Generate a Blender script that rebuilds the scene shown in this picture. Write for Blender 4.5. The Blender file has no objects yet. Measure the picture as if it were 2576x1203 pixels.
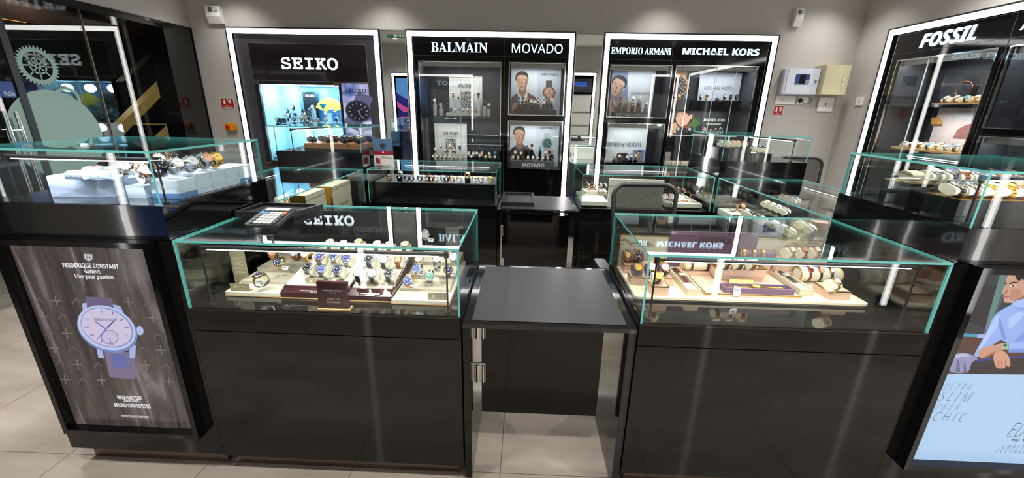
import bpy, bmesh, math, random
from mathutils import Vector, Matrix
random.seed(7)
C = bpy.context.scene.collection
SC = bpy.context.scene
PI = math.pi
R = math.radians

# ---------------------------------------------------------------- camera
FPX, PITCH, ROLL, YAW, EYE = 1028.09, R(17.7636), R(1.1366), R(1.6336), 1.6
cy_, sy_, cp_, sp_ = math.cos(YAW), math.sin(YAW), math.cos(PITCH), math.sin(PITCH)
RT0 = Vector((cy_, sy_, 0)); FW = Vector((-sy_*cp_, cy_*cp_, -sp_)); UP0 = Vector((-sy_*sp_, cy_*sp_, cp_))
RTC = RT0*math.cos(ROLL) + UP0*math.sin(ROLL); UPC = UP0*math.cos(ROLL) - RT0*math.sin(ROLL)
cam_d = bpy.data.cameras.new('camera'); cam = bpy.data.objects.new('camera', cam_d); C.objects.link(cam)
cam_d.sensor_width = 36; cam_d.lens = FPX/2576*36; cam_d.clip_start = .02; cam_d.clip_end = 60
M = Matrix.Identity(4)
for i, v in enumerate((RTC, UPC, -FW)):
    for j in range(3): M[j][i] = v[j]
M.translation = (0, 0, EYE); cam.matrix_world = M; SC.camera = cam

def at(u, v, x=None, y=None, z=None):
    """where the sight line through photo pixel (u, v) meets a real plane x=, y= or z="""
    d = FW*FPX + RTC*(u-1288) - UPC*(v-601.5)
    t = (x/d.x) if x is not None else (y/d.y) if y is not None else ((z-EYE)/d.z)
    return Vector((d.x*t, d.y*t, EYE+d.z*t))

# ---------------------------------------------------------------- view, world
SC.view_settings.view_transform = 'Standard'; SC.view_settings.look = 'None'
SC.view_settings.gamma = 1; SC.view_settings.exposure = 0.0
SC.view_settings.use_curve_mapping = False
SC.cycles.max_bounces = 14; SC.cycles.transparent_max_bounces = 40; SC.cycles.glossy_bounces = 6
SC.cycles.diffuse_bounces = 3; SC.cycles.caustics_reflective = False; SC.cycles.caustics_refractive = False
SC.cycles.sample_clamp_indirect = 6.0
w = bpy.data.worlds.new('world'); SC.world = w; w.use_nodes = True
w.node_tree.nodes['Background'].inputs[0].default_value = (.5, .55, .65, 1)
w.node_tree.nodes['Background'].inputs[1].default_value = .05

# ---------------------------------------------------------------- main dimensions (metres)
CEIL = 3.0; WB = 5.1; WR = 3.645; WL = -3.9; WN = -.35
F0, B0 = 1.406, 2.024            # near row of the island: front and back
F1, B1 = 3.298, 3.936            # far row
XLO, XL, XR, XRO = -2.018, -1.313, 1.533, 2.20
X1, X2 = -.232, .454             # near flap opening
X3, X4, X5, X6 = -1.292, -.227, .461, 1.519
DECK, GT = .824, 1.106           # counter deck, glass top
TB, TT = 1.235, 1.432            # corner pedestal deck, glass top
PT = 2.425                       # top of the lit cabinet frames

# ---------------------------------------------------------------- ceiling lights
def spot(x, y, z, power, ang=120, blend=.6, tx=None, col=(1, .968, .93), rad=.06):
    l = bpy.data.lights.new('spot_lamp', 'SPOT'); l.energy = power; l.spot_size = R(ang); l.spot_blend = blend
    l.color = col; l.shadow_soft_size = rad
    o = bpy.data.objects.new('spot_lamp', l); C.objects.link(o); o.location = (x, y, z)
    if tx: o.rotation_euler = (Vector(tx)-Vector((x, y, z))).to_track_quat('-Z', 'Y').to_euler()
    return o
SPOTS = [(x, y) for y in (.5, 2.0, 3.5) for x in (-2.9, -1.3, .3, 1.9, 3.1)] + [(x, 4.72) for x in (-3.3, -1.6, 1.45, 3.2)]
for x, y in SPOTS:
    spot(x, y, CEIL-.03, 145 if y < 4.5 else 48, 130 if y < 4.5 else 110, .8)

# ---------------------------------------------------------------- materials
def lin(c):
    return tuple((x/12.92 if x <= .04045 else ((x+.055)/1.055)**2.4) for x in [k/255 for k in c])
MATS = {}
def mat(name, col, rough=.5, metal=0, spec=.5, coat=0, emit=0, bump=0, bscale=8, noise=0, nscale=5, trans=0):
    if name in MATS: return MATS[name]
    m = bpy.data.materials.new(name); m.use_nodes = True; nt = m.node_tree; p = nt.nodes['Principled BSDF']
    c = lin(col)
    p.inputs['Base Color'].default_value = (*c, 1); p.inputs['Roughness'].default_value = rough
    p.inputs['Metallic'].default_value = metal; p.inputs['Specular IOR Level'].default_value = spec
    p.inputs['Coat Weight'].default_value = coat; p.inputs['Coat Roughness'].default_value = .02
    if trans: p.inputs['Transmission Weight'].default_value = trans
    if emit:
        p.inputs['Emission Color'].default_value = (*c, 1); p.inputs['Emission Strength'].default_value = emit
        if emit < 2: p.inputs['Base Color'].default_value = (*[x*.12 for x in c], 1)
    if noise:
        tc = nt.nodes.new('ShaderNodeTexCoord'); n = nt.nodes.new('ShaderNodeTexNoise'); n.inputs['Scale'].default_value = nscale
        n.inputs['Detail'].default_value = 6
        mx = nt.nodes.new('ShaderNodeMix'); mx.data_type = 'RGBA'
        mx.inputs[6].default_value = (*[x*(1-noise) for x in c], 1); mx.inputs[7].default_value = (*[min(1, x*(1+noise)) for x in c], 1)
        nt.links.new(tc.outputs['Object'], n.inputs['Vector']); nt.links.new(n.outputs['Fac'], mx.inputs[0]); nt.links.new(mx.outputs[2], p.inputs['Base Color'])
    if bump:
        tc = nt.nodes.new('ShaderNodeTexCoord'); n = nt.nodes.new('ShaderNodeTexNoise'); n.inputs['Scale'].default_value = bscale
        b = nt.nodes.new('ShaderNodeBump'); b.inputs['Strength'].default_value = bump; b.inputs['Distance'].default_value = .01
        nt.links.new(tc.outputs['Object'], n.inputs['Vector']); nt.links.new(n.outputs['Fac'], b.inputs['Height'])
        nt.links.new(b.outputs[0], p.inputs['Normal'])
        if coat: nt.links.new(b.outputs[0], p.inputs['Coat Normal'])
    MATS[name] = m
    return m
def col(c, rough=.6, emit=0, metal=0):
    return mat('tint_%d_%d_%d_%s_%s_%s' % (*c, rough, emit, metal), c, rough, metal, emit=emit)
def glass_mat(name, tint=(.97, .995, .985), base=.04, gloss=1.0):
    m = bpy.data.materials.new(name); m.use_nodes = True; nt = m.node_tree; nt.nodes.clear()
    g = nt.nodes.new('ShaderNodeNewGeometry'); dot = nt.nodes.new('ShaderNodeVectorMath'); dot.operation = 'DOT_PRODUCT'
    ab = nt.nodes.new('ShaderNodeMath'); ab.operation = 'ABSOLUTE'
    one = nt.nodes.new('ShaderNodeMath'); one.operation = 'SUBTRACT'; one.inputs[0].default_value = 1; one.use_clamp = True
    pw = nt.nodes.new('ShaderNodeMath'); pw.operation = 'POWER'; pw.inputs[1].default_value = 5
    ma = nt.nodes.new('ShaderNodeMath'); ma.operation = 'MULTIPLY_ADD'; ma.inputs[1].default_value = (1-base)*gloss; ma.inputs[2].default_value = base; ma.use_clamp = True
    tr = nt.nodes.new('ShaderNodeBsdfTransparent'); tr.inputs[0].default_value = (*tint, 1)
    gl = nt.nodes.new('ShaderNodeBsdfGlossy'); gl.inputs['Roughness'].default_value = 0.0; gl.inputs['Color'].default_value = (1, 1, 1, 1)
    mx = nt.nodes.new('ShaderNodeMixShader'); o = nt.nodes.new('ShaderNodeOutputMaterial')
    L = nt.links.new
    L(g.outputs['Incoming'], dot.inputs[0]); L(g.outputs['Normal'], dot.inputs[1]); L(dot.outputs['Value'], ab.inputs[0]); L(ab.outputs[0], one.inputs[1])
    L(one.outputs[0], pw.inputs[0]); L(pw.outputs[0], ma.inputs[0]); L(ma.outputs[0], mx.inputs[0]); L(tr.outputs[0], mx.inputs[1]); L(gl.outputs[0], mx.inputs[2]); L(mx.outputs[0], o.inputs[0])
    MATS[name] = m
    return m
GLASS = glass_mat('clear_glass')
DOORGLASS = glass_mat('door_glass', (.93, .95, .95), .045)
ACRYLIC = glass_mat('clear_acrylic', (.93, .93, .92), .09)
TEAL = mat('glass_edge', (96, 184, 182), .25, spec=.6)
EDGEW = mat('pale_glass_edge', (175, 195, 195), .2)
LACQ = mat('black_lacquer', (9, 9, 11), .08, coat=.6, bump=.035, bscale=5)
LACQP = mat('black_lacquer_panel', (9, 8, 9), .06, spec=.36, bump=.012, bscale=3)
BLACK = mat('matt_black', (16, 16, 18), .45)
PLAST = mat('black_plastic', (26, 26, 28), .38)
METAL = mat('brushed_steel', (190, 188, 184), .28, 1)
CHROME = mat('chrome', (225, 225, 225), .08, 1)
GOLD = mat('gold', (212, 165, 75), .22, 1)
BRASS = mat('brass_rim', (190, 150, 70), .25, 1)
LED = mat('led_strip', (255, 252, 250), .5, emit=9)
LEDC = mat('led_case_strip', (250, 250, 255), .5, emit=9)
PAINT = mat('wall_paint', (180, 176, 170), .75, noise=.03, nscale=2, spec=.3)
CEILM = mat('ceiling_paint', (205, 202, 196), .8)
MIRR = mat('mirror', (232, 236, 234), .0, 1)
DGREY = mat('dark_grey_panel', (58, 57, 62), .4, noise=.05)
CHAR = mat('charcoal_back', (46, 47, 52), .5)
CREAM = mat('cream_leather', (214, 206, 184), .55, noise=.04, nscale=60)
IVORY = mat('ivory_cushion', (222, 214, 192), .6)
PINK = mat('rose_beige', (206, 170, 148), .5)
SAND = mat('sand_suede', (233, 215, 182), .7, noise=.03, nscale=40)
PURPLE = mat('plum_velvet', (112, 84, 108), .75, noise=.1, nscale=80)
MAROON = mat('maroon_lacquer', (58, 26, 32), .18, coat=.4)
PLINTH = mat('bronze_plinth', (112, 96, 86), .22, .85, bump=.02, bscale=12)
WOOD = mat('oak_tray', (206, 164, 108), .45, noise=.18, nscale=9)
WALNUT = mat('walnut_tray', (142, 98, 58), .45, noise=.22, nscale=14)
WHITEP = mat('white_plastic', (232, 231, 226), .35)
TAGM = mat('tag_paper', (240, 240, 236), .7)

def laminate(name):
    """dark brown-black gloss laminate with faint hairlines painted in for reflections of the floor joints"""
    m = mat(name, (26, 24, 23), .05, spec=.36, coat=0, bump=.008, bscale=2.5); nt = m.node_tree; p = nt.nodes['Principled BSDF']
    tc = nt.nodes.new('ShaderNodeTexCoord'); mp = nt.nodes.new('ShaderNodeMapping'); mp.inputs['Rotation'].default_value = (0, R(55), 0)
    mp.inputs['Scale'].default_value = (1.1, 1, 2.2)
    v = nt.nodes.new('ShaderNodeTexVoronoi'); v.feature = 'DISTANCE_TO_EDGE'; v.inputs['Scale'].default_value = .9
    n = nt.nodes.new('ShaderNodeTexNoise'); n.inputs['Scale'].default_value = 3
    md = nt.nodes.new('ShaderNodeMix'); md.data_type = 'VECTOR'; md.inputs[0].default_value = .08
    r = nt.nodes.new('ShaderNodeValToRGB'); r.color_ramp.elements[0].position = 0; r.color_ramp.elements[0].color = (.0085, .008, .0075, 1)  # slightly lighter hairlines: reflected lines put into the base colour
    r.color_ramp.elements[1].position = .003; r.color_ramp.elements[1].color = (.006, .0055, .005, 1)
    L = nt.links.new
    L(tc.outputs['Object'], mp.inputs[0]); L(mp.outputs[0], md.inputs[4]); L(n.outputs['Color'], md.inputs[5]); L(tc.outputs['Object'], n.inputs['Vector'])
    L(md.outputs[1], v.inputs['Vector']); L(v.outputs['Distance'], r.inputs[0]); L(r.outputs[0], p.inputs['Base Color'])
    return m
LAMI = laminate('reflection_lined_laminate')

def floor_mat():
    m = bpy.data.materials.new('floor_tiles'); m.use_nodes = True; nt = m.node_tree; p = nt.nodes['Principled BSDF']; L = nt.links.new
    tc = nt.nodes.new('ShaderNodeTexCoord'); mp = nt.nodes.new('ShaderNodeMapping'); mp.inputs['Location'].default_value = (.075, -.10, 0)
    b = nt.nodes.new('ShaderNodeTexBrick'); b.offset = 0; b.inputs['Scale'].default_value = 1; b.inputs['Brick Width'].default_value = .68; b.inputs['Row Height'].default_value = 1.36
    b.inputs['Mortar Size'].default_value = .0022; b.inputs['Mortar Smooth'].default_value = .2
    n = nt.nodes.new('ShaderNodeTexNoise'); n.inputs['Scale'].default_value = 1.6; n.inputs['Detail'].default_value = 8; n.inputs['Roughness'].default_value = .62
    mp2 = nt.nodes.new('ShaderNodeMapping'); mp2.inputs['Rotation'].default_value = (0, 0, R(35)); mp2.inputs['Scale'].default_value = (1, 3.2, 1)
    r = nt.nodes.new('ShaderNodeValToRGB'); r.color_ramp.elements[0].position = .32; r.color_ramp.elements[0].color = (*lin((138, 128, 117)), 1)
    r.color_ramp.elements[1].position = .68; r.color_ramp.elements[1].color = (*lin((166, 156, 145)), 1)
    L(tc.outputs['Object'], mp.inputs[0]); L(mp.outputs[0], b.inputs['Vector']); L(tc.outputs['Object'], mp2.inputs[0]); L(mp2.outputs[0], n.inputs['Vector'])
    L(n.outputs['Fac'], r.inputs[0]); L(r.outputs[0], b.inputs['Color1']); L(r.outputs[0], b.inputs['Color2']); b.inputs['Mortar'].default_value = (*lin((96, 86, 76)), 1)
    L(b.outputs['Color'], p.inputs['Base Color']); p.inputs['Roughness'].default_value = .075; p.inputs['Specular IOR Level'].default_value = .5
    return m
FLOORM = floor_mat()

# ---------------------------------------------------------------- mesh helpers
class MB:
    def __init__(s, M=None): s.v = []; s.f = []; s.m = []; s.M = M or Matrix.Identity(4); s.sm = []
    def add(s, vs, fs, m=0, smooth=False):
        k = len(s.v); s.v += [tuple(s.M @ Vector(q)) for q in vs]; s.f += [tuple(i+k for i in f) for f in fs]; s.m += [m]*len(fs); s.sm += [smooth]*len(fs)
        return s
    def box(s, x0, x1, y0, y1, z0, z1, m=0):
        if x0 > x1: x0, x1 = x1, x0
        if y0 > y1: y0, y1 = y1, y0
        if z0 > z1: z0, z1 = z1, z0
        return s.add([(x, y, z) for x in (x0, x1) for y in (y0, y1) for z in (z0, z1)],
                     [(0, 1, 3, 2), (4, 6, 7, 5), (0, 4, 5, 1), (2, 3, 7, 6), (0, 2, 6, 4), (1, 5, 7, 3)], m)
    def hexa(s, b, t, m=0):
        """b, t: four bottom / four top corners, in order around"""
        return s.add(list(b)+list(t), [(3, 2, 1, 0), (4, 5, 6, 7), (0, 1, 5, 4), (1, 2, 6, 5), (2, 3, 7, 6), (3, 0, 4, 7)], m)
    def rbox(s, x0, x1, y0, y1, z0, z1, r=.01, m=0, n=4, axis='z'):
        """box with rounded vertical (or chosen-axis) edges"""
        if axis == 'z': a, b, c = (x0, x1), (y0, y1), (z0, z1); f = lambda p, q, h: (p, q, h)
        elif axis == 'y': a, b, c = (x0, x1), (z0, z1), (y0, y1); f = lambda p, q, h: (p, h, q)
        else: a, b, c = (y0, y1), (z0, z1), (x0, x1); f = lambda p, q, h: (h, p, q)
        pts = []
        for cx, cy, a0 in ((a[1]-r, b[1]-r, 0), (a[0]+r, b[1]-r, 90), (a[0]+r, b[0]+r, 180), (a[1]-r, b[0]+r, 270)):
            for i in range(n+1):
                t = R(a0+90*i/n); pts.append((cx+r*math.cos(t), cy+r*math.sin(t)))
        k = len(pts); vs = [f(p, q, c[0]) for p, q in pts]+[f(p, q, c[1]) for p, q in pts]
        return s.add(vs, [tuple(range(k))[::-1], tuple(range(k, 2*k))]+[(i, (i+1) % k, k+(i+1) % k, k+i) for i in range(k)], m)
    def cyl(s, p0, p1, r, n=16, m=0, r2=None, caps=True, smooth=True):
        p0, p1 = Vector(p0), Vector(p1); d = (p1-p0).normalized(); u = d.orthogonal().normalized(); w_ = d.cross(u); r2 = r if r2 is None else r2
        vs = [p0+(u*math.cos(2*PI*i/n)+w_*math.sin(2*PI*i/n))*r for i in range(n)]+[p1+(u*math.cos(2*PI*i/n)+w_*math.sin(2*PI*i/n))*r2 for i in range(n)]
        s.add(vs, [(i, (i+1) % n, n+(i+1) % n, n+i) for i in range(n)], m, smooth)
        if caps: s.add(vs[:n], [tuple(range(n))[::-1]], m); s.add(vs[n:], [tuple(range(n))], m)
        return s
    def tube(s, pts, r, n=8, m=0, closed=False):
        pts = [Vector(p) for p in pts]; k = len(pts); rings = []; up = None
        for i, p in enumerate(pts):
            a = pts[(i-1) % k] if (closed or i) else p; b = pts[(i+1) % k] if (closed or i < k-1) else p
            d = (b-a).normalized()
            if up is None: up = d.orthogonal().normalized()
            up = (up-d*up.dot(d)).normalized(); q = d.cross(up)
            rings.append([p+(up*math.cos(2*PI*j/n)+q*math.sin(2*PI*j/n))*r for j in range(n)])
        vs = [v for rg in rings for v in rg]; fs = []
        for i in range(k if closed else k-1):
            for j in range(n):
                fs.append((i*n+j, i*n+(j+1) % n, ((i+1) % k)*n+(j+1) % n, ((i+1) % k)*n+j))
        s.add(vs, fs, m, True)
        if not closed: s.add(rings[0], [tuple(range(n))[::-1]], m); s.add(rings[-1], [tuple(range(n))], m)
        return s
    def prism(s, poly, z0, z1, m=0, f=None):
        """poly in 2D extruded; f maps (a, b, h) to 3D"""
        f = f or (lambda a, b, h: (a, b, h)); k = len(poly)
        vs = [f(a, b, z0) for a, b in poly]+[f(a, b, z1) for a, b in poly]
        return s.add(vs, [tuple(range(k))[::-1], tuple(range(k, 2*k))]+[(i, (i+1) % k, k+(i+1) % k, k+i) for i in range(k)], m)
    def build(s, name, mats, parent=None, kind=None):
        me = bpy.data.meshes.new(name); me.from_pydata(s.v, [], s.f)
        if not isinstance(mats, (list, tuple)): mats = [mats]
        for x in mats: me.materials.append(x)
        for p, a, b in zip(me.polygons, s.m, s.sm): p.material_index = a; p.use_smooth = b
        bm = bmesh.new(); bm.from_mesh(me); bmesh.ops.recalc_face_normals(bm, faces=bm.faces); bm.to_mesh(me); bm.free()
        o = bpy.data.objects.new(name, me); C.objects.link(o)
        if parent is not None:
            o.parent = parent; o.matrix_parent_inverse = parent.matrix_world.inverted() if parent.matrix_world != Matrix.Identity(4) else Matrix.Identity(4)
        if kind: o['kind'] = kind
        return o
def tag(o, label, cat, group=None, kind=None):
    o['label'] = label; o['category'] = cat
    if group: o['group'] = group
    if kind: o['kind'] = kind
    return o
def thing(name, label, cat, loc=(0, 0, 0), rz=0, group=None):
    o = bpy.data.objects.new(name, None); C.objects.link(o); o.location = loc; o.rotation_euler = (0, 0, rz); o.empty_display_size = .05
    o.matrix_world = Matrix.Translation(loc) @ Matrix.Rotation(rz, 4, 'Z')
    return tag(o, label, cat, group)
def struct(name, mb, m): return mb.build(name, m, None, 'structure')
def wmat(parent): return parent.matrix_world
def kids(o): return list(o.children)
def dup(root, M_, label=None, group=None, swap=None):
    """copy of a thing with its parts; swap: {part name stem: [materials per slot]}"""
    r = root.copy(); C.objects.link(r); r.matrix_world = M_
    if label: r['label'] = label
    if group: r['group'] = group
    for ch in list(root.children):
        c = ch.copy(); C.objects.link(c); c.parent = r; c.matrix_parent_inverse = ch.matrix_parent_inverse.copy()
        setm(c, swap)
        for g in list(ch.children):
            d = g.copy(); C.objects.link(d); d.parent = c; d.matrix_parent_inverse = g.matrix_parent_inverse.copy(); setm(d, swap)
    return r
def setm(o, swap):
    if not swap: return
    st = o.name.split('.')[0]
    if st in swap:
        for sl, mm in zip(o.material_slots, swap[st]):
            if mm: sl.link = 'OBJECT'; sl.material = mm

# frames: local (s along, d out of the wall, z up)
def frame(o, ux, uy):
    M_ = Matrix.Identity(4)
    for i, v in enumerate((ux, uy, (0, 0, 1))):
        for j in range(3): M_[j][i] = v[j]
    M_.translation = o
    return M_
FB = frame((0, WB, 0), (1, 0, 0), (0, -1, 0))
FR = frame((WR, 0, 0), (0, -1, 0), (-1, 0, 0))
FN = frame((0, WN, 0), (-1, 0, 0), (0, 1, 0))
FL = frame((-4.1, 0, 0), (0, 1, 0), (1, 0, 0))

# ---------------------------------------------------------------- lettering
def sty(s, st):
    U = {'serif': 0x1D400, 'sans': 0x1D5A0, 'sansb': 0x1D5D4, 'sansbi': 0x1D63C, 'slab': 0x1D670, 'sansi': 0x1D608}.get(st)
    if not U: return s
    return ''.join(chr(U+ord(c)-65) if 'A' <= c <= 'Z' else chr(U+26+ord(c)-97) if 'a' <= c <= 'z' else c for c in s)
TSC = bpy.data.scenes.new('lettering_workspace')
def text(s, st, fr, s0, s1, z0, z1, d, m, parent, name='lettering', depth=.002, off=0, shear=0, mirror=False):
    """flat lettering filling the rectangle s0..s1, z0..z1 of frame fr, standing d out of the plane"""
    cu = bpy.data.curves.new('t', 'FONT'); cu.body = sty(s, st); cu.offset = off; cu.resolution_u = 3
    ob = bpy.data.objects.new('t', cu); TSC.collection.objects.link(ob); TSC.view_layers[0].update()
    me = ob.evaluated_get(TSC.view_layers[0].depsgraph).to_mesh()
    vs = [tuple(v.co) for v in me.vertices]; fs = [tuple(p.vertices) for p in me.polygons]
    ob.to_mesh_clear(); bpy.data.objects.remove(ob)
    if not vs: return None
    ax = min(v[0] for v in vs); bx = max(v[0] for v in vs); ay = min(v[1] for v in vs); by = max(v[1] for v in vs)
    kx = (s1-s0)/(bx-ax); ky = (z1-z0)/(by-ay)
    mb = MB(fr)
    def P(v, dd):
        y = (v[1]-ay)*ky; x = (v[0]-ax)*kx*(1-shear)+shear*y
        return (s0+x, d+dd, z0+y)
    mb.add([P(v, 0) for v in vs], fs)
    # sides
    ed = {}
    for f in fs:
        for i in range(len(f)):
            e = (f[i], f[(i+1) % len(f)]); ed[e] = 1
    if depth:
        for (a, b) in list(ed):
            if (b, a) not in ed: mb.add([P(vs[a], 0), P(vs[b], 0), P(vs[b], -depth), P(vs[a], -depth)], [(0, 1, 2, 3)])
    return mb.build(name, m, parent)

def ell(cx, cy, rx, ry, rot=0, n=20, a0=0, a1=360):
    c, s_ = math.cos(R(rot)), math.sin(R(rot)); o = []
    k = n if a1-a0 >= 360 else n+1
    for i in range(k):
        t = R(a0+(a1-a0)*i/n); x, y = rx*math.cos(t), ry*math.sin(t); o.append((cx+x*c-y*s_, cy+x*s_+y*c))
    return o
def picture(name, parent, layers, emit=0, step=.0004, x=None, y=None, z=None, sign=-1, rough=.5, smooth=0, lim=None):
    """a flat printed picture: coloured shapes whose outlines are read off the photo onto the poster's own plane"""
    mb = MB(); cols = []; mats = []
    for i, (c, poly) in enumerate(layers):
        for _ in range(smooth if 5 < len(poly) < 30 else 0): poly = [q for j in range(len(poly)) for q in (tuple(.75*poly[j][k]+.25*poly[(j+1) % len(poly)][k] for k in (0, 1)), tuple(.25*poly[j][k]+.75*poly[(j+1) % len(poly)][k] for k in (0, 1)))]
        if c not in cols: cols.append(c); mats.append(col(c, rough, emit))
        h = sign*step*i
        P = [at(u, v, x=None if x is None else x+h, y=None if y is None else y+h, z=None if z is None else z+h) for u, v in poly]
        for q in P if lim else []: q.x = min(max(q.x, lim[0]), lim[1]); q.z = min(max(q.z, lim[2]), lim[3])
        mb.add(P, [tuple(range(len(P)))], cols.index(c))
    return mb.build(name, mats, parent)
# ================================================================ the room
struct('floor', MB().box(-14, WR+.3, -1.2, 12, -.1, 0), FLOORM)
struct('ceiling', MB().box(WL-.4, WR+.3, -1.2, WB+.8, CEIL, CEIL+.1), CEILM)
SK = (-3.478, -1.699); BM = (-1.398, .526); AR = (.844, 2.765)
wb = MB()
wb.box(WL-.3, WR+.2, WB, WB+.7, PT, CEIL)
for a, b in ((WL-.3, SK[0]), (SK[1], BM[0]), (BM[1], AR[0]), (AR[1], WR+.2)): wb.box(a, b, WB, WB+.7, 0, PT)
struct('wall_back', wb, PAINT)
FO = (-4.678, -.2)     # right wall cabinets, s = -y
wr = MB().box(WR, WR+.6, FO[1]*-1 - .0, WB, PT, CEIL).box(WR, WR+.6, -FO[0], WB, 0, PT).box(WR, WR+.6, -1.2, .2, 0, CEIL)
struct('wall_right', wr, PAINT)
struct('wall_near', MB().box(WL-.4, WR+.6, WN-.5, WN, 0, CEIL), PAINT)
struct('wall_left', MB().box(WL-.25, WL, WN, WB+.1, 2.40, CEIL), PAINT)
def framebox(mb, s0, s1, z0, z1, t, d0, d1, m=0, bottom=True):
    mb.box(s0, s0+t, d0, d1, z0, z1, m); mb.box(s1-t, s1, d0, d1, z0, z1, m); mb.box(s0+t, s1-t, d0, d1, z1-t, z1, m)
    if bottom: mb.box(s0+t, s1-t, d0, d1, z0, z0+t, m)
    return mb
# mirrors between the lit cabinets
for i, (a, b) in enumerate(((SK[1], BM[0]), (BM[1], AR[0]))):
    t = thing('wall_mirror', ['tall mirror strip between the blue-lit cabinet and the middle lit cabinet', 'tall mirror strip between the middle lit cabinet and the cabinet by the alarm panel'][i], 'mirror', (0, 0, 0))
    MB().box(a+.012, b-.012, WB-.012, WB-.001, .1, PT-.02).build('mirror_pane', MIRR, t)
    framebox(MB(FB), a+.004, b-.004, .09, PT-.005, .010, .001, .018).build('mirror_frame', METAL, t)

# ---------------------------------------------------------------- wall cabinets
def cabinet(name, label, fr, s0, s1, zt, opens, facem, z0=.1, niche=.34, group=None):
    t = thing(name, label, 'display cabinet', (0, 0, 0), 0, group)
    framebox(MB(fr), s0, s1, z0, zt, .014, -.02, .036).build('outer_trim', BLACK, t)
    a, b = s0+.014, s1-.014; z1 = zt-.014; W_ = .052
    def strip(d0, d1): return MB(fr).box(a, a+W_, d0, d1, z0, z1).box(b-W_, b, d0, d1, z0, z1).box(a+W_, b-W_, d0, d1, z1-W_, z1)
    strip(-.01, .026).build('frame_housing', BLACK, t); mb = strip(.0265, .030)
    mb.build('led_frame', LED, t)
    fa, fb_, fz = a+W_, b-W_, z1-W_
    S = sorted({fa, fb_, *[q for o in opens for q in o[:2]]}); Z = sorted({z0, fz, *[q for o in opens for q in o[2:4]]})
    mb = MB(fr)
    for i in range(len(S)-1):
        for j in range(len(Z)-1):
            cs, cz = (S[i]+S[i+1])/2, (Z[j]+Z[j+1])/2
            if not any(o[0] < cs < o[1] and o[2] < cz < o[3] for o in opens): mb.box(S[i], S[i+1], -.02, .0, Z[j], Z[j+1])
    mb.build('face_panel', facem, t)
    for o in opens:
        q = MB(fr); e = .004; D = niche
        q.box(o[0]-e, o[1]+e, -D-.01, -D, o[2]-e, o[3]+e)
        q.box(o[0]-.012, o[0], -D, -.02, o[2], o[3]).box(o[1], o[1]+.012, -D, -.02, o[2], o[3])
        q.box(o[0], o[1], -D, -.02, o[2]-.012, o[2]).box(o[0], o[1], -D, -.02, o[3], o[3]+.012)
        q.build('niche_lining', o[4] if len(o) > 4 else CHAR, t)
    return t
def niche_lamp(t, fr, a, b, z, power=8, colr=(.93, .97, 1), d=-.06, strength=14):
    strength = 6
    """slim LED bar under the top of a niche"""
    MB(fr).box(a+.03, b-.03, d-.012, d, z-.010, z-.001).build('niche_led', mat('niche_led', (248, 250, 255), emit=strength), t)
    l = bpy.data.lights.new('niche_light', 'AREA'); l.shape = 'RECTANGLE'; l.size = b-a-.1; l.size_y = .03; l.energy = power; l.color = colr
    o = bpy.data.objects.new('niche_light', l); C.objects.link(o)
    o.matrix_world = fr @ Matrix.Translation(((a+b)/2, d-.05, z-.014)) @ Matrix.Rotation(R(12), 4, 'X')
def showfront(t, fr, o, seams=(), chrome=.012):
    """acrylic box front with bright rim"""
    MB(fr).box(o[0]+.003, o[1]-.003, .004, .009, o[2]+.003, o[3]-.003).build('glass_door', DOORGLASS, t)
    framebox(MB(fr), o[0]-.004, o[1]+.004, o[2]-.004, o[3]+.004, .009, .001, .016).build('door_frame', CHROME, t)
    MB(fr).box(o[0]+.012, o[1]-.012, -.032, -.022, o[3]-.052, o[3]-.004).build('header_rail', mat('header_rail', (150, 146, 138), .3, .9), t)
    for s in seams: MB(fr).box(s-.0022, s+.0022, .003, .0125, o[2]+.004, o[3]-.004).build('door_seam', EDGEW, t)
def rect(u0, v0, u1, v1, x=None, y=None):
    """plane rectangle from two photo corners"""
    p, q = at(u0, v0, x=x, y=y), at(u1, v1, x=x, y=y)
    if y is not None: return (min(p.x, q.x), max(p.x, q.x), min(p.z, q.z), max(p.z, q.z))
    return (min(-p.y, -q.y), max(-p.y, -q.y), min(p.z, q.z), max(p.z, q.z))
SIGNM = mat('sign_glow', (190, 226, 246), emit=2.1); SIGNW = mat('sign_glow_white', (228, 240, 246), emit=2.4)

# ---- blue-lit cabinet
op = (at(653, 212, y=WB).x, at(853, 216, y=WB).x, at(682, 403, y=WB).z, at(760, 213, y=WB).z, mat('blue_niche', (172, 212, 232), .6))
wide = at(853, 216, y=WB).x
sk = cabinet('display_cabinet', 'wall cabinet with a cyan-lit showcase, tall poster and slab-lettered sign', FB, *SK, PT, [op], DGREY, niche=.42)
hd = rect(623, 109, 927, 207, y=WB); hd = (hd[0]+.01, hd[1], hd[2], hd[3])
MB(FB).box(*hd[:2], .0, .010, *hd[2:]).build('header_panel', mat('umber_panel', (32, 25, 28), .12, coat=.3, noise=.3, nscale=3), sk)
framebox(MB(FB), hd[0]-.006, hd[1]+.006, hd[2]-.006, hd[3]+.006, .006, .0, .013).build('header_rim', METAL, sk)
text('SEIKO', 'slab', FB, *rect(705, 144, 851, 176.5, y=WB-.018), .018, SIGNW, sk, 'sign_lettering', .006, off=.012)
MB(FB).box(op[0]-.05, op[0]+.0, .0, .02, op[2]-.05, op[3]+.02).box(op[0]-.05, op[1]+.03, .0, .02, op[2]-.05, op[2]).box(op[0]-.05, op[1]+.03, 0, .02, op[3], op[3]+.035).box(op[1], op[1]+.012, 0, .02, op[2]-.05, op[3]).build('door_frame', BLACK, sk)
MB(FB).box(op[0], op[1], .008, .014, op[2], op[3]).build('glass_door', DOORGLASS, sk)
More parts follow.
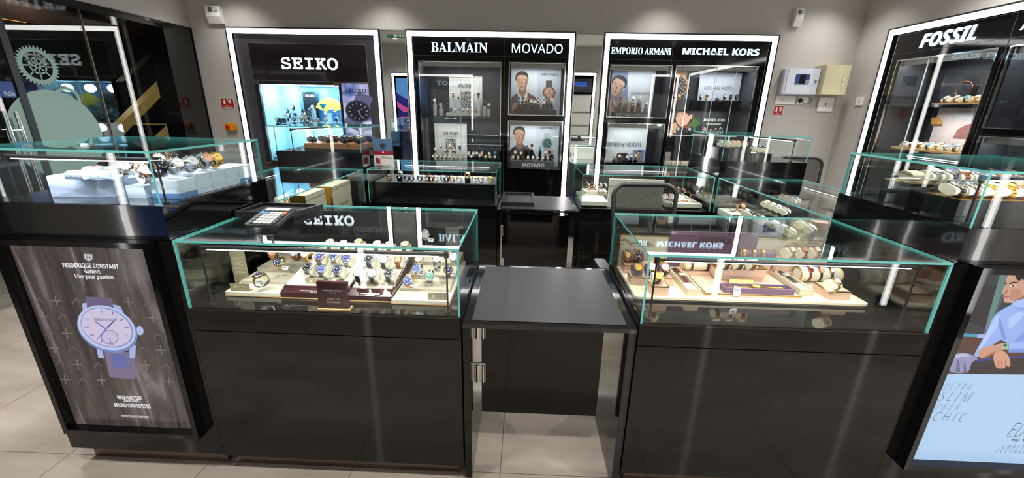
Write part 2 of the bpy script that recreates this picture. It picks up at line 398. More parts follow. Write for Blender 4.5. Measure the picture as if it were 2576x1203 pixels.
for (a, z) in ((op[0]-.02, op[3]+.01), (op[1]-.02, op[3]+.01), (op[0]-.02, op[2]-.03)):
    MB(FB).rbox(a-.03, a+.03, .014, .03, z-.015, z+.018, .004).build('door_clamp', mat('hinge_metal', (120, 104, 90), .35, .8), sk)
shz = at(700, 316, y=WB+.05).z
MB(FB).box(op[0]+.002, op[1]-.002, -.41, -.03, shz-.012, shz).build('shelf', mat('pale_shelf', (205, 222, 232), .2), sk)
MB(FB).box((op[0]+op[1])/2-.002, (op[0]+op[1])/2+.002, -.03, -.024, op[2], op[3]).build('door_seam', EDGEW, sk)
for i in range(3):
    cx = op[0]+.2+i*.30
    MB(FB).cyl((cx, -.2, op[3]-.001), (cx, -.2, op[3]-.006), .085, 24).build('niche_lamp', mat('cyan_lamp', (190, 240, 255), emit=9), sk)
    l = bpy.data.lights.new('blue_niche_light', 'POINT'); l.energy = 6.5; l.color = (.66, .89, 1); l.shadow_soft_size = .05
    o = bpy.data.objects.new('blue_niche_light', l); C.objects.link(o); o.location = (cx, WB+.2, op[3]-.08)
    l = bpy.data.lights.new('blue_niche_light', 'POINT'); l.energy = 3.5; l.color = (.66, .89, 1); l.shadow_soft_size = .05
    o = bpy.data.objects.new('blue_niche_light', l); C.objects.link(o); o.location = (cx, WB+.2, shz-.08)
# tall lit poster beside it: marbled violet and white with a diver's watch
def poster_mat():
    m = bpy.data.materials.new('wave_print'); m.use_nodes = True; nt = m.node_tree; p = nt.nodes['Principled BSDF']; L = nt.links.new
    tc = nt.nodes.new('ShaderNodeTexCoord'); n = nt.nodes.new('ShaderNodeTexNoise'); n.inputs['Scale'].default_value = 3.2; n.inputs['Detail'].default_value = 9; n.inputs['Distortion'].default_value = 1.6
    r = nt.nodes.new('ShaderNodeValToRGB'); e = r.color_ramp.elements; e[0].position = .36; e[0].color = (*lin((60, 90, 150)), 1); e[1].position = .62; e[1].color = (*lin((208, 206, 222)), 1)
    k = e.new(.48); k.color = (*lin((150, 150, 190)), 1)
    L(tc.outputs['Object'], n.inputs['Vector']); L(n.outputs['Fac'], r.inputs[0]); L(r.outputs[0], p.inputs['Base Color']); L(r.outputs[0], p.inputs['Emission Color'])
    p.inputs['Emission Strength'].default_value = .75; p.inputs['Roughness'].default_value = .3
    return m
WAVE = poster_mat()
pr = rect(858, 209, 930, 330, y=WB); prz = .55
MB(FB).box(pr[0], pr[1]+.03, -.005, .004, prz, pr[3]).build('light_poster', WAVE, sk)
def bigwatch(t, cx, cy, rx, ry, rot, bez, dial, mark, strap, emit=.8, x=None, y=None, lim=None, name='printed_watch', hands=((-60, .6), (40, .85)), strapw=.62, slen=1.6, sub=()):
    """a watch printed on a poster"""
    L = []; w_ = rx*strapw
    c, s_ = math.cos(R(rot)), math.sin(R(rot))
    rr = lambda a, b: (cx+a*c-b*s_, cy+a*s_+b*c)
    L.append((strap, [rr(-w_, -ry*slen), rr(w_, -ry*slen), rr(w_*1.1, 0), rr(-w_*1.1, 0)]))
    L.append((strap, [rr(-w_, ry*slen), rr(w_, ry*slen), rr(w_*1.1, 0), rr(-w_*1.1, 0)]))
    for k in range(3):
        zz = ry*(1.08+.16*k*slen); L.append((tuple(int(q*.7) for q in strap), [rr(-w_, zz), rr(w_, zz), rr(w_, zz+ry*.03), rr(-w_, zz+ry*.03)]))
    L.append((bez, [rr(rx*1.0, -ry*.12), rr(rx*1.14, -ry*.1), rr(rx*1.14, ry*.1), rr(rx*1.0, ry*.12)]))
    L.append((bez, ell(cx, cy, rx, ry, rot, 36))); L.append((tuple(int(q*.75) for q in bez), ell(cx, cy, rx*.88, ry*.88, rot, 36)))
    L.append((dial, ell(cx, cy, rx*.82, ry*.82, rot, 36)))
    for (a, b, r_, cc) in sub: L.append((cc, ell(*rr(a*rx, b*ry), rx*r_, ry*r_, rot, 16)))
    for k in range(12):
        a = R(30*k); p0 = (rx*.6*math.cos(a), ry*.6*math.sin(a)); p1 = (rx*.76*math.cos(a), ry*.76*math.sin(a)); q = (-math.sin(a)*rx*.03, math.cos(a)*ry*.03)
        L.append((mark, [rr(p0[0]-q[0], p0[1]-q[1]), rr(p1[0]-q[0], p1[1]-q[1]), rr(p1[0]+q[0], p1[1]+q[1]), rr(p0[0]+q[0], p0[1]+q[1])]))
    for a, l_ in hands:
        a = R(a); q = (-math.sin(a)*rx*.035, math.cos(a)*ry*.035); e = (math.cos(a)*rx*l_*.8, math.sin(a)*ry*l_*.8)
        L.append((mark, [rr(-q[0], -q[1]), rr(e[0]-q[0]*.3, e[1]-q[1]*.3), rr(e[0]+q[0]*.3, e[1]+q[1]*.3), rr(*q)]))
    return picture(name, t, L, emit, .0003, x=x, y=y, lim=lim)
bigwatch(sk, 901, 280, 33, 27, 24, (52, 56, 84), (18, 20, 34), (190, 200, 225), (112, 112, 150), .6, y=WB-.0055, slen=1.7)
text('SEIKO', 'slab', FB, *rect(867, 223, 922, 234, y=WB), .006, col((26, 26, 50), .5), sk, 'poster_lettering', 0, off=.012)
text('SINCE 1881', 'sans', FB, *rect(880, 237, 911, 241.5, y=WB), .006, col((60, 60, 90), .5), sk, 'poster_lettering', 0)

# ---- middle cabinet (serif sign and thin sans sign)
o1 = rect(1053.5, 154, 1258, 420, y=WB); o1 = (o1[0], o1[1], .62, at(1150, 155, y=WB).z, CHAR)
o2 = (*rect(1281, 157, 1416, 291.5, y=WB), CHAR); o3 = (*rect(1279, 304, 1409, 427, y=WB), CHAR)
bm = cabinet('display_cabinet', 'middle wall cabinet with an outlined serif sign and four watch posters or boards', FB, *BM, PT, [o1, o2, o3], LACQP)
text('BALMAIN', 'serif', FB, *rect(1084, 105.5, 1226, 132.5, y=WB-.01), .009, SIGNM, bm, 'sign_lettering', .007, off=-.004)
text('MOVADO', 'sans', FB, *rect(1288, 109, 1415, 134.5, y=WB-.01), .009, SIGNM, bm, 'sign_lettering', .007)
sx = at(1270, 120, y=WB).x
MB(FB).box(sx-.002, sx+.002, 0, .002, .1, PT-.07).box(BM[0]+.07, BM[1]-.07, 0, .002, o1[3]+.06, o1[3]+.063).build('panel_joint', col((60, 60, 64), .4), bm)
for o in (o1, o2, o3):
    showfront(bm, FB, o, ((o[0]+o[1])/2,) if o is o1 else ())
    niche_lamp(bm, FB, o[0], o[1], o[3], 5.0 if o is o1 else 3.2)
s1z = at(1160, 292, y=WB+.05).z; s2z = at(1160, 404, y=WB+.05).z
MB(FB).box(o1[0]+.002, o1[1]-.03, -.33, -.02, s1z-.035, s1z).build('shelf', LACQ, bm)
MB(FB).box(o1[0]+.002, o1[1]-.002, -.33, -.02, s2z-.02, s2z).build('shelf', LACQ, bm)
def nl(fr, a, b, d, z, e, col_=(.95, .97, 1)):  # fill light added under a shelf to brighten it, no lamp fixture there
    l = bpy.data.lights.new('shelf_fill_light', 'AREA'); l.shape = 'RECTANGLE'; l.size = b-a; l.size_y = .03; l.energy = e; l.color = col_
    o = bpy.data.objects.new('shelf_fill_light', l); C.objects.link(o); o.matrix_world = fr @ Matrix.Translation(((a+b)/2, d, z))
nl(FB, o1[0]+.05, o1[1]-.05, -.1, s1z-.05, 3)

# ---- third cabinet (condensed serif sign, bold sans sign)
q1 = (*rect(1536, 163, 1674, 297, y=WB), CHAR); q2z = at(1590, 311, y=WB).z
q2 = (at(1525, 311, y=WB).x+.02, q1[1]-.0, .62, q2z, CHAR)
CQ1 = q1
k1 = (at(1701, 165, y=WB).x-.0, at(1907, 167, y=WB).x, .62, at(1800, 166, y=WB).z, CHAR)
ar = cabinet('display_cabinet', 'wall cabinet beside the alarm panel with a bold sans sign', FB, *AR, PT, [q1, q2, k1], LACQP)
text('EMPORIO ARMANI', 'serif', FB, *rect(1539, 118.5, 1688, 138, y=WB-.01), .009, SIGNM, ar, 'sign_lettering', .007)
text('MICHAEL KORS', 'sansb', FB, *rect(1719, 120, 1909, 140, y=WB-.01), .009, SIGNM, ar, 'sign_lettering', .007, off=.012)
sx2 = at(1692, 130, y=WB).x
MB(FB).box(sx2-.002, sx2+.002, 0, .002, .1, PT-.07).box(AR[0]+.07, AR[1]-.07, 0, .002, q1[3]+.055, q1[3]+.058).build('panel_joint', col((60, 60, 64), .4), ar)
for o in (q1, q2, k1):
    showfront(ar, FB, o, (o[0]+(o[1]-o[0])*.5, o[0]+(o[1]-o[0])*.75) if o is k1 else ())
    niche_lamp(ar, FB, o[0], o[1], o[3], 5.0 if o is k1 else 3.2)
k1z = at(1780, 268, y=WB+.05).z; k2z = at(1750, 340, y=WB+.05).z; q1z = at(1600, 289, y=WB+.08).z; q2s = at(1590, 408, y=WB+.08).z
MB(FB).box(k1[0]+.002, k1[1]-.09, -.33, -.02, k1z-.045, k1z).build('shelf', LACQ, ar)
MB(FB).box(k1[0]+.002, k1[1]-.09, -.33, -.02, k2z-.012, k2z).build('shelf', mat('white_shelf', (226, 226, 224), .3), ar)
k3z = at(1730, 432, y=WB+.1).z
MB(FB).box(q2[0]+.002, q2[1]-.002, -.33, -.02, q2s-.015, q2s).build('shelf', LACQ, ar)

# ---- right wall cabinet (bold italic sign)
zf = PT
f1 = rect(2262, 153, 2428, 384, x=WR); f1 = (f1[0], at(2516, 123, x=WR).y*-1, .62, at(2262, 153, x=WR).z)
g0 = -at(2550, 113, x=WR).y
f2 = (g0, g0+.62, at(2485, 322, x=WR).z, f1[3]); f3 = (g0, g0+.62, .62, at(2472, 343, x=WR).z)
fo = cabinet('display_cabinet', 'cabinet on the side wall with a bold italic sign and oak watch shelves', FR, FO[0], FO[1], PT, [f1, f2, f3], LACQP)
p, q = at(2311, 119, x=WR-.01), at(2463, 64, x=WR-.01); zt_ = at(2311, 88, x=WR-.01).z; zb_ = at(2315, 121, x=WR-.01).z
text('FOSSIL', 'sansbi', FR, -p.y, -q.y, zb_, zt_, .009, SIGNM, fo, 'sign_lettering', .007, off=.012)
text('AX', 'sans', FR, -at(2566, 70, x=WR-.01).y, -at(2566, 70, x=WR-.01).y+.17, zb_+.02, zt_-.02, .009, SIGNM, fo, 'sign_lettering', .007)
for o in (f1, f2, f3):
    showfront(fo, FR, o, ((o[0]+o[1])/2-.12,) if o is f1 else ())
    niche_lamp(fo, FR, o[0], o[1], o[3], 5.0 if o is f1 else 3.0)
sxf = (f1[1]+f2[0])/2
MB(FR).box(sxf-.002, sxf+.002, 0, .002, .1, PT-.07).box(FO[0]+.07, FO[1]-.07, 0, .002, f1[3]+.06, f1[3]+.063).build('panel_joint', col((60, 60, 64), .4), fo)

# ---------------------------------------------------------------- wall behind the viewer (seen in the mirrors and glass)
na = cabinet('display_cabinet', 'lit cabinet with a blue and pink poster, reflected in the mirror strip', FN, 1.3, 3.3, 2.36, [(1.45, 2.35, .55, 2.0, CHAR)], LACQP)
showfront(na, FN, (1.45, 2.35, .55, 2.0)); niche_lamp(na, FN, 1.45, 2.35, 2.0, 4)
text('TISSOT', 'sansb', FN, 1.5, 2.2, 2.10, 2.20, .02, SIGNM, na, 'sign_lettering', .01, off=.01)
ps = MB(FN).box(2.42, 3.2, .002, .008, .5, 2.24)
ps.build('light_poster', col((30, 36, 150), .4, .35), na)
mb = MB(FN)
mb.add([(2.42, .0085, 2.24), (3.2, .0085, 2.24), (3.2, .0085, 1.9), (3.0, .0085, 1.78), (2.8, .0085, 1.72), (2.6, .0085, 1.5), (2.42, .0085, 1.42)], [tuple(range(7))], 0)
mb.add([(3.2, .009, 1.72), (3.05, .009, 1.60), (2.85, .009, 1.52), (2.7, .009, 1.56), (2.8, .009, 1.48), (3.05, .009, 1.45), (3.2, .009, 1.58)], [tuple(range(7))], 1)
mb.add([(2.42, .0088, .5), (3.2, .0088, .5), (3.2, .0088, .9), (2.42, .0088, 1.0)], [(0, 1, 2, 3)], 2)
mb.build('poster_pattern', [col((92, 158, 226), .4, .6), col((226, 84, 170), .4, .6), col((60, 110, 196), .4, .5)], na)
wm = MB(FN)
for zc in (1.45, .85):
    wm.cyl((2.7, .009, zc), (2.7, .011, zc), .25, 32, 0); wm.cyl((2.7, .011, zc), (2.7, .012, zc), .2, 32, 1); wm.box(2.58, 2.82, .0085, .0095, zc-.42, zc+.42, 0)
    for k in range(12): wm.cyl((2.7+.16*math.cos(R(30*k)), .012, zc+.16*math.sin(R(30*k))), (2.7+.16*math.cos(R(30*k)), .013, zc+.16*math.sin(R(30*k))), .014, 8, 2)
wm.build('printed_watch', [col((90, 100, 120), .4, .5), col((14, 18, 40), .4, .3), col((180, 220, 240), .4, 1)], na)
nb = cabinet('display_cabinet', 'lit cabinet with a television and boxed watches, reflected in the second mirror', FN, -1.64, -.92, 2.44, [(-1.55, -1.01, .55, 1.95, DGREY)], LACQP)
niche_lamp(nb, FN, -1.55, -1.01, 1.95, 3)
for z in (1.25, 1.56, .95): MB(FN).box(-1.55, -1.01, -.33, .02, z-.02, z).build('shelf', mat('pale_shelf2', (150, 148, 142), .3), nb)
nc = cabinet('display_cabinet', 'lit cabinet at the far end of the wall behind, seen as streaks in glass', FN, -3.6, -2.93, 2.44, [(-3.5, -3.03, .55, 2.0, CHAR)], LACQP)
showfront(nc, FN, (-3.5, -3.03, .55, 2.0)); niche_lamp(nc, FN, -3.5, -3.03, 2.0, 4)
tv = thing('television', 'black television showing lines of blue text above shelves of boxed watches', 'television')
MB(FN).rbox(-1.54, -1.02, .022, .055, 1.99, 2.30, .008, axis='y').build('tv_case', PLAST, tv)
MB(FN).box(-1.525, -1.035, .055, .057, 2.005, 2.285).build('screen', col((10, 12, 20), .15), tv)
bl = MB(FN)
for k in range(4): bl.box(-1.42, -1.1-.05*(k % 2), .0575, .0585, 2.2-.025*k, 2.214-.025*k)
bl.build('screen_text', col((40, 90, 200), .5, 1.5), tv)
for j, z in enumerate((1.25, 1.56)):
    for k in range(4):
        b = thing('watch_box', 'clear boxed watch on the %s shelf under the television, %s from the television edge' % (('lower', 'upper')[j], ('first', 'second', 'third', 'fourth', 'fifth', 'sixth')[k]), 'boxed watch', group='boxed watches on the wall behind')
        s_ = -1.47+k*.126
        MB(FN).rbox(s_-.05, s_+.05, -.12, -.04, z+.001, z+.18, .01).build('case', col((150, 150, 150), .3), b)
        MB(FN).cyl((s_, -.039, z+.1), (s_, -.034, z+.1), .03, 16).build('dial', col((20, 20, 24), .2), b)

# ---------------------------------------------------------------- storefront on the side wall
pm = MB(); X = WL
pm.box(X-.2, X, 4.70, WB+.1, 0, 2.40).box(X-.2, X, WN, 4.70, 2.345, 2.40).box(X-.25, X+.01, WN, WB, 2.395, 2.41).box(X-.25, X+.01, WB-.012, WB, 0, 2.4)
struct('window_1_frame', pm, LACQ)
YST = at(49, 225, x=-4.1).y
gp = MB().box(-4.106, -4.096, YST+.03, 4.03, 0, 2.345).build('window_1', DOORGLASS, None, 'structure')
MB().box(-4.106, -4.096, 4.036, 4.70, 0, 2.345).build('window_2', DOORGLASS, None, 'structure')
MB().box(-4.106, -4.096, WN, 2.18, 0, 2.345).build('window_3', DOORGLASS, None, 'structure')
MB().box(-4.11, -4.09, 4.028, 4.038, 0, 2.345).build('window_2_joint', col((96, 80, 66), .4), None, 'structure')
dr = thing('glass_door', 'glass entrance door with chrome tube handle and blue push sticker', 'door')
MB().box(-4.106, -4.096, 2.2, YST-.026, .02, 2.33).build('glass_pane', DOORGLASS, dr)
MB().box(-4.115, -4.085, YST-.025, YST+.028, 0, 2.345).build('door_stile', BLACK, dr)
h = MB()
ya_, yb_ = at(26, 330, x=-4.04).y, at(56, 330, x=-4.04).y
for yy in (ya_, yb_): h.tube([(-4.04, yy, .55), (-4.04, yy, 1.5)], .014, 12)
for z in (.75, 1.36): h.cyl((-4.04, ya_, z), (-4.04, yb_, z), .011, 10); h.cyl((-4.10, ya_, z), (-4.04, ya_, z), .008, 8)
h.build('handle', CHROME, dr)
p = at(0, 204, x=-4.09); q = at(44, 246, x=-4.09)
MB().box(-4.094, -4.092, p.y-.05, q.y, q.z, p.z).build('push_sticker', col((28, 70, 160), .4, .3), dr)
text('PUSH', 'sansb', frame((-4.09, 0, 0), (0, 1, 0), (1, 0, 0)), at(12, 240, x=-4.09).y, at(38, 240, x=-4.09).y, at(20, 242, x=-4.09).z, at(20, 230, x=-4.09).z, .001, col((235, 240, 245), .5, .3), dr, 'sticker_lettering', 0)
# frosted decal of cog wheels over a round disc
FROST = mat('frosted_film', (126, 150, 142), .8)
dc = thing('window_decal', 'frosted cog wheel and round disc decal on the storefront glass', 'decal')
FD = frame((-4.094, 0, 0), (0, 1, 0), (1, 0, 0))
def D(u, v): p = at(u, v, x=-4.094); return (p.y, p.z)
def disc(mb, c, r, n=48, d=.001, a=0): mb.add([(c[0]+r*math.cos(2*PI*i/n), d, c[1]+r*math.sin(2*PI*i/n)) for i in range(n)], [tuple(range(n))])
cd = D(150, 340); rd = (D(270, 340)[0]-D(30, 340)[0])/2*.98
mb = MB(FD); disc(mb, cd, rd); mb.build('disc', FROST, dc)
def cog(c, r, teeth, spokes):
    mb = MB(FD); o = []
    for i in range(teeth*4):
        a = 2*PI*i/(teeth*4); rr = r*(1.0 if i % 4 in (0, 1) else .88); o.append((c[0]+rr*math.cos(a), .0015, c[1]+rr*math.sin(a)))
    k = len(o); inn = [(c[0]+r*.68*math.cos(2*PI*i/k), .0015, c[1]+r*.68*math.sin(2*PI*i/k)) for i in range(k)]
    mb.add(o+inn, [(i, (i+1) % k, k+(i+1) % k, k+i) for i in range(k)])
    for i in range(spokes):
        a = 2*PI*i/spokes; q = (-math.sin(a)*r*.035, math.cos(a)*r*.035)
        mb.add([(c[0]+q[0], .0015, c[1]+q[1]), (c[0]-q[0], .0015, c[1]-q[1]), (c[0]+r*.7*math.cos(a)-q[0], .0015, c[1]+r*.7*math.sin(a)-q[1]), (c[0]+r*.7*math.cos(a)+q[0], .0015, c[1]+r*.7*math.sin(a)+q[1])], [(0, 1, 2, 3)])
    k = 24; r1, r2 = r*.34, r*.42
    mb.add([(c[0]+r1*math.cos(2*PI*i/k), .0015, c[1]+r1*math.sin(2*PI*i/k)) for i in range(k)]+[(c[0]+r2*math.cos(2*PI*i/k), .0015, c[1]+r2*math.sin(2*PI*i/k)) for i in range(k)], [(i, (i+1) % k, k+(i+1) % k, k+i) for i in range(k)])
    return mb
c1 = D(95, 166); cog(c1, abs(D(148, 166)[0]-D(42, 166)[0])/2, 34, 8).build('cog_wheel', FROST, dc)
c2 = D(172, 250); cog(c2, abs(D(205, 250)[0]-D(140, 250)[0])/2*1.05, 40, 0).build('cog_wheel', FROST, dc)

# ---------------------------------------------------------------- the mall outside
DK = mat('mall_dark', (36, 33, 34), .35); BR = mat('mall_fascia', (86, 66, 58), .4); GRN = mat('mall_green_glass', (40, 54, 46), .2)
struct('wall_mall', MB().box(-13.9, -13.7, -4, 12, 0, 6), DK)
struct('wall_mall_end', MB().box(-14, -4.2, 11.9, 12.1, 0, 6).box(-4.3, WL-.25, WB+.1, 12, 0, 6).box(-14, -4.2, -1.3, -1.2, 0, 6), DK)
struct('ceiling_mall', MB().box(-14, WL-.25, -1.2, 12.1, 3.6, 3.7), BR)
fs = thing('balcony_fascia', 'brown fascia above the dark green glass beyond the storefront', 'fascia')
p = at(100, 5, x=-8); q = at(100, 60, x=-8)
MB().box(-8.1, -8, -1, 11.8, q.z, 3.59).build('fascia_board', BR, fs)
MB().box(-8.1, -8.02, -1, 11.8, at(200, 180, x=-8).z, q.z-.02).build('glass_band', GRN, fs)
es = thing('escalator', 'dark escalator with gold side bands beyond the storefront glass', 'escalator')
def band(u0, v0, u1, v1, th, x, m, nm, thk=.06):
    a, b = at(u0, v0, x=x), at(u1, v1, x=x)
    MB().hexa([(x-thk, a.y, a.z-th), (x+thk, a.y, a.z-th), (x+thk, b.y, b.z-th), (x-thk, b.y, b.z-th)], [(x-thk, a.y, a.z), (x+thk, a.y, a.z), (x+thk, b.y, b.z), (x-thk, b.y, b.z)]).build(nm, m, es)
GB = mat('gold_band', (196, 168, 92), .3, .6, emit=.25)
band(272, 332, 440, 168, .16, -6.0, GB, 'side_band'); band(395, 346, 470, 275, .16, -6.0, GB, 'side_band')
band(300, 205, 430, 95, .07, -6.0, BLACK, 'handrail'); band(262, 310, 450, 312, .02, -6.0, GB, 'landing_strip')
for i, (u, v, cc) in enumerate(((10, 25, (255, 170, 70)), (150, 168, (235, 240, 255)), (182, 163, (255, 190, 130)))):
    b = thing('mall_lamp', ['orange glowing lamp beyond the glass near the top', 'small white spot lamp beyond the cog decal', 'small warm spot lamp beside the white one', 'dim orange lamp under the first orange lamp'][i], 'lamp')
    p = at(u, v, x=-10); MB().cyl(p, p+Vector((.12, 0, 0)), (.28, .05, .06, .12)[i], 16).build('lamp_glow', col(cc, .5, (1.6, 5, 4, .8)[i]), b)
    MB().cyl(p-Vector((.1, 0, 0)), p, (.3, .06, .07, .14)[i], 16).build('lamp_housing', BLACK, b)
for x, y in ((-6.5, 3), (-8, 7)):  # low fill points added in the mall, without any lamp fixture
    l = bpy.data.lights.new('mall_fill_light', 'POINT'); l.energy = 25; l.color = (1, .85, .7); l.shadow_soft_size = .3
    o = bpy.data.objects.new('mall_fill_light', l); C.objects.link(o); o.location = (x, y, 3.2)

# ceiling downlights
for i, (x, y) in enumerate(SPOTS):
    d = thing('ceiling_downlight', 'round recessed ceiling downlight, one of the shop ceiling grid', 'downlight', group='ceiling downlights')
    MB().cyl((x, y, CEIL-.002), (x, y, CEIL-.010), .06, 20).build('trim_ring', WHITEP, d)
    MB().cyl((x, y, CEIL-.011), (x, y, CEIL-.013), .042, 20).build('lens', mat('downlight_lens', (255, 250, 240), emit=8), d)

ALLO = [op, o1, o2, o3, CQ1, q2, k1]
def cl(x0, x1, z, g=.006):
    for o in ALLO:
        if o[0]-.05 < (x0+x1)/2 < o[1]+.05 and o[2]-.05 < z < o[3]+.05: return max(x0, o[0]+g), min(x1, o[1]-g)
    return x0, x1
nl(FR, f1[0]+.3, f1[1]-.03, -.1, at(2400, 268, x=WR+.1).z-.05, 4)
# ================================================================ the island of counters
def glass_box(t, x0, x1, y0, y1, z0, z1, k=.008, name='glass_pane', back=True):
    """five bonded panes; broad faces clear, polished edges sea-green"""
    def pane(a0, a1, b0, b1, c0, c1, ax):
        mb = MB(); mb.box(a0, a1, b0, b1, c0, c1)
        mb.m = [0 if (i in ((0, 1), (2, 3), (4, 5))[ax]) else 1 for i in range(6)]
        return mb.build(name, [GLASS, TEAL], t)
    # face order of MB.box: x0, x1, y0, y1, z0, z1
    pane(x0, x1, y0, y1, z1-k, z1, 2)
    pane(x0+k, x1-k, y0, y0+k, z0, z1-k-.0005, 1)
    if back: pane(x0+k, x1-k, y1-k, y1, z0, z1-k-.0005, 1)
    pane(x0, x0+k-.0003, y0, y1, z0, z1-k-.0005, 0); pane(x1-k+.0003, x1, y0, y1, z0, z1-k-.0005, 0)
def case_lamp(t, p0, p1, zd, zt, r=.008, posts=True, power=5, face=(0, 1)):
    """black tube lamp on two posts inside a case; the LED strip looks down and inwards"""
    p0, p1 = Vector((p0[0], p0[1], 0)), Vector((p1[0], p1[1], 0)); d = (p1-p0).normalized()
    lam = MB().cyl((*p0[:2], zt), (*p1[:2], zt), r, 16).build('lamp_tube', BLACK, t)
    f = Vector((face[0], face[1], 0)); n = Vector((0, 0, -1))
    s = MB(); q0 = Vector((*p0[:2], zt))+d*.03; q1 = Vector((*p1[:2], zt))-d*.03; g = n*(r*.72); h = f*(-r*.5)
    s.hexa([q0+g*1.55+h*1.6, q1+g*1.55+h*1.6, q1+g*1.55-h*1.6, q0+g*1.55-h*1.6], [q0+g+h*1.6, q1+g+h*1.6, q1+g-h*1.6, q0+g-h*1.6]); s.build('lamp_strip', LEDC, t)
    if posts:
        for p in (p0, p1):
            MB().cyl((p.x, p.y, zd), (p.x, p.y, zt), .0035, 10).cyl((p.x, p.y, zd), (p.x, p.y, zd+.006), .012, 16).cyl((p.x, p.y, zt-.012), (p.x, p.y, zt+.010), .0095, 14).build('lamp_post', BLACK, t)
    l = bpy.data.lights.new('case_light', 'AREA'); l.shape = 'RECTANGLE'; L_ = (p1-p0).length; l.size = L_*.9; l.size_y = .012; l.energy = power; l.color = (.97, .98, 1)
    o = bpy.data.objects.new('case_light', l); C.objects.link(o)
    m_ = (p0+p1)/2; z = -(f*.45+n).normalized(); x = d; y = z.cross(x); M_ = Matrix.Identity(4)
    for i, v in enumerate((x, y, z)):
        for j in range(3): M_[j][i] = v[j]
    M_.translation = (m_.x, m_.y, zt-.017); o.matrix_world = M_
def counter(name, label, x0, x1, y0, y1, front=-1, group=None, deck=DECK):
    t = thing(name, label, 'display counter', (0, 0, 0), 0, group); g = .0015
    MB().box(x0+g, x1-g, y0+.018, y1, .09, deck-.008).build('counter_body', BLACK, t)
    MB().box(x0+g, x1-g, y0, y1-.001, deck-.008, deck).build('deck', LACQ, t)
    MB().box(x0+g, x1-g, y0, y0+.017, .09, .724).build('front_panel', LAMI, t)
    MB().box(x0+g, x1-g, y0, y0+.017, .728, deck-.009).build('drawer_front', LACQP, t)
    MB().box(x0+.03, x1-.03, y0+.05, y1-.03, 0, .09).build('plinth', PLINTH, t)
    return t
c1_ = counter('display_counter', 'near glass-topped counter with grey-beige watch trays beside the tan-strapped watch', XL, X1, F0, B0)
c1_['label'] = 'near counter under the calculator, glass case with taupe trays of round dial watches'
glass_box(c1_, XL+.003, X1-.003, F0+.001, B0, DECK, GT)
case_lamp(c1_, (-1.243, 1.447), (-.289, 1.444), DECK, 1.068, power=2.2)
c2_ = counter('display_counter', 'near counter with a rose-beige watch display and plum backboard in its glass case', X2, XR, F0, B0)
glass_box(c2_, X2+.003, XR-.003, F0+.001, B0, DECK, GT)
case_lamp(c2_, (.502, 1.447), (1.455, 1.449), DECK, 1.072, r=.006, power=1.8)

def pedestal(label, x0, x1, y0, y1, screen=None):
    t = thing('corner_pedestal', label, 'display pedestal'); zc = 1.105
    MB().box(x0, x1, y0+.002, y1, .096, zc-.002).build('body', LAMI if screen else LACQ, t)
    MB().box(x0, x1, y0, y1, zc+.001, TB).build('top_drawer', LACQ, t)
    MB().box(x0+.035, x1-.03 if x0 < 0 else x1, y0+.05, y1-.03, 0, .096).build('plinth', PLINTH, t)
    glass_box(t, x0+.004, x1-.004, y0+.004, y1-.004, TB, TT, .008 if screen else .0055)
    return t
pfl = pedestal('near tall pedestal with a watch advertising screen and pale blue blocks under glass', XLO, XL-.002, F0, B0, 1)
pfr = pedestal('near tall pedestal with a seated man advertising screen and black tiers under glass', XR+.002, XRO, F0, B0, 1)
pbl = pedestal('far tall pedestal in front of the blue-lit cabinet, walnut trays under glass', XLO, XL-.002, F1, B1)
pbr = pedestal('far tall pedestal below the alarm panel, stepped black tiers under glass', XR+.002, XRO, F1, B1)
case_lamp(pfl, (-1.93, 1.47), (-1.347, 1.462), TB, 1.395, power=.9)
case_lamp(pfr, (1.585, 1.47), (2.12, 1.47), TB, 1.40, power=1.3)
p0 = at(735, 378, z=TB+.002); p1 = at(813, 376, y=3.78)
case_lamp(pbl, (p0.x, p0.y+.02), (p0.x+.12, 3.84), TB, 1.40, power=1.6, face=(1, 0))
p0 = at(1992, 408, z=TB+.002)
case_lamp(pbr, (p0.x, p0.y+.02), (p0.x-.1, 3.86), TB, 1.40, power=1.6, face=(-1, 0))

# screens on the near pedestals
def screen_frame(t, a0, a1, z0, z1, proud=.042, w_=.022):
    """proud black frame with the lit panel set back inside it"""
    y = F0
    framebox(MB(frame((0, y, 0), (1, 0, 0), (0, -1, 0))), a0, a1, z0, z1, w_, .0005, proud).build('screen_frame', LACQP, t)
screen_frame(pfl, -1.967, -1.367, .215, 1.105)
screen_frame(pfr, 1.587, 2.17, .215, 1.105)
def fc_mat():
    m = bpy.data.materials.new('brushed_print'); m.use_nodes = True; nt = m.node_tree; p = nt.nodes['Principled BSDF']; L = nt.links.new
    tc = nt.nodes.new('ShaderNodeTexCoord'); mp = nt.nodes.new('ShaderNodeMapping'); mp.inputs['Scale'].default_value = (9, 1, 1.1); mp.inputs['Rotation'].default_value = (0, R(18), 0)
    n = nt.nodes.new('ShaderNodeTexNoise'); n.inputs['Scale'].default_value = 1.8; n.inputs['Detail'].default_value = 9; n.inputs['Distortion'].default_value = .9
    r = nt.nodes.new('ShaderNodeValToRGB'); e = r.color_ramp.elements; e[0].position = .35; e[0].color = (*lin((42, 36, 38)), 1); e[1].position = .82; e[1].color = (*lin((150, 138, 148)), 1)
    k = e.new(.58); k.color = (*lin((80, 70, 66)), 1)
    L(tc.outputs['Object'], mp.inputs[0]); L(mp.outputs[0], n.inputs['Vector']); L(n.outputs['Fac'], r.inputs[0]); p.inputs['Base Color'].default_value = (.01, .01, .01, 1); L(r.outputs[0], p.inputs['Emission Color'])
    p.inputs['Emission Strength'].default_value = .95; p.inputs['Roughness'].default_value = .15
    return m
YS = F0-.006
MB().box(-1.944, -1.39, YS, F0-.0005, .238, 1.082).build('screen', fc_mat(), pfl)
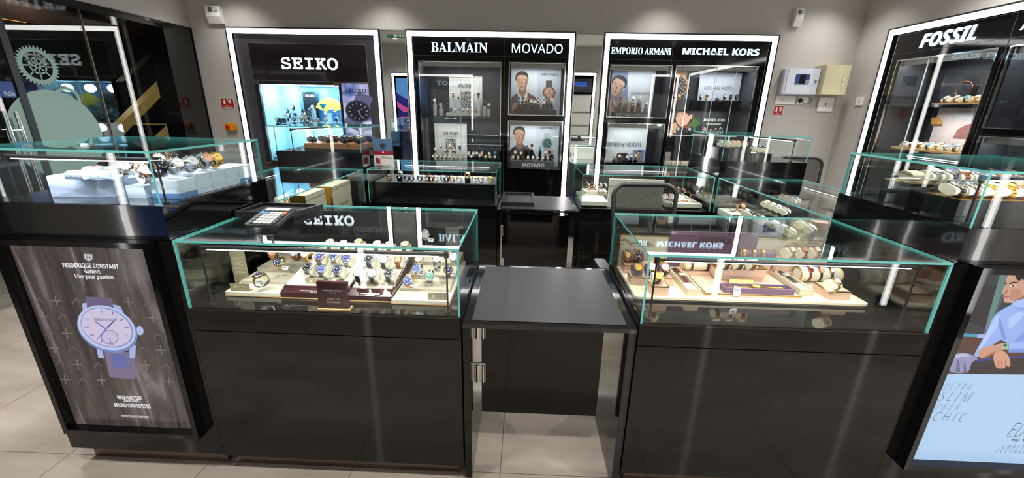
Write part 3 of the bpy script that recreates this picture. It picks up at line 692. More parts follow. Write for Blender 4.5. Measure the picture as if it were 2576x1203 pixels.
FS = frame((0, YS, 0), (1, 0, 0), (0, -1, 0)); WT = col((240, 240, 246), .5, .95)
def stext(s, st, u0, v0, u1, v1, t, m, off=0, shear=0, d=.0012, y=YS, fr=None):
    """text laid on the plane y between two photo corners: bottom-left (u0, v0), top-right (u1, v1)"""
    a, b = at(u0, v0, y=y), at(u1, v1, y=y)
    return text(s, st, fr or FS, a.x, b.x, a.z, max(b.z, a.z+.003), d, m, t, 'screen_lettering', 0, off, shear)
stext('FREDERIQUE CONSTANT', 'sansb', 161, 675, 297, 665, pfl, WT); stext('GENEVE', 'sansb', 215, 687, 251, 679, pfl, WT)
stext('Live your passion', 'sansb', 192, 703, 284, 692, pfl, WT); stext('MANUFACTURE', 'sansb', 297, 1004, 356, 997, pfl, WT)
stext('Classic Date', 'sansb', 311, 1010, 347, 1005, pfl, WT); stext('BEYOND CONVENTIONS', 'sansb', 290, 1024, 377, 1017, pfl, WT); stext('frederiqueconstant.com', 'sans', 308, 1051, 374, 1045, pfl, WT)
ly = [((215, 215, 222), [(211, 639), (232, 640), (233, 652), (224, 658), (213, 651)])]
for a in ((217, 640, 221, 653), (224, 640, 228, 654)): ly.append(((80, 72, 76), [(a[0], a[1]), (a[0]+1.3, a[1]), (a[2]-.5, a[3]), (a[2]-2, a[3])]))
ly.append(((80, 72, 76), [(212, 646), (232, 647), (232, 648.5), (212, 647.5)]))
picture('crest', pfl, ly, .8, y=YS-.001)
L = []
def plus(u, v, s=12): 
    for q in ([(u-s, v-2), (u+s, v-1), (u+s, v+2), (u-s, v+1)], [(u-3, v-s), (u, v-s), (u+4, v+s), (u+1, v+s)]): L.append(((148, 134, 130), q))
def chev(u, v, s=12): L.append(((120, 108, 106), [(u-s, v+8), (u-1, v-7), (u+s, v+2), (u+s, v+6), (u, v-2), (u-s+4, v+9)]))
for u, v in ((140, 757), (323, 760), (110, 797), (384, 800), (168, 839), (136, 876), (405, 881), (195, 917), (163, 955), (367, 919), (255, 957), (425, 959)): plus(u, v)
for u, v in ((98, 757), (191, 757), (374, 761), (157, 796), (338, 797), (124, 836), (396, 843), (183, 877), (358, 879), (149, 914), (247, 918), (416, 920), (208, 956), (378, 957)): chev(u, v)
picture('print_pattern', pfl, L, .55, y=YS-.001, step=.00001)
# printed dress watch
L = [((106, 92, 128), [(216, 746), (281, 750), (288, 778), (214, 768)]), ((168, 182, 226), [(206, 764), (218, 762), (220, 790), (210, 792)]), ((168, 182, 226), [(284, 766), (302, 770), (312, 790), (290, 792)])]
L += [((122, 110, 140), [(262, 885), (336, 886), (344, 948), (338, 955), (276, 950)]), ((96, 106, 170), [(280, 890), (316, 892), (322, 928), (286, 924)]), ((168, 182, 226), [(238, 858), (252, 862), (262, 900), (248, 902)]), ((168, 182, 226), [(326, 872), (342, 868), (340, 902), (326, 902)])]
L += [((176, 190, 228), ell(352, 832, 9, 12, -10, 16)), ((120, 134, 190), ell(270, 829, 79, 55, 22, 44)), ((186, 200, 238), ell(268, 825, 76, 53, 22, 44)), ((132, 146, 200), ell(269, 824, 69, 47, 22, 44)), ((206, 196, 222), ell(268, 824, 66, 44.5, 22, 44))]
cxw, cyw = 269, 824
for k in range(12):
    a = 2*PI*k/12; co, si = math.cos(a), math.sin(a); rr = lambda f: (cxw+(66*f*co)*math.cos(R(22))-(44.5*f*si)*math.sin(R(22)), cyw+(66*f*co)*math.sin(R(22))+(44.5*f*si)*math.cos(R(22)))
    p, q = rr(.72), rr(.93); L.append(((110, 120, 190), [(p[0]-1, p[1]-1), (q[0]-1.6, q[1]-1.2), (q[0]+1.6, q[1]+1.2), (p[0]+1, p[1]+1)]))
L += [((118, 118, 170), ell(276, 849, 22, 18, 10, 24)), ((200, 190, 218), ell(276, 849, 20, 16.5, 10, 24)), ((90, 96, 170), [(268, 823), (292, 800), (294, 802), (271, 827)]), ((90, 96, 170), [(268, 827), (240, 808), (239, 810), (267, 830)]), ((90, 96, 170), [(267, 826), (242, 855), (243, 856), (270, 827)]), ((90, 96, 170), [(275, 850), (278, 866), (280, 866), (277, 849)])]
picture('printed_watch', pfl, L, .85, y=YS-.0015, step=.00006)
stext('FREDERIQUE CONSTANT', 'sansb', 240, 807, 286, 801, pfl, col((120, 110, 150), .5, .6), d=.0035)

# second screen: seated man in a light blue roll-neck above white text panel
MB().box(1.61, 2.147, YS, F0-.0005, .238, 1.082).build('screen', mat('lit_print_pale', (172, 204, 236), .3, emit=.92), pfr)
L = []
def K(c, *p): L.append((c, [(2380+p[i]/2.525, 670+p[i+1]/2.525) for i in range(0, len(p), 2)]))
def KE(c, x, y, rx, ry, rot=0): K(c, *[q for pt in ell(x, y, rx, ry, rot, 16) for q in pt])
K((60, 62, 68), 218, 44, 1100, 50, 1100, 470, 80, 425); K((50, 46, 52), 190, 120, 330, 124, 250, 400, 110, 340); K((104, 132, 128), 345, 44, 400, 44, 300, 330, 238, 440, 262, 340); K((72, 96, 96), 400, 44, 420, 46, 330, 280, 296, 330)
K((92, 64, 56), 78, 428, 1100, 440, 1100, 700, 0, 682); K((60, 160, 190), 82, 430, 200, 433, 198, 450, 76, 446); K((170, 175, 230), 200, 433, 245, 433, 240, 458, 196, 455)
K((148, 148, 184), 30, 580, 60, 555, 110, 548, 160, 560, 212, 590, 160, 608, 145, 682, 0, 674); K((186, 186, 216), 40, 578, 70, 558, 130, 556, 160, 572, 110, 574, 70, 584); K((112, 108, 138), 60, 672, 70, 600, 82, 596, 90, 676); K((112, 108, 138), 110, 676, 112, 620, 122, 612, 130, 678)
K((150, 178, 236), 418, 243, 380, 262, 330, 290, 300, 320, 275, 380, 240, 450, 200, 520, 178, 560, 185, 576, 205, 578, 215, 560, 235, 535, 300, 500, 345, 465, 375, 480, 400, 492, 860, 540, 850, 420, 800, 320, 700, 260, 600, 215, 495, 205, 425, 238)
K((178, 202, 248), 290, 360, 325, 308, 345, 310, 330, 380, 275, 450, 220, 525, 200, 540, 235, 470); K((122, 150, 216), 330, 320, 345, 330, 362, 380, 385, 478, 355, 458, 340, 400); K((128, 156, 220), 430, 476, 490, 420, 560, 330, 520, 430, 480, 486); K((176, 200, 246), 400, 330, 470, 290, 500, 300, 430, 380, 395, 400)
K((62, 54, 56), 165, 608, 1100, 540, 1100, 700, 145, 684); K((58, 72, 150), 190, 595, 1100, 532, 1100, 541, 188, 607)
K((156, 184, 242), 398, 488, 480, 478, 860, 470, 860, 548, 396, 548); K((122, 150, 216), 400, 530, 520, 520, 860, 530, 860, 548, 396, 548)
K((206, 158, 134), 398, 50, 386, 75, 378, 100, 376, 118, 366, 138, 354, 164, 360, 176, 367, 184, 363, 200, 367, 212, 364, 226, 382, 233, 415, 231, 440, 241, 480, 234, 560, 210, 580, 120, 580, 50)
K((152, 106, 88), 415, 231, 445, 212, 480, 195, 520, 160, 560, 210, 480, 238, 440, 243); K((184, 136, 114), 412, 150, 460, 140, 490, 180, 450, 210, 400, 218, 404, 180); K((172, 122, 102), 384, 142, 394, 162, 382, 178, 362, 178, 372, 168)
K((166, 190, 246), 418, 228, 495, 203, 600, 213, 600, 262, 460, 268, 425, 250); K((126, 152, 218), 425, 250, 460, 262, 600, 258, 600, 268, 460, 272)
K((46, 34, 32), 371, 102, 386, 108, 387, 116, 373, 112); K((46, 34, 32), 400, 109, 424, 98, 458, 101, 461, 107, 430, 106, 402, 117); K((232, 226, 226), 375, 123, 386, 124, 385, 131, 376, 131); K((232, 226, 226), 407, 124, 428, 117, 444, 122, 430, 131, 412, 131); KE((44, 32, 30), 380, 127, 4, 4); KE((44, 32, 30), 426, 124, 6.5, 6.5)
K((176, 96, 90), 363, 189, 384, 186, 411, 192, 392, 198, 366, 197); K((200, 118, 110), 366, 198, 394, 199, 384, 208, 369, 206)
K((32, 24, 26), 396, 46, 436, 50, 446, 80, 456, 92, 470, 94, 480, 80, 498, 90, 500, 150, 520, 190, 560, 200, 600, 140, 600, 46)
K((202, 152, 128), 205, 552, 215, 525, 260, 512, 330, 495, 360, 488, 376, 500, 374, 530, 330, 545, 290, 560, 250, 586, 222, 588, 207, 576); K((160, 112, 92), 224, 586, 250, 570, 320, 538, 372, 526, 330, 546, 290, 562, 250, 588)
K((160, 186, 160), 355, 494, 375, 487, 397, 492, 392, 532, 362, 528); KE((176, 196, 170), 375, 502, 20, 14, -8); KE((54, 112, 82), 375, 502, 14, 9.5, -8)
K((208, 156, 130), 298, 566, 318, 541, 345, 533, 380, 546, 400, 574, 409, 610, 408, 636, 396, 642, 384, 630, 372, 649, 345, 651, 318, 648, 304, 612)
for x in (330, 351, 374): K((150, 100, 80), x, 600, x+3, 600, x+4, 646, x+1, 646)
picture('printed_man', pfr, L, .9, y=YS-.001, step=.00005, smooth=2, lim=(1.611, 2.146, .24, 1.081))
GT_ = col((96, 98, 112), .5); shr = .0
for s, u0, v0, u1, v1 in (('ULTRA', 2366, 981, 2459, 965), ('SLIM', 2354, 1008, 2457, 987), ('UBER', 2345, 1030, 2428, 1015), ('CHIC', 2338, 1058, 2446, 1037)):
    a, b = at(u0+4, v0, y=YS), at(u1, v0+(u1-u0)*.03, y=YS); zt_ = at((u0+u1)/2, v1, y=YS).z
    text(s.replace('', ' ').strip(), 'sans', FS, a.x+.0, b.x, b.z*.5+a.z*.5, zt_, .0012, GT_, pfr, 'screen_lettering', 0, -.022, .25)
a = at(2530, 1098, y=YS); zt_ = at(2545, 1063, y=YS).z
text('EDGE', 'sans', FS, a.x, a.x+.16, a.z, zt_, .0012, GT_, pfr, 'screen_lettering', 0, -.022, .25)
text('by TITAN', 'sansb', FS, at(2543, 1110, y=YS).x, at(2543, 1110, y=YS).x+.12, at(2543, 1112, y=YS).z, at(2543, 1103, y=YS).z, .0012, GT_, pfr, 'screen_lettering', 0)
text('C R A F T E D', 'sans', FS, at(2520, 1127, y=YS).x, at(2520, 1127, y=YS).x+.15, at(2520, 1128, y=YS).z, at(2520, 1118, y=YS).z, .0012, GT_, pfr, 'screen_lettering', 0, -.01, .2)
text('I N  C E R A M I C', 'sans', FS, at(2502, 1137, y=YS).x, at(2502, 1137, y=YS).x+.19, at(2502, 1138, y=YS).z, at(2502, 1130, y=YS).z, .0012, GT_, pfr, 'screen_lettering', 0, -.01, .2)

# side runs and far row
srl = thing('display_counter', 'counter running back from the pale blue block pedestal, beige watch boards under glass', 'display counter')
srr = thing('display_counter', 'counter running back beside the mesh chair, rows of ivory watch cushions under glass', 'display counter')
for t, x0, x1 in ((srl, XLO, XL-.002), (srr, XR+.002, XRO)):
    MB().box(x0, x1, B0+.004, F1-.004, .09, DECK-.01).build('counter_body', LACQP, t)
    MB().box(x0, x1, B0+.004, F1-.004, DECK-.009, DECK).build('deck', LACQ, t)
    MB().box(x0+.04, x1-.04, B0+.03, F1-.03, 0, .09).build('plinth', PLINTH, t)
    glass_box(t, x0+.003, x1-.001, B0+.006, F1-.006, DECK, GT, .007)
case_lamp(srl, (XLO+.05, 2.15), (XLO+.05, 3.2), DECK, 1.07, power=3, face=(1, 0))
case_lamp(srr, (XRO-.06, 2.15), (XRO-.06, 3.2), DECK, 1.07, power=4, face=(-1, 0))
c3_ = counter('display_counter', 'far counter with a black plateau of watches under glass, by the leaflet holder', X3, X4, F1, B1)
c4_ = counter('display_counter', 'far counter behind the mesh chair with ivory blocks of rose watches under glass', X5, X6, F1, B1)
for t, x0, x1 in ((c3_, X3, X4), (c4_, X5, X6)):
    glass_box(t, x0+.003, x1-.003, F1+.001, B1, DECK, GT, .0055)
case_lamp(c3_, (X3+.12, 3.875), (X4-.08, 3.875), DECK, 1.07, power=2, face=(0, -1))
case_lamp(c4_, (X5+.10, 3.875), (X6-.18, 3.875), DECK, 1.07, power=5, face=(0, -1))

# lift-up flap tables in both openings
MATM = mat('brushed_grey_mat', (42, 42, 44), .3, spec=.4, noise=.06, nscale=30)
def flap(label, x0, x1, y0, y1, near=True):
    t = thing('flap_table', label, 'table'); z = .80; w_ = .03
    MB().box(x0, x1, y0-.004, y1, z-.018, z).build('table_top', LACQ, t)
    MB().box(x0+.035, x1-.035, y0+.025, y1-.025, z+.0005, z+.0025).build('top_mat', MATM, t)
    for a in (x0+.001, x1-.001-w_): MB().box(a, a+w_, y0, y1-.05, .025 if near else .02, z-.019).build('side_panel', LACQP, t)
    dy = y0+.21 if near else y0+.06
    a, b = (x0+.052, x1-.078) if near else (x0+.036, x1-.07)
    MB().box(a, b, dy, dy+.02, .205 if near else .06, .74).build('door', LACQP, t)
    for zz in ((.66, .43) if near else (.6, .3)):
        h = MB()
        for q in (-.012, .012): h.cyl((a+q-.004, dy-.012, zz-.045), (a+q-.004, dy-.012, zz+.045), .0075, 12)
        h.box(a-.026, a+.018, dy-.006, dy, zz-.05, zz+.05)
        h.build('hinge', CHROME, t)
    return t
fl1 = flap('near black flap table with a grey mat top between the two near counters', X1+.005, X2-.005, F0, 2.03)
fl2 = flap('far black flap table with a brown-grey top carrying the flat black tray', X4+.005, X5-.005, F1, B1-.05, False)
# ================================================================ watches
def sup(a, b, n, e=2.5, t0=0, t1=360):
    o = []
    for i in range(n):
        t = R(t0+(t1-t0)*i/n); c, s_ = math.cos(t), math.sin(t)
        o.append((a*math.copysign(abs(c)**(2/e), c), b*math.copysign(abs(s_)**(2/e), s_)))
    return o
LA, LB = .029, .0255     # loop half depth, half height
STEEL = mat('polished_steel', (205, 207, 210), .2, 1); ROSE = mat('rose_gold', (214, 148, 112), .22, 1); YELG = mat('yellow_gold', (224, 178, 88), .2, 1); DARKM = mat('black_steel', (32, 32, 34), .25, .6)
METALS = {'S': STEEL, 'G': YELG, 'R': ROSE, 'K': DARKM}
DIALS = {'b': (48, 62, 124), 'k': (20, 20, 24), 'w': (238, 236, 228), 's': (190, 192, 196), 'g': (60, 120, 88), 'c': (232, 214, 176), 'r': (205, 150, 120), 'n': (24, 30, 66), 't': (40, 150, 180), 'm': (110, 30, 36), 'y': (222, 180, 90)}
DIALN = {'b': 'blue', 'k': 'black', 'w': 'white', 's': 'silver', 'g': 'green', 'c': 'champagne', 'r': 'pink', 'n': 'navy', 't': 'turquoise', 'm': 'dark red', 'y': 'golden'}
STRAPS = {'B': (24, 24, 26), 'L': (104, 52, 36), 'N': (34, 42, 66), 'T': (192, 128, 62), 'W': (226, 224, 216), 'E': (36, 60, 44), 'M': (84, 28, 40), 'Y': (74, 78, 84), 'D': (170, 30, 40), 'U': (50, 80, 150)}
STRAPN = {'B': 'black-strapped', 'L': 'brown-strapped', 'N': 'navy-strapped', 'T': 'tan-strapped', 'W': 'white-strapped', 'E': 'green-strapped', 'M': 'maroon-strapped', 'Y': 'grey-strapped', 'D': 'red-strapped', 'U': 'blue-strapped',
          'S': 'steel', 'G': 'gold', 'R': 'rose gold', 'K': 'black steel'}
METN = {'S': 'steel', 'G': 'gold', 'R': 'rose gold', 'K': 'black'}
def dmat(k): return mat('dial_'+DIALN[k].replace(' ', '_'), DIALS[k], .25, spec=.6)
def smat(k): return METALS[k] if k in METALS else mat('strap_'+STRAPN[k].split('-')[0], STRAPS[k], .5)
def watch_parts(mb_case, mb_dial, mb_strap, link, wd=.010, rc=.0195, square=False):
    """watch standing as a closed loop, dial up; origin at the loop's centre"""
    n = 36 if link else 28; pts = sup(LA, LB, n)
    th = .0026
    for i in range(n):
        (y0, z0), (y1, z1) = pts[i], pts[(i+1) % n]
        m0 = math.degrees(math.atan2((z0+z1)/2, (y0+y1)/2))
        if 68 < m0 < 112: continue
        w_ = wd*(.82+.18*max(0, (z0+z1)/2/LB))
        f = 1-th/math.hypot(y0, z0) if link else 1-th/math.hypot(y0, z0)
        a, b = ((y0, z0), (y1, z1))
        if link: a = (y0+(y1-y0)*.08, z0+(z1-z0)*.08); b = (y0+(y1-y0)*.92, z0+(z1-z0)*.92)
        mb_strap.hexa([(-w_, a[0]*f, a[1]*f), (w_, a[0]*f, a[1]*f), (w_, b[0]*f, b[1]*f), (-w_, b[0]*f, b[1]*f)],
                      [(-w_, a[0], a[1]), (w_, a[0], a[1]), (w_, b[0], b[1]), (-w_, b[0], b[1])], 0)
        if link: mb_strap.hexa([(-w_*.4, a[0]*f, a[1]*f), (w_*.4, a[0]*f, a[1]*f), (w_*.4, b[0]*f, b[1]*f), (-w_*.4, b[0]*f, b[1]*f)],
                      [(-w_*.4, a[0]*1.03, a[1]*1.03), (w_*.4, a[0]*1.03, a[1]*1.03), (w_*.4, b[0]*1.03, b[1]*1.03), (-w_*.4, b[0]*1.03, b[1]*1.03)], 1)
    z = LB-.001
    if square:
        mb_case.rbox(-.014, .014, -.018, .018, z, z+.008, .003)
        mb_dial.rbox(-.011, .011, -.015, .015, z+.008, z+.0085, .002, 0)
    else:
        mb_case.cyl((0, 0, z), (0, 0, z+.006), rc*.93, 28, r2=rc); mb_case.cyl((0, 0, z+.006), (0, 0, z+.0085), rc, 28, r2=rc*.86, caps=False)
        mb_dial.cyl((0, 0, z+.0055), (0, 0, z+.0078), rc*.86, 28, 0)
    for sx in (-1, 1):
        for sy_ in (-1, 1): mb_case.box(sx*wd*.95-.0018, sx*wd*.95+.0018, sy_*rc*.7, sy_*(rc+.004), z-.0005, z+.0045)
    mb_case.cyl((rc*.95, 0, z+.004), (rc+.0035, 0, z+.004), .0026, 10)
    zz = z+(.0079 if not square else .0086)
    for k in range(12):
        a = R(30*k); c, s_ = math.cos(a), math.sin(a); r0, r1 = rc*.6, rc*.78; q = .0008 if k % 3 else .0013
        mb_dial.add([(r0*c-q*s_, r0*s_+q*c, zz), (r0*c+q*s_, r0*s_-q*c, zz), (r1*c+q*s_, r1*s_-q*c, zz), (r1*c-q*s_, r1*s_+q*c, zz)], [(0, 1, 2, 3)], 1)
    for a, l_ in ((60, .45), (150, .68)):
        a = R(a); c, s_ = math.cos(a), math.sin(a); q = .0010
        mb_dial.add([(-q*s_, q*c, zz+.0004), (q*s_, -q*c, zz+.0004), (rc*l_*c, rc*l_*s_, zz+.0004)], [(0, 1, 2)], 1)
MARKL = mat('dial_marks_light', (232, 230, 222), .3); MARKD = mat('dial_marks_dark', (46, 42, 40), .3)
PROTO = {}
def SCL(s): return Matrix.Diagonal((*s, 1)) if isinstance(s, tuple) else Matrix.Scale(s, 4)
def proto(kind):
    t = thing('wristwatch', 'prototype watch', 'wristwatch')
    a, b, c = MB(), MB(), MB(); watch_parts(a, b, c, 'link' in kind, square='square' in kind, wd=.006 if 'slim' in kind else .0098, rc=.0145 if 'slim' in kind else .0205)
    s_ = c.build('strap', [STEEL, STEEL], t); ca = a.build('watch_case', [STEEL], t); d = b.build('dial', [dmat('w'), MARKD], t)
    return t
ONCE = set()
def watch(pos, tilt, rz, metal, dial, strap, label, group, kind=None, s=1.0, rx2=0):
    kind = kind or ('link' if strap in METALS else 'plain')
    if kind not in PROTO: PROTO[kind] = proto(kind); PROTO[kind]['_free'] = 1
    M_ = Matrix.Translation(pos) @ Matrix.Rotation(R(rz), 4, 'Z') @ Matrix.Rotation(R(tilt), 4, 'X') @ Matrix.Rotation(R(rx2), 4, 'Y') @ SCL(s)
    M_ = M_ @ Matrix.Translation((0, 0, -(LB+.006)))
    mid = smat(strap) if strap in METALS else smat(strap)
    if strap == 'S' and metal in 'GR': mid = METALS[metal]
    sw = {'strap': [smat(strap), mid], 'watch_case': [METALS[metal]], 'dial': [dmat(dial), MARKL if dial in 'bkngmt' else MARKD]}
    p = PROTO[kind]
    if kind not in ONCE:
        ONCE.add(kind); del p['_free']; p.matrix_world = M_; p['label'] = label
        if group: p['group'] = group
        for ch in p.children: setm(ch, sw)
        return p
    return dup(p, M_, label, group, sw)
def cush_mesh(wd=.022, f=.955, flat=True, cheek=False):
    mb = MB(); pts = sup(LA*f-.0026, LB*f-.0026, 24)
    if flat: pts = [(y, max(z, -LB*.82)) for y, z in pts]
    return mb.prism(pts, -wd, wd, 0, lambda a, b, h: (h, a, b))
CUSH = {}
def cushion(pos, tilt, rz, m, label, group, wd=.022, s=1.0):
    k = (wd,)
    M_ = Matrix.Translation(pos) @ Matrix.Rotation(R(rz), 4, 'Z') @ Matrix.Rotation(R(tilt), 4, 'X') @ SCL(s) @ Matrix.Translation((0, 0, -(LB+.006)))
    if k not in CUSH: o = cush_mesh(wd).build('display_cushion', m); CUSH[k] = o
    else: o = CUSH[k].copy(); C.objects.link(o)
    o.matrix_world = M_; o.material_slots[0].link = 'OBJECT'; o.material_slots[0].material = m
    return tag(o, label, 'cushion', group)
def zdial(surf, tilt, s=1):
    sy, sz = (s[1], s[2]) if isinstance(s, tuple) else (s, s); t = R(tilt)
    lo = min(y*sy*math.sin(t)+z*sz*math.cos(t) for y, z in sup(LA*1.005, LB*1.005, 28))
    return surf+.0004-lo+(LB+.006)*sz*math.cos(t)
ORD = ['first', 'second', 'third', 'fourth', 'fifth', 'sixth', 'seventh', 'eighth', 'ninth', 'tenth', 'eleventh', 'twelfth', 'thirteenth', 'fourteenth', 'fifteenth', 'sixteenth', 'seventeenth', 'eighteenth', 'nineteenth', 'twentieth', 'twenty-first', 'twenty-second']
def desc(metal, dial, strap):
    if strap in METALS: return '%s watch with %s dial' % ('two-tone' if (strap == 'S' and metal == 'G') else STRAPN[strap], DIALN[dial])
    return '%s %s watch with %s dial' % (STRAPN[strap], METN[metal], DIALN[dial])
def fromside(l, ok=True): return l+' from the storefront' if ok and 'from' not in l and 'only one' not in l and 'large-faced' not in l and len(l.split()) <= 13 else l
def row(items, surf, tilt, rz, place, group, cush=None, kind=None, s=1.0, wd=.022, y=None, x=None, xmin=-9, dx=0):
    """items: (u, v, metal, dial, strap[, surf]) dial centres read off the photo, standing on the surface at height surf"""
    if x is None: items = sorted(items, key=lambda q: q[0])
    for i, it in enumerate(items):
        u, v, me_, di, st = it[:5]; sf = it[5] if len(it) > 5 and it[5] is not None else surf; rzz = it[6] if len(it) > 6 else rz
        p = at(u, v, z=zdial(sf, tilt, s))
        if y is not None: p = at(u, v, y=y); p.z = zdial(sf, tilt, s)
        if x is not None: p = at(u, v, x=x); p.z = zdial(sf, tilt, s)
        p.x = max(p.x, xmin)+dx
        lab = fromside('%s, %s %s' % (desc(me_, di, st), ORD[i], place), x is None)
        watch(p, tilt, rzz, me_, di, st, lab, group, kind, s)
        if cush: cushion(p, tilt, rzz, cush, '%s cushion, %s %s' % (('ivory', 'plum', 'beige', 'black')[[IVORY, PURPLE, CREAM, BLKC].index(cush)], ORD[i], place), 'cushions '+group, wd, s)
BLKC = mat('black_cushion', (30, 30, 32), .6)
# price tags
def price_tag(u, v, label, x=None, y=None, z=None, rot=8, w_=.026, h_=.017):
    p = at(u, v, x=x, y=y, z=z); t = thing('price_tag', label, 'price tag', p, 0)
    t.matrix_world = Matrix.Translation(p) @ Matrix.Rotation(R(rot), 4, 'Y') @ Matrix.Rotation(R(-25), 4, 'X')
    mb = MB(t.matrix_world); mb.rbox(-w_/2, w_/2, -.0005, .0, -h_/2, h_/2, .001, axis='y'); o = mb.build('tag_card', TAGM, t)
    m2 = MB(t.matrix_world)
    for k in range(9): m2.box(-w_*.35+k*w_*.08, -w_*.35+k*w_*.08+w_*(.05 if k % 2 else .025), -.0011, -.0008, -h_*.05, h_*.32)
    m2.build('barcode', BLACK, t); return t

# ---------------------------------------------------------------- near counter, taupe trays
TAUPE = mat('taupe_suede', (176, 166, 146), .75, noise=.04, nscale=60); LT = mat('pale_taupe', (216, 208, 188), .6)
zt = DECK+.002
def stepped_tray(label, uL, uR, v, steps, depth, y_back=1.97):
    a, b = at(uL, v[0], z=zt), at(uR, v[1], z=zt); t = thing('watch_tray', label, 'display tray'); y0 = (a.y+b.y)/2
    MB().box(a.x, b.x, y0, y_back, zt, zt+.004).build('tray_base', WOOD, t)
    MB().rbox(a.x, b.x, y0+.001, y_back-.002, zt+.0045, zt+.018, .006).build('tray_board', LT, t)
    for k, (dy, z) in enumerate(steps): MB().box(a.x+.012+.006*k, b.x-.012, y0+dy, y_back-.004, zt+.0185+sum(q for _, q in steps[:k]), zt+.0185+sum(q for _, q in steps[:k+1])-.0005).build('tray_step', TAUPE, t)
    return a.x, b.x, y0
AX0, AX1, AY = stepped_tray('taupe stepped tray at the pedestal end of the near glass case', 565.5, 708, (744.5, 749), ((.09, .012), (.20, .018), (.32, .018)), 0)
DX0, DX1, DY = stepped_tray('taupe stepped tray at the table end of the near glass case', 986, 1130, (762.4, 772), ((.09, .012), (.20, .018), (.32, .018)), 0)
def wedge_tray(label, uL, uR, v, y_back=1.90):
    a, b = at(uL, v[0], z=zt), at(uR, v[1], z=zt); t = thing('watch_tray', label, 'display tray'); y0 = (a.y+b.y)/2; x0, x1 = a.x+.001, b.x-.001
    zf, zs, zb = zt+.026, zt+.042, zt+.105
    MB().box(x0, x1, y0, y_back, zt, zt+.004).build('tray_base', WOOD, t)
    f = lambda p, q, h: (h, p, q)
    MB().prism([(y0+.002, zt+.0045), (y0+.002, zf), (y0+.036, zs), (y_back, zb), (y_back, zt+.0045)], x0, x1, 0, f).build('tray_box', MAROON, t)
    MB().prism([(y0+.040, zs+.0005), (y0+.040, zs+.006), (y_back-.004, zb+.005), (y_back-.004, zb-.0)], x0+.006, x1-.006, 0, f).build('tray_pad', LT, t)
    fr = Matrix.Translation((0, y0+.002, zf)) @ Matrix.Rotation(-math.atan2(.034, .016)+0, 4, 'X')
    fr = frame((0, y0+.003, zf), (1, 0, 0), (0, -1, 0)) @ Matrix.Rotation(math.atan2(.034, .016), 4, 'X')
    w_ = x1-x0
    text('FREDERIQUE CONSTANT', 'sansb', fr, x0+w_*.28, x0+w_*.72, .008, .014, .001, col((230, 228, 224), .5), t, 'tray_lettering', 0)
    text('GENEVE', 'sansb', fr, x0+w_*.44, x0+w_*.56, .001, .005, .001, col((230, 228, 224), .5), t, 'tray_lettering', 0)
    return x0, x1, y0, lambda y: zs+.006+(y-y0-.04)*((zb-zs)/(y_back-y0-.04))
BX = wedge_tray('maroon wedge tray of steel bracelet watches in the near glass case', 708, 874, (749, 758)); CXT = wedge_tray('maroon wedge tray of leather-strapped watches in the near glass case', 876, 985, (758.2, 762))
P1 = 'in the %s row, maroon %s tray'
sf = BX[3](BX[2]+.11); sb = BX[3](BX[2]+.30)
row([(772.5, 671, 'S', 'k', 'S'), (807.7, 676, 'S', 'b', 'S'), (847.5, 677, 'S', 'n', 'S')], sf, 38, 0, P1 % ('front', 'bracelet'), 'watches on the maroon trays', CREAM, wd=.021)
row([(803, 645, 'R', 'b', 'Y'), (839, 641, 'S', 'b', 'S'), (870, 648, 'S', 'b', 'S')], sb, 38, 0, P1 % ('back', 'bracelet'), 'watches on the maroon trays', CREAM, wd=.021)
row([(900, 685.6, 'S', 's', 'B'), (936, 687, 'S', 'w', 'B'), (977, 686.5, 'S', 'k', 'E')], sf, 38, 0, P1 % ('front', 'leather'), 'watches on the maroon trays', CREAM, wd=.021)
row([(928, 650, 'S', 'k', 'N'), (964, 651.5, 'S', 'w', 'B')], sb, 38, 0, P1 % ('back', 'leather'), 'watches on the maroon trays', CREAM, wd=.021)
row([(1001, 650.7, 'R', 'r', 'L')], sb, 38, 0, 'ending the back row of the leather tray', 'watches on the maroon trays', CREAM, 'plain square', wd=.021)
bk = BX[3](BX[2]+.40)
row([(829, 607, 'R', 'w', 'L'), (863, 610, 'R', 'w', 'B'), (901, 606.5, 'R', 'c', 'L'), (948, 611, 'R', 'w', 'B'), (979, 613, 'G', 'w', 'L'), (1018, 613, 'G', 'c', 'B')], bk+.012, 20, 0, 'in the rearmost row of the near case', 'rearmost watches in the near case', CREAM, wd=.021)
PA = 'on the taupe tray by the pedestal'
def cstand(p, label, group):
    """clear acrylic C-shaped stand that carries a watch loop"""
    t = MB(Matrix.Translation(p)); t.tube([(0, .024*math.cos(R(a)), .020*math.sin(R(a))) for a in range(-80, 190, 18)], .0022, 8); t.box(-.011, -.007, -.012, .012, -.030, -.018); t.box(.007, .011, -.012, .012, -.030, -.018)
    return tag(t.build('watch_stand', ACRYLIC), label, 'watch stand', group)
def stand_watch(u, v, surf, tilt, rz, me_, di, st, lab, group, s=1.0, kind=None):
    z = zdial(surf+.012, tilt, s); p = at(u, v, z=z); watch(p, tilt, rz, me_, di, st, lab, group, kind, s)
    n = Matrix.Rotation(R(rz), 4, 'Z') @ Matrix.Rotation(R(tilt), 4, 'X') @ Vector((0, 0, -(LB+.006)*s))
    cstand(p+n, 'clear stand, '+lab.replace(' watch', '').replace(' with', ','), 'stands '+group)
s0_ = zt+.018; s1_ = s0_+.012; s2_ = s1_+.018; s3_ = s2_+.018
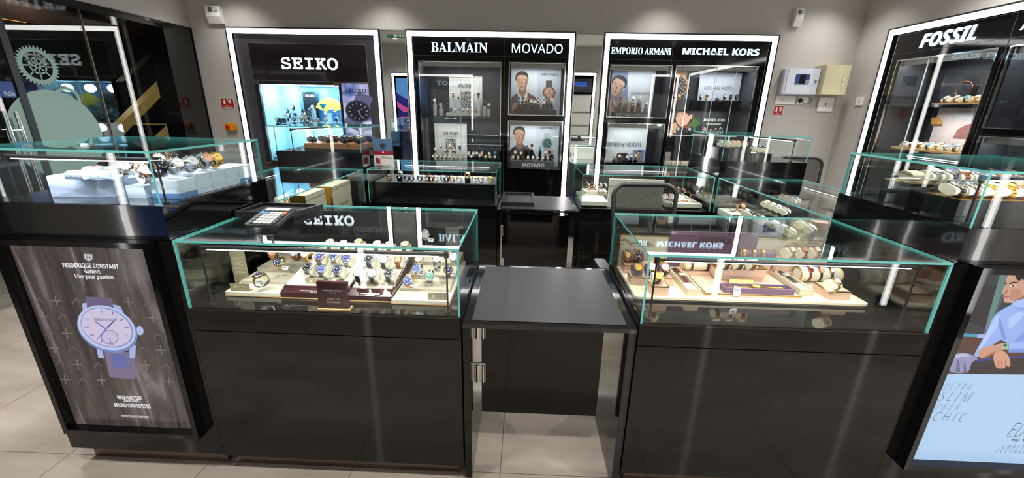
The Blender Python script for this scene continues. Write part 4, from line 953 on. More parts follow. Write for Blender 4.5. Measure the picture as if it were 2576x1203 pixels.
for u, v, sf_, tl, rz, a, b, c, l in ((651, 690, s1_, 8, -38, 'G', 'n', 'S', 'two-tone watch with navy dial lying on its side '+PA), (699, 659, s2_, 55, 8, 'G', 'n', 'S', 'two-tone watch with navy dial standing in the middle of the taupe tray by the pedestal'),
    (683, 634, s3_, 60, 10, 'R', 'r', 'R', 'rose gold watch with pink dial at the back of the taupe tray by the pedestal'), (738, 635, s3_, 55, 0, 'R', 's', 'L', 'brown-strapped watch with silver dial under the lamp tube'), (766, 638, s3_, 55, 0, 'G', 'w', 'G', 'gold watch with white dial beside the first bracelet tray'),
    (1025, 705.6, s1_, 62, -6, 'S', 'b', 'T', 'tan-strapped watch with bright blue dial on the tray at the table end'), (1079, 694, s1_, 62, 0, 'S', 'g', 'E', 'green-strapped watch with pale green dial on the tray at the table end'), (1047, 676, s2_, 58, -10, 'S', 'b', 'S', 'steel watch with bright blue dial behind the tan-strapped watch'),
    (1127, 678.6, s2_, 58, 8, 'R', 'n', 'N', 'navy-strapped rose watch with navy dial next to the lamp post'), (1053, 649, s3_, 58, 0, 'G', 'w', 'S', 'two-tone watch with white dial behind the blue steel watch'), (1099, 652, s3_, 10, 30, 'S', 'w', 'S', 'steel watch lying on its side at the back near the table'), (1140, 646, s3_, 55, 0, 'S', 'w', 'S', 'steel watch with white dial in the back corner next to the table')):
    stand_watch(u, v, sf_, tl, rz, a, b, c, l, 'watches on the taupe trays')
for u, v, l, y_ in ((717, 674, 'white price tag of the navy two-tone watch', 1.66), (656, 713, 'white price tag hanging at the sideways two-tone watch', 1.53), (701, 644, 'white price tag at the back of the pedestal-end tray', 1.80), (779, 651, 'white price tag by the white-dial gold watch', 1.78), (1040, 716, 'white price tag of the tan-strapped watch', 1.55), (1095, 702, 'white price tag of the green watch', 1.6), (1139, 690, 'white price tag of the navy rose watch', 1.68), (1106, 655, 'white price tag of the sideways steel watch', 1.78), (1084, 604, 'white price tag of the hanging steel watch', 1.9)):
    price_tag(u, v, l, y=y_, rot=(75 if u == 656 else 12))
def small_sign(label, u0, v0, u1, v1, y, s='CLASSICS', m=None):
    a, b = at(u0, v1, y=y), at(u1, v0, y=y); t = thing('tray_sign', label, 'sign')
    MB().box(a.x, b.x, y, y+.003, a.z, b.z).box(a.x, b.x, y, y+.02, a.z-.002, a.z).build('sign_plate', m or mat('tan_sign', (150, 140, 112), .5), t)
    fr = frame((0, y, 0), (1, 0, 0), (0, -1, 0)); w_ = b.x-a.x; h_ = b.z-a.z; c = col((206, 200, 178), .5)
    text(s, 'serif', fr, a.x+w_*.48, a.x+w_*.85, a.z+h_*.5, a.z+h_*.68, .0008, c, t, 'sign_lettering', 0)
    mb = MB(fr); mb.box(a.x+w_*.4, a.x+w_*.405, 0, .0008, a.z+h_*.25, a.z+h_*.75); mb.box(a.x+w_*.24, a.x+w_*.33, 0, .0008, a.z+h_*.35, a.z+h_*.7); mb.build('sign_crest', c, t)
small_sign('small tan sign on the front edge of the pedestal-end taupe tray', 580.5, 714.5, 625.5, 730, AY+.012)
small_sign('small tan sign before the steel bracelet watches', 769, 701, 813, 716, BX[2]+.045)
small_sign('small tan sign before the black leather-strapped watches', 902, 710, 946.5, 726, CXT[2]+.045)
small_sign('small tan sign on the front edge of the table-end taupe tray', 1077, 738, 1123.6, 755, DY+.012)
# official retailer block
y_ = at(835, 782, z=DECK).y; a, b = at(800, 778, y=y_), at(872, 715, y=y_); ob = thing('retailer_stand', 'dark maroon upright plaque reading OFFICIAL RETAILER inside the near glass case', 'sign')
MB().hexa([(a.x+.003, y_+.002, DECK+.009), (b.x-.003, y_+.002, DECK+.009), (b.x-.003, y_+.02, DECK+.009), (a.x+.003, y_+.02, DECK+.009)], [(a.x, y_+.012, b.z), (b.x-.006, y_+.012, b.z), (b.x-.006, y_+.028, b.z), (a.x, y_+.028, b.z)]).build('plaque', MAROON, ob)
MB().box(a.x, b.x, y_-.004, y_+.034, DECK+.001, DECK+.0085).build('plaque_base', WOOD, ob)
fr = frame((0, y_+.0, 0), (1, 0, 0), (0, -1, 0)); w_ = b.x-a.x; h_ = b.z-DECK; cc = col((176, 150, 130), .5)
fr = frame((0, y_+.002, DECK), (1, 0, 0), (0, -1, 0)) @ Matrix.Rotation(math.atan2(.010, h_), 4, 'X')
text('FREDERIQUE CONSTANT', 'sansb', fr, a.x+w_*.2, a.x+w_*.8, h_*.68, h_*.73, .001, col((220, 214, 208), .5), ob, 'plaque_lettering', 0); text('GENEVE', 'sansb', fr, a.x+w_*.4, a.x+w_*.6, h_*.62, h_*.65, .001, col((220, 214, 208), .5), ob, 'plaque_lettering', 0)
text('OFFICIAL', 'serif', fr, a.x+w_*.3, a.x+w_*.72, h_*.38, h_*.45, .001, cc, ob, 'plaque_lettering', 0); text('RETAILER', 'serif', fr, a.x+w_*.3, a.x+w_*.72, h_*.27, h_*.34, .001, cc, ob, 'plaque_lettering', 0)
# back board with the maker's name, maroon book and grey panels
yb = 1.985; bd = thing('display_board', 'dark back board with grey printed crest and lettering in the near glass case', 'board')
MB().box(XL+.02, X1-.02, yb, yb+.012, DECK+.001, GT-.02).build('board', mat('navy_black_board', (30, 32, 38), .35, noise=.3, nscale=18), bd)
fr = frame((0, yb, 0), (1, 0, 0), (0, -1, 0)); gy = col((96, 98, 98), .5)
a, b = at(892, 586, y=yb), at(1033, 574, y=yb); text('FREDERIQUE CONSTANT', 'sansb', fr, a.x, b.x, a.z, b.z, .001, gy, bd, 'board_lettering', 0)
a, b = at(892, 597, y=yb), at(929, 588, y=yb); text('GENEVE', 'sansb', fr, a.x, b.x, a.z, b.z, .001, gy, bd, 'board_lettering', 0)
a, b = at(856, 594, y=yb), at(877, 571, y=yb); mb = MB(fr); w_ = b.x-a.x; h_ = b.z-a.z
framebox(mb, a.x, b.x, a.z, b.z, .002, 0, .001)
for k in (1, 2): mb.box(a.x+w_*k/3-.001, a.x+w_*k/3+.001, 0, .001, a.z, b.z).box(a.x, b.x, 0, .001, a.z+h_*k/3-.001, a.z+h_*k/3+.001)
mb.build('board_crest', gy, bd)
a = at(628, 713, z=zt); b = at(592, 632, y=a.y)
pn = thing('display_board', 'narrow tan upright panel of small print at the pedestal end of the near case', 'board'); MB().box(at(592, 713, y=a.y).x, a.x, a.y, a.y+.004, zt, b.z).build('panel', mat('tan_sign', (150, 140, 112), .5), pn)
mb = MB()
for k in range(14): mb.box(at(597, 713, y=a.y).x, a.x-.008-.01*(k % 3), a.y-.0006, a.y, b.z-.03-k*.006, b.z-.028-k*.006)
mb.build('print_lines', col((190, 182, 156), .6), pn)
mb = thing('display_board', 'maroon upright board behind the narrow tan panel', 'board'); q = at(520, 705, z=zt); MB().box(-1.27, at(690, 660, y=1.94).x, 1.94, 1.95, DECK+.001, 1.05).build('panel', MAROON, mb)
q = at(1122, 616, y=1.97); r_ = at(1155, 572, y=1.97); mb = thing('display_board', 'grey upright panel of small print at the table end of the near case', 'board'); MB().box(q.x, r_.x, 1.972, 1.976, zt+.02, r_.z).build('panel', mat('grey_panel', (112, 112, 106), .5), mb)
m2 = MB()
for k in range(10): m2.box(q.x+.012, r_.x-.012, 1.971, 1.972, r_.z-.03-k*.009, r_.z-.028-k*.009)
m2.build('print_lines', col((160, 158, 150), .6), mb)
p = at(1069, 590, y=1.90); watch(p, 70, 0, 'S', 's', 'S', 'steel watch with silver dial on a tall stand before the grey print panel', None)
MB().cyl((p.x, p.y+.02, s3_), (p.x, p.y+.02, p.z-.02), .005, 10).cyl((p.x, p.y+.02, s3_), (p.x, p.y+.02, s3_+.004), .02, 16).build('watch_stand', ACRYLIC); tag(bpy.data.objects[[o.name for o in C.objects if o.name.startswith('watch_stand')][-1]], 'tall clear stand under the steel watch by the grey panel', 'watch stand')
# ================================================================ near case by the table: rose-beige display
zt2 = at(1585, 751, z=DECK+.020).z
a = at(1585, 749, z=zt2); b = at(2182, 762, z=zt2); c = at(1543.7, 671.4, z=zt2)
NY = (a.y+b.y)/2
t = thing('display_board', 'cream suede base board with rounded corners under the rose-beige blocks', 'display board')
MB().rbox(X2+.03, b.x, NY, 1.985, zt2-.010, zt2, .015).build('base_pad', SAND, t)
MB().rbox(X2+.034, b.x-.004, NY+.004, 1.98, zt2-.018, zt2-.0105, .015).build('base_underside', mat('taupe_edge', (150, 140, 124), .6), t)
SZ = zt2+.0008
YB = 1.955
bb = thing('display_board', 'cream backboard with line-drawn peaks and a plum middle panel behind the rose-beige blocks', 'display board')
q0 = at(1545, 594, y=YB); q1 = at(2073, 603, y=YB)
MB().rbox(X2+.03, q1.x, YB, YB+.012, SZ, (q0.z+q1.z)/2-.003, .012, axis='y').build('back_panel', CREAM, bb)
framebox(MB(frame((0, YB, 0), (1, 0, 0), (0, -1, 0))), X2+.028, q1.x+.002, SZ, (q0.z+q1.z)/2, .003, -.012, .002).build('panel_rim', BRASS, bb)
u0 = at(1689, 584, y=YB-.012); u1 = at(1911, 586, y=YB-.012)
MB().rbox(u0.x, u1.x, YB-.012, YB-.001, SZ, (u0.z+u1.z)/2, .012, axis='y').build('plum_panel', PURPLE, bb)
fr = frame((0, YB-.012, 0), (1, 0, 0), (0, -1, 0)); a = at(1757, 612, y=YB-.012); b = at(1845, 598, y=YB-.012)
text('NEBULA', 'serif', fr, a.x, b.x, a.z, b.z, .0015, mat('dark_gold', (96, 74, 60), .35, .6), bb, 'board_lettering', .001)
def lines(pts, y, r, m, name, parent):
    mb = MB()
    for seg in pts: mb.tube([at(u, v, y=y) for u, v in seg], r, 5)
    return mb.build(name, m, parent)
DL = mat('dark_bronze', (92, 72, 48), .4, .5)
seg = [[(1556, 602), (1562, 604), (1573, 600), (1590, 614), (1600, 605), (1606, 614), (1642, 616), (1646, 624)], [(1556, 607), (1574, 604), (1588, 618), (1640, 620)], [(1556, 614), (1580, 613), (1634, 612)], [(1556, 620), (1562, 615)], [(1600, 603), (1612, 614), (1623, 606), (1640, 610)]]
seg2 = [[(1968, 629), (1977, 618), (1991, 611), (2008, 611), (2016, 605), (2026, 617), (2044, 605), (2056, 616), (2070, 624)], [(1977, 618), (2068, 619)], [(1992, 612), (2010, 618), (2018, 606)], [(2030, 612), (2046, 612), (2064, 613), (2072, 620)], [(1975, 622), (2066, 623)]]
lines(seg+seg2, YB-.002, .0011, DL, 'board_line_drawing', bb)

RIMH = .004
def block(label, u0, v0, u1, v1, ztop, depth, name='display_block'):
    """rose-beige leather block with brass rim; bottom front corners from the photo"""
    a, b = at(u0, v0, z=SZ), at(u1, v1, z=SZ); y = (a.y+b.y)/2
    t = thing(name, label, 'display block')
    MB().box(a.x, b.x, y, y+depth, SZ, ztop-RIMH).build('block_body', PINK, t)
    MB().box(a.x-.0008, b.x+.0008, y-.0008, y+depth+.0008, ztop-RIMH, ztop).build('brass_rim', BRASS, t)
    MB().box(a.x+.004, b.x-.004, y+.004, y+depth-.004, ztop, ztop+.0008).build('block_top', PINK, t)
    return a.x, b.x, y
GP = 'watches in the rose-beige display'
PC = lambda k: 'plum' if k is PURPLE else 'ivory'
b3 = block('small rose-beige block in front holding one tan-strapped gold watch', 1637, 743, 1680, 743, SZ+.040, .075)
row([(1658, 694, 'G', 'y', 'L')], SZ+.042, 52, 0, 'and only one on the small front block', GP, IVORY, 'plain', wd=.026, s=.9)
b2 = block('wide rose-beige block holding the three plum cushions of the front row', 1585, 715, 1694, 720, SZ+.034, .065)
row([(1606.5, 672, 'G', 'y', 'L'), (1641, 671, 'G', 'w', 'B'), (1674.5, 672, 'G', 'w', 'B')], SZ+.036, 48, 0, 'on the wide plum cushion block', GP, PURPLE, 'plain', wd=.024, s=.95)
b1 = block('rose-beige block at the back by the table holding a plum roll', 1568, 687, 1660, 690, SZ+.040, .07)
row([(1605, 638, 'G', 'k', 'B')], SZ+.042, 50, 0, 'and large-faced on the rear plum roll', GP, PURPLE, 'plain', wd=.03, s=1.05)
row([(1580, 641, 'G', 'y', 'G'), (1664, 650, 'G', 'y', 'G')], SZ+.042, 60, 0, 'of two slim ones on the rear plum roll', GP, PURPLE, 'slim link', wd=.016, s=1.0)
def trough(label, u0, v0, u1, v1, ub, vb, me_, di, st, wl):
    """long open box sloping towards the shopper with a watch laid flat in it"""
    a, b = at(u0, v0, z=SZ), at(u1, v1, z=SZ); x0, x1, y0 = a.x, b.x, (a.y+b.y)/2; y1 = y0+.262; t = thing('watch_box', label, 'watch box')
    h = .030; k = .006
    MB().box(x0, x1, y0, y1, SZ, SZ+h*.45).box(x0, x0+k, y0, y1, SZ+h*.45, SZ+h).box(x1-k, x1, y0, y1, SZ+h*.45, SZ+h).box(x0+k, x1-k, y0, y0+k, SZ+h*.45, SZ+h).box(x0+k, x1-k, y1-k, y1, SZ+h*.45, SZ+h).build('box_body', mat('box_suede', (196, 180, 156), .7), t)
    c = (x0+x1)/2; z = SZ+h*.45+.001
    MB().rbox(x0+k+.001, x1-k-.001, y0+k+.001, y0+.08, z, z+.009, .004).build('box_pillow', SAND, t)
    w = thing('wristwatch', wl, 'wristwatch', group=GP); ym = y0+.15
    mb = MB()
    for i in range(16):
        ya = y0+.085+i*.0113; zz = z+.011+.006*math.sin(i/15*PI); mb.rbox(c-.009+.001*math.cos(i), c+.009, ya, ya+.0108, zz, zz+.0022, .0015)
    mb.build('strap', smat(st), w)
    MB().rbox(c-.015, c+.015, ym-.017, ym+.017, z+.018, z+.024, .004).build('watch_case', METALS[me_], w)
    d = MB(); d.rbox(c-.012, c+.012, ym-.013, ym+.013, z+.0241, z+.0246, .003); d.box(c-.0006, c+.0006, ym, ym+.010, z+.0247, z+.025, 1).box(c, c+.007, ym-.0006, ym+.0006, z+.0247, z+.025, 1); d.build('dial', [dmat(di), MARKD], w)
trough('long cream watch box holding the maroon-strapped watch', 1728, 744.5, 1761, 744.5, 0, 0, 'G', 'c', 'M', 'maroon-strapped gold square watch laid out in a long cream box')
trough('long cream watch box holding the black-strapped watch', 2010, 744, 2045, 745, 0, 0, 'S', 's', 'B', 'black-strapped watch laid out in the long cream box by the striped roll')
pl = thing('display_plate', 'flat rose-beige plate with brass rim in the middle of the display', 'display plate')
a = at(1774, 745, z=SZ); b = at(1998, 748, z=SZ)
px1 = at(2004, 745, z=SZ).x
MB().box(a.x, px1, a.y, a.y+.25, SZ, SZ+.008).build('plate_body', PINK, pl); MB().box(a.x-.001, px1+.001, a.y-.001, a.y+.251, SZ+.008, SZ+.012).build('brass_rim', BRASS, pl); MB().box(a.x+.004, px1-.004, a.y+.004, a.y+.246, SZ+.012, SZ+.0128).build('plate_top', PINK, pl)
PZ = SZ+.0135
tr = thing('watch_box', 'plum velvet tray holding the thick gold chain-link watch', 'watch box')
a = at(1823, 738, z=PZ); b = at(1994, 740, z=PZ); y0 = a.y+.002; h = .024; k = .007; x0, x1 = a.x, b.x
MB().rbox(x0, x1, y0, y0+.055, PZ, PZ+.009, .005).box(x0+.004, x1-.004, y0, y0+k, PZ+.009, PZ+h).box(x0+.004, x1-.004, y0+.055-k, y0+.055, PZ+.009, PZ+h).box(x0, x0+k, y0+.003, y0+.052, PZ+.009, PZ+h).box(x1-k, x1, y0+.003, y0+.052, PZ+.009, PZ+h).build('tray_body', PURPLE, tr)
w = thing('wristwatch', 'thick gold chain-link watch laid straight in the plum tray', 'wristwatch', group=GP); zc = PZ+.017; yc = y0+.0275; xc = at(1908.6, 722, z=zc+.012).x
mb = MB()
for i in range(15):
    for sg in (-1, 1):
        xx = xc+sg*(.022+i*.0062)
        if x0+.012 < xx < x1-.012: mb.tube([(xx+.0046*math.cos(R(q)), yc+.0078*math.sin(R(q)), zc+.002*math.sin(R(q*1+40*sg))) for q in range(0, 360, 40)], .0017, 6, 0, True)
mb.build('strap', YELG, w); MB().cyl((xc, yc, zc), (xc, yc, zc+.008), .019, 28, r2=.017).build('watch_case', YELG, w); d = MB().cyl((xc, yc, zc+.0075), (xc, yc, zc+.0086), .0155, 28)
for q in range(12): d.box(xc+.012*math.cos(R(30*q))-.0006, xc+.012*math.cos(R(30*q))+.0006, yc+.012*math.sin(R(30*q))-.001, yc+.012*math.sin(R(30*q))+.001, zc+.0086, zc+.009, 1)
d.box(xc-.0005, xc+.0005, yc, yc+.009, zc+.0087, zc+.0091, 1).box(xc, xc+.007, yc-.0005, yc+.0005, zc+.0087, zc+.0091, 1); d.build('dial', [dmat('y'), MARKD], w)
price_tag(1854, 733, 'large white price tag draped over the front edge of the plum tray', y=y0-.006, rot=12, w_=.030, h_=.040)
# stepped block in the middle
st = thing('display_block', 'tall stepped rose-beige block in the middle holding three ivory cushions', 'display block')
a = at(1788, 712, z=SZ+.014); b = at(1918, 712, z=SZ+.014); y0 = at(1850, 716, z=SZ+.014).y+.055
xa, xb = at(1793, 700, y=y0).x, at(1921, 700, y=y0).x
MB().box(xa+.01, xb-.0, y0-.0, y0+.088, SZ+.0135, SZ+.035).box(xa, xb, y0-.012, y0+.088, SZ+.035, SZ+.046).box(xa, xb, y0-.012, y0+.088, SZ+.046, SZ+.072).build('block_body', PINK, st)
MB().box(xa-.001, xb+.001, y0-.013, y0+.089, SZ+.0725, SZ+.076).build('brass_rim', BRASS, st)
row([(1831, 655, 'G', 'w', 'B'), (1864, 656, 'G', 'w', 'B'), (1898, 657, 'G', 'w', 'L')], SZ+.077, 40, 0, 'on the tall stepped block', GP, IVORY, 'plain', wd=.018, s=.95)
gs = thing('tray_sign', 'small gold plaque in front of the tall stepped block', 'sign'); a = at(1838, 716, z=PZ); b = at(1900, 717, z=PZ)
MB().hexa([(a.x, y0-.042, PZ), (b.x, y0-.042, PZ), (b.x, y0-.018, PZ), (a.x, y0-.018, PZ)], [(a.x, y0-.034, PZ+.016), (b.x-.002, y0-.034, PZ+.016), (b.x-.002, y0-.030, PZ+.016), (a.x, y0-.030, PZ+.016)]).build('plaque', BRASS, gs)
# rolls
def roll(label, u0, v0, u1, v1, surf, r, body, cap=True):
    a, b = at(u0, v0, z=surf+r), at(u1, v1, z=surf+r); y = (a.y+b.y)/2; y = min(y, 1.925); t = thing('display_roll', label, 'display roll')
    y = min(y, 1.925); MB().cyl((a.x+.004, y, surf+r), (b.x-.004, y, surf+r), r, 36).build('roll_body', body, t)
    if cap:
        for x in (a.x, b.x-.004): MB().tube([(x+.002, y+r*math.cos(q*PI/18), surf+r+r*math.sin(q*PI/18)) for q in range(36)], .003, 6, 0, True).build('brass_ring', BRASS, t)
    return y
def slim(u, v, surf, r, y, me_, di, st_, lab, wd=.005, rc=.0125, tilt=42):
    """small watch buckled round a display roll of radius r"""
    x = at(u, v, y=y-r*.7).x; w = thing('wristwatch', lab, 'wristwatch', group=GP); zc = surf+r+.0005
    mb = MB(); n = 40; ro, ri = r+.0028, r+.0008
    for i in range(n):
        t0, t1 = 2*PI*i/n, 2*PI*(i+1)/n; q = lambda rr, tt: (y+rr*math.cos(tt), zc+rr*math.sin(tt))
        mb.hexa([(x-wd, *q(ri, t0)), (x+wd, *q(ri, t0)), (x+wd, *q(ri, t1)), (x-wd, *q(ri, t1))], [(x-wd, *q(ro, t0)), (x+wd, *q(ro, t0)), (x+wd, *q(ro, t1)), (x-wd, *q(ro, t1))])
    mb.build('strap', smat(st_), w); n_ = Vector((0, -math.sin(R(tilt)), math.cos(R(tilt)))); c = Vector((x, y, zc))
    MB().cyl(c+n_*(ro+.0004), c+n_*(ro+.006), rc, 24, r2=rc*.9).build('watch_case', METALS[me_], w)
    MB().cyl(c+n_*(ro+.0055), c+n_*(ro+.0066), rc*.78, 24).build('dial', dmat(di), w)
ry = ry1 = roll('ivory display roll with brass end rings and three slim watches', 2003, 688, 2110, 692, SZ+.004, .034, IVORY)
slim(2037, 688, SZ+.004, .034, ry, 'R', 'm', 'M', 'slim rose gold watch with dark red dial on the ivory roll'); slim(2064, 688, SZ+.004, .034, ry, 'R', 'r', 'B', 'slim rose gold watch with pink dial in the middle of the ivory roll'); slim(2090.6, 690, SZ+.004, .034, ry, 'R', 'w', 'B', 'slim rose gold watch with white dial at the wall end of the ivory roll')
ry = roll('ivory display roll at the back behind the maroon-strapped watch', 1713, 664, 1792, 668, SZ+.03, .026, IVORY, False)
for u, c_, l in ((1722, 'G', 'slim gold watch at the table end of the rear ivory roll'), (1742, 'L', 'brown-strapped watch in the middle of the rear ivory roll'), (1782, 'B', 'black-strapped watch at the far end of the rear ivory roll')): slim(u, 660, SZ+.03, .026, ry, 'G', 'w', c_, l, rc=.011)
rk = thing('display_block', 'low rose-beige block carrying the rear ivory roll', 'display block'); q = at(1713, 690, z=SZ)
MB().box(at(1708, 680, y=ry).x, at(1796, 680, y=ry).x, ry-.035, ry+.035, SZ, SZ+.0295).build('block_body', PINK, rk)
ry = roll('plum display roll at the back behind the tall stepped block', 1850, 634, 1936, 636, SZ+.07, .024, PURPLE)
for u, l in ((1872, 'first'), (1897, 'second'), (1920, 'third')): slim(u, 634, SZ+.07, .024, ry, 'G', 'y', 'G', 'slim gold watch on the rear plum roll, %s from the table side' % l, rc=.010)
rk = thing('display_block', 'rose-beige riser under the rear plum roll', 'display block'); MB().box(at(1848, 640, y=ry).x, at(1938, 640, y=ry).x, ry-.025, ry+.012, SZ, SZ+.0695).build('block_body', PINK, rk)
b4 = block('rose-beige block at the dark end holding a gold bracelet watch', 2082, 753, 2136, 754, SZ+.036, .10)
p = at(2108, 706, z=SZ+.095)
watch(p, 30, 24, 'G', 'w', 'G', 'gold chain bracelet watch on the ivory half cushion at the dark end', GP, 'slim link', 1.0); cushion(p, 30, 24, IVORY, 'large ivory half cushion under the gold chain bracelet watch', 'cushions '+GP, .026, 1.0)
bk2 = thing('display_block', 'wide stepped rose-beige block at the back of the dark end', 'display block'); yb2 = ry1+.045
yb2 = min(yb2, 1.86); xa, xb = at(1952, 670, y=yb2).x, at(2086, 670, y=yb2).x
MB().box(xa, xb, yb2, 1.945, SZ, SZ+.03).box(xa+.012, xb-.006, yb2+.012, 1.94, SZ+.03, SZ+.085).build('block_body', PINK, bk2)
row([(1995.5, 627, 'G', 'w', 'R'), (2026.6, 627, 'R', 'r', 'D'), (2057.6, 627, 'R', 'w', 'R')], SZ+.086, 35, 18, 'on the wide back block', GP, IVORY, 'slim link', wd=.02, s=1.05)

# ================================================================ far pedestals and near pedestals: contents
GW = 'watches on the pale blue blocks'
BLU = mat('pale_blue_leather', (176, 194, 226), .55, noise=.07, nscale=25); BLU2 = mat('marbled_blue', (92, 132, 184), .4, noise=.35, nscale=22); ICE = mat('ice_blue_leather', (198, 214, 230), .5, noise=.04, nscale=25)
zp = TB+.001
a = at(131.5, 497, z=zp); b = at(270, 497, z=zp); t = thing('display_block', 'large pale blue leather block by the storefront end of the tall pedestal', 'display block')
q = at(337, 490, z=zp)
MB().add([(a.x, a.y, zp), (b.x, b.y, zp), (q.x, q.y+.02, zp), (q.x-.02, 1.93, zp), (a.x+.03, 1.90, zp), (a.x-.01, a.y+.01, zp+.082), (b.x, b.y, zp+.068), (q.x, q.y+.02, zp+.068), (q.x-.02, 1.93, zp+.078), (a.x+.02, 1.90, zp+.092)],
         [(4, 3, 2, 1, 0), (5, 6, 7, 8, 9), (0, 1, 6, 5), (1, 2, 7, 6), (2, 3, 8, 7), (3, 4, 9, 8), (4, 0, 5, 9)]).build('block_body', BLU, t)
for k, (u, v) in enumerate(((205, 442), (268, 441), (245, 431), (300, 430))):
    p = at(u, v, z=zp+.088); c = thing('display_cushion', 'pale blue pillow with a thin rose bangle, %s on the large pale blue block' % ORD[k], 'cushion', group='pillows on the blue block')
    MB().prism([(y, max(z, -.01)) for y, z in sup(.03, .02, 20)], -.035, .035, 0, lambda a_, b_, h: (p.x+h, p.y+a_, p.z+b_)).build('pillow', BLU, c)
    MB().tube([(p.x+.01*math.sin(R(2*q)), p.y+.031*math.cos(R(q)), p.z+.022*math.sin(R(q))) for q in range(0, 190, 15)], .0014, 6).build('bangle', ROSE, c)
# right-hand stepped group
x0, x1 = at(332, 497, z=zp).x, at(404, 500, z=zp).x
fb = [(at(337, 495, z=zp), 'front')]
def bl(label, x0, x1, y0, y1, z0, z1, m=ICE, m2=None, split=0):
    t = thing('display_block', label, 'display block')
    if split: MB().box(x0, x1, y0, y1, z0, z0+split).build('block_base', m2, t); MB().box(x0, x1, y0, y1, z0+split+.0005, z1).build('block_body', m, t)
    else: MB().box(x0, x1, y0, y1, z0, z1).build('block_body', m, t)
xr = at(454, 501, z=zp).x; yr = at(454, 501, z=zp).y
bl('low ice-blue slab at the front corner of the tall pedestal', at(337, 495, z=zp).x, at(388, 495, z=zp).x, yr-.005, yr+.11, zp, zp+.048)
bl('first ice-blue block with marbled base along the inner glass', at(394, 497, z=zp).x, xr, yr, yr+.09, zp, zp+.072, ICE, BLU2, .020)
for k in range(4): bl('ice-blue block along the inner glass, %s behind the marbled one' % ORD[k], at(394, 497, z=zp).x, xr, yr+.092+k*.088, yr+.092+k*.088+.086, zp+.0, zp+.080+.0*k, ICE, BLU2 if k == 3 else ICE, .02)
top = zp+.0805
for i, (u, v, me_, di, stp, rz, s_) in enumerate(((424, 424, 'K', 'k', 'K', 78, 1.15), (465, 420, 'S', 'w', 'S', 76, 1.1), (502, 415, 'S', 's', 'S', 74, 1.1), (537, 407, 'S', 'r', 'S', 74, 1.15), (563, 404, 'G', 'y', 'G', 72, 1.1))):
    p = at(u, v, z=top+.034*s_); M0 = Vector((0, 0, 0))
    p.x -= .045; rot = Matrix.Rotation(R(rz), 4, 'Z') @ Matrix.Rotation(R(58), 4, 'X'); pos = p+(rot @ Vector((0, 0, (LB+.006)*s_)))
    watch(pos, 58, rz, me_, di, stp, '%s, %s loop along the inner glass' % (desc(me_, di, stp), ORD[i]), GW, None, s_)
for i, (u, v, me_, di, stp, rz, s_, sf_) in enumerate(((358, 440, 'R', 'w', 'W', 70, 1.2, zp+.052), (305, 427, 'S', 'w', 'S', 66, 1.1, zp+.075), (345, 425, 'R', 'w', 'S', 70, 1.1, zp+.075), (395, 408, 'R', 'w', 'R', 66, 1.1, zp+.085), (426, 401, 'R', 'k', 'S', 66, 1.1, zp+.085))):
    p = at(u, v, z=sf_+.034*s_); rot = Matrix.Rotation(R(rz), 4, 'Z') @ Matrix.Rotation(R(55), 4, 'X'); pos = p+(rot @ Vector((0, 0, (LB+.006)*s_)))
    watch(pos, 55, rz, me_, di, stp, '%s, %s loop above the large pale blue block' % (desc(me_, di, stp), ORD[i]), GW, None, s_)

# near pedestal with black tiers
GR = 'watches on the black tiers'
BT = mat('black_tier', (22, 22, 25), .12, coat=.3)
a = at(2317+20, 566, z=zp)
f0 = at(2380, 569, z=zp); y0 = 1.50; xz0 = at(2380, 510, y=y0).x
h1 = at(2420, 503, y=y0).z; t = thing('display_riser', 'front black tier inside the tall pedestal near the side wall', 'display riser')
MB().box(1.57, XRO-.03, y0, y0+.13, zp, h1).build('tier_body', BT, t); MB().box(1.569, XRO-.029, y0-.001, y0+.131, h1, h1+.0015).build('tier_rim', BRASS, t)
y1 = 1.70; h2 = at(2280, 463, y=y1).z; t = thing('display_riser', 'rear black tier inside the tall pedestal near the side wall', 'display riser')
MB().box(1.57, XRO-.03, y1, y1+.14, zp, h2).build('tier_body', BT, t); MB().box(1.569, XRO-.029, y1-.001, y1+.141, h2, h2+.0015).build('tier_rim', BRASS, t)
row([(2400, 473, 'S', 'k', 'K'), (2441, 480, 'S', 'k', 'L'), (2488, 482, 'G', 's', 'G'), (2530, 484, 'G', 'y', 'G'), (2566, 486, 'R', 'r', 'R')], h1+.002, 18, 8, 'on the front black tier, from the aisle', GR, IVORY, wd=.026, s=(1.12, 1.25, .86), y=y0+.055, xmin=1.6)
row([(2331, 440, 'S', 'w', 'S'), (2372, 442, 'S', 'b', 'N'), (2403, 438, 'R', 'w', 'R'), (2440, 440, 'S', 'b', 'U'), (2484, 440, 'R', 's', 'S'), (2526, 441, 'S', 'w', 'S')], h2+.002, 18, 8, 'on the rear black tier, from the aisle', GR, IVORY, wd=.026, s=(1.12, 1.25, .86), y=y1+.06, xmin=1.6, dx=.03)
for u, l in ((2262, 'wide ivory cushion with no watch at the aisle end of the rear black tier'), (2290, 'empty ivory cushion next to the white-dial steel watch on the rear tier')): cushion(Vector((max(1.615, at(u, 441, y=y1+.06).x), y1+.06, zdial(h2+.002, 10, (1.1, 1.25, .86)))), 10, 8, IVORY, l, 'cushions '+GR, .026, (1.1, 1.25, .86))

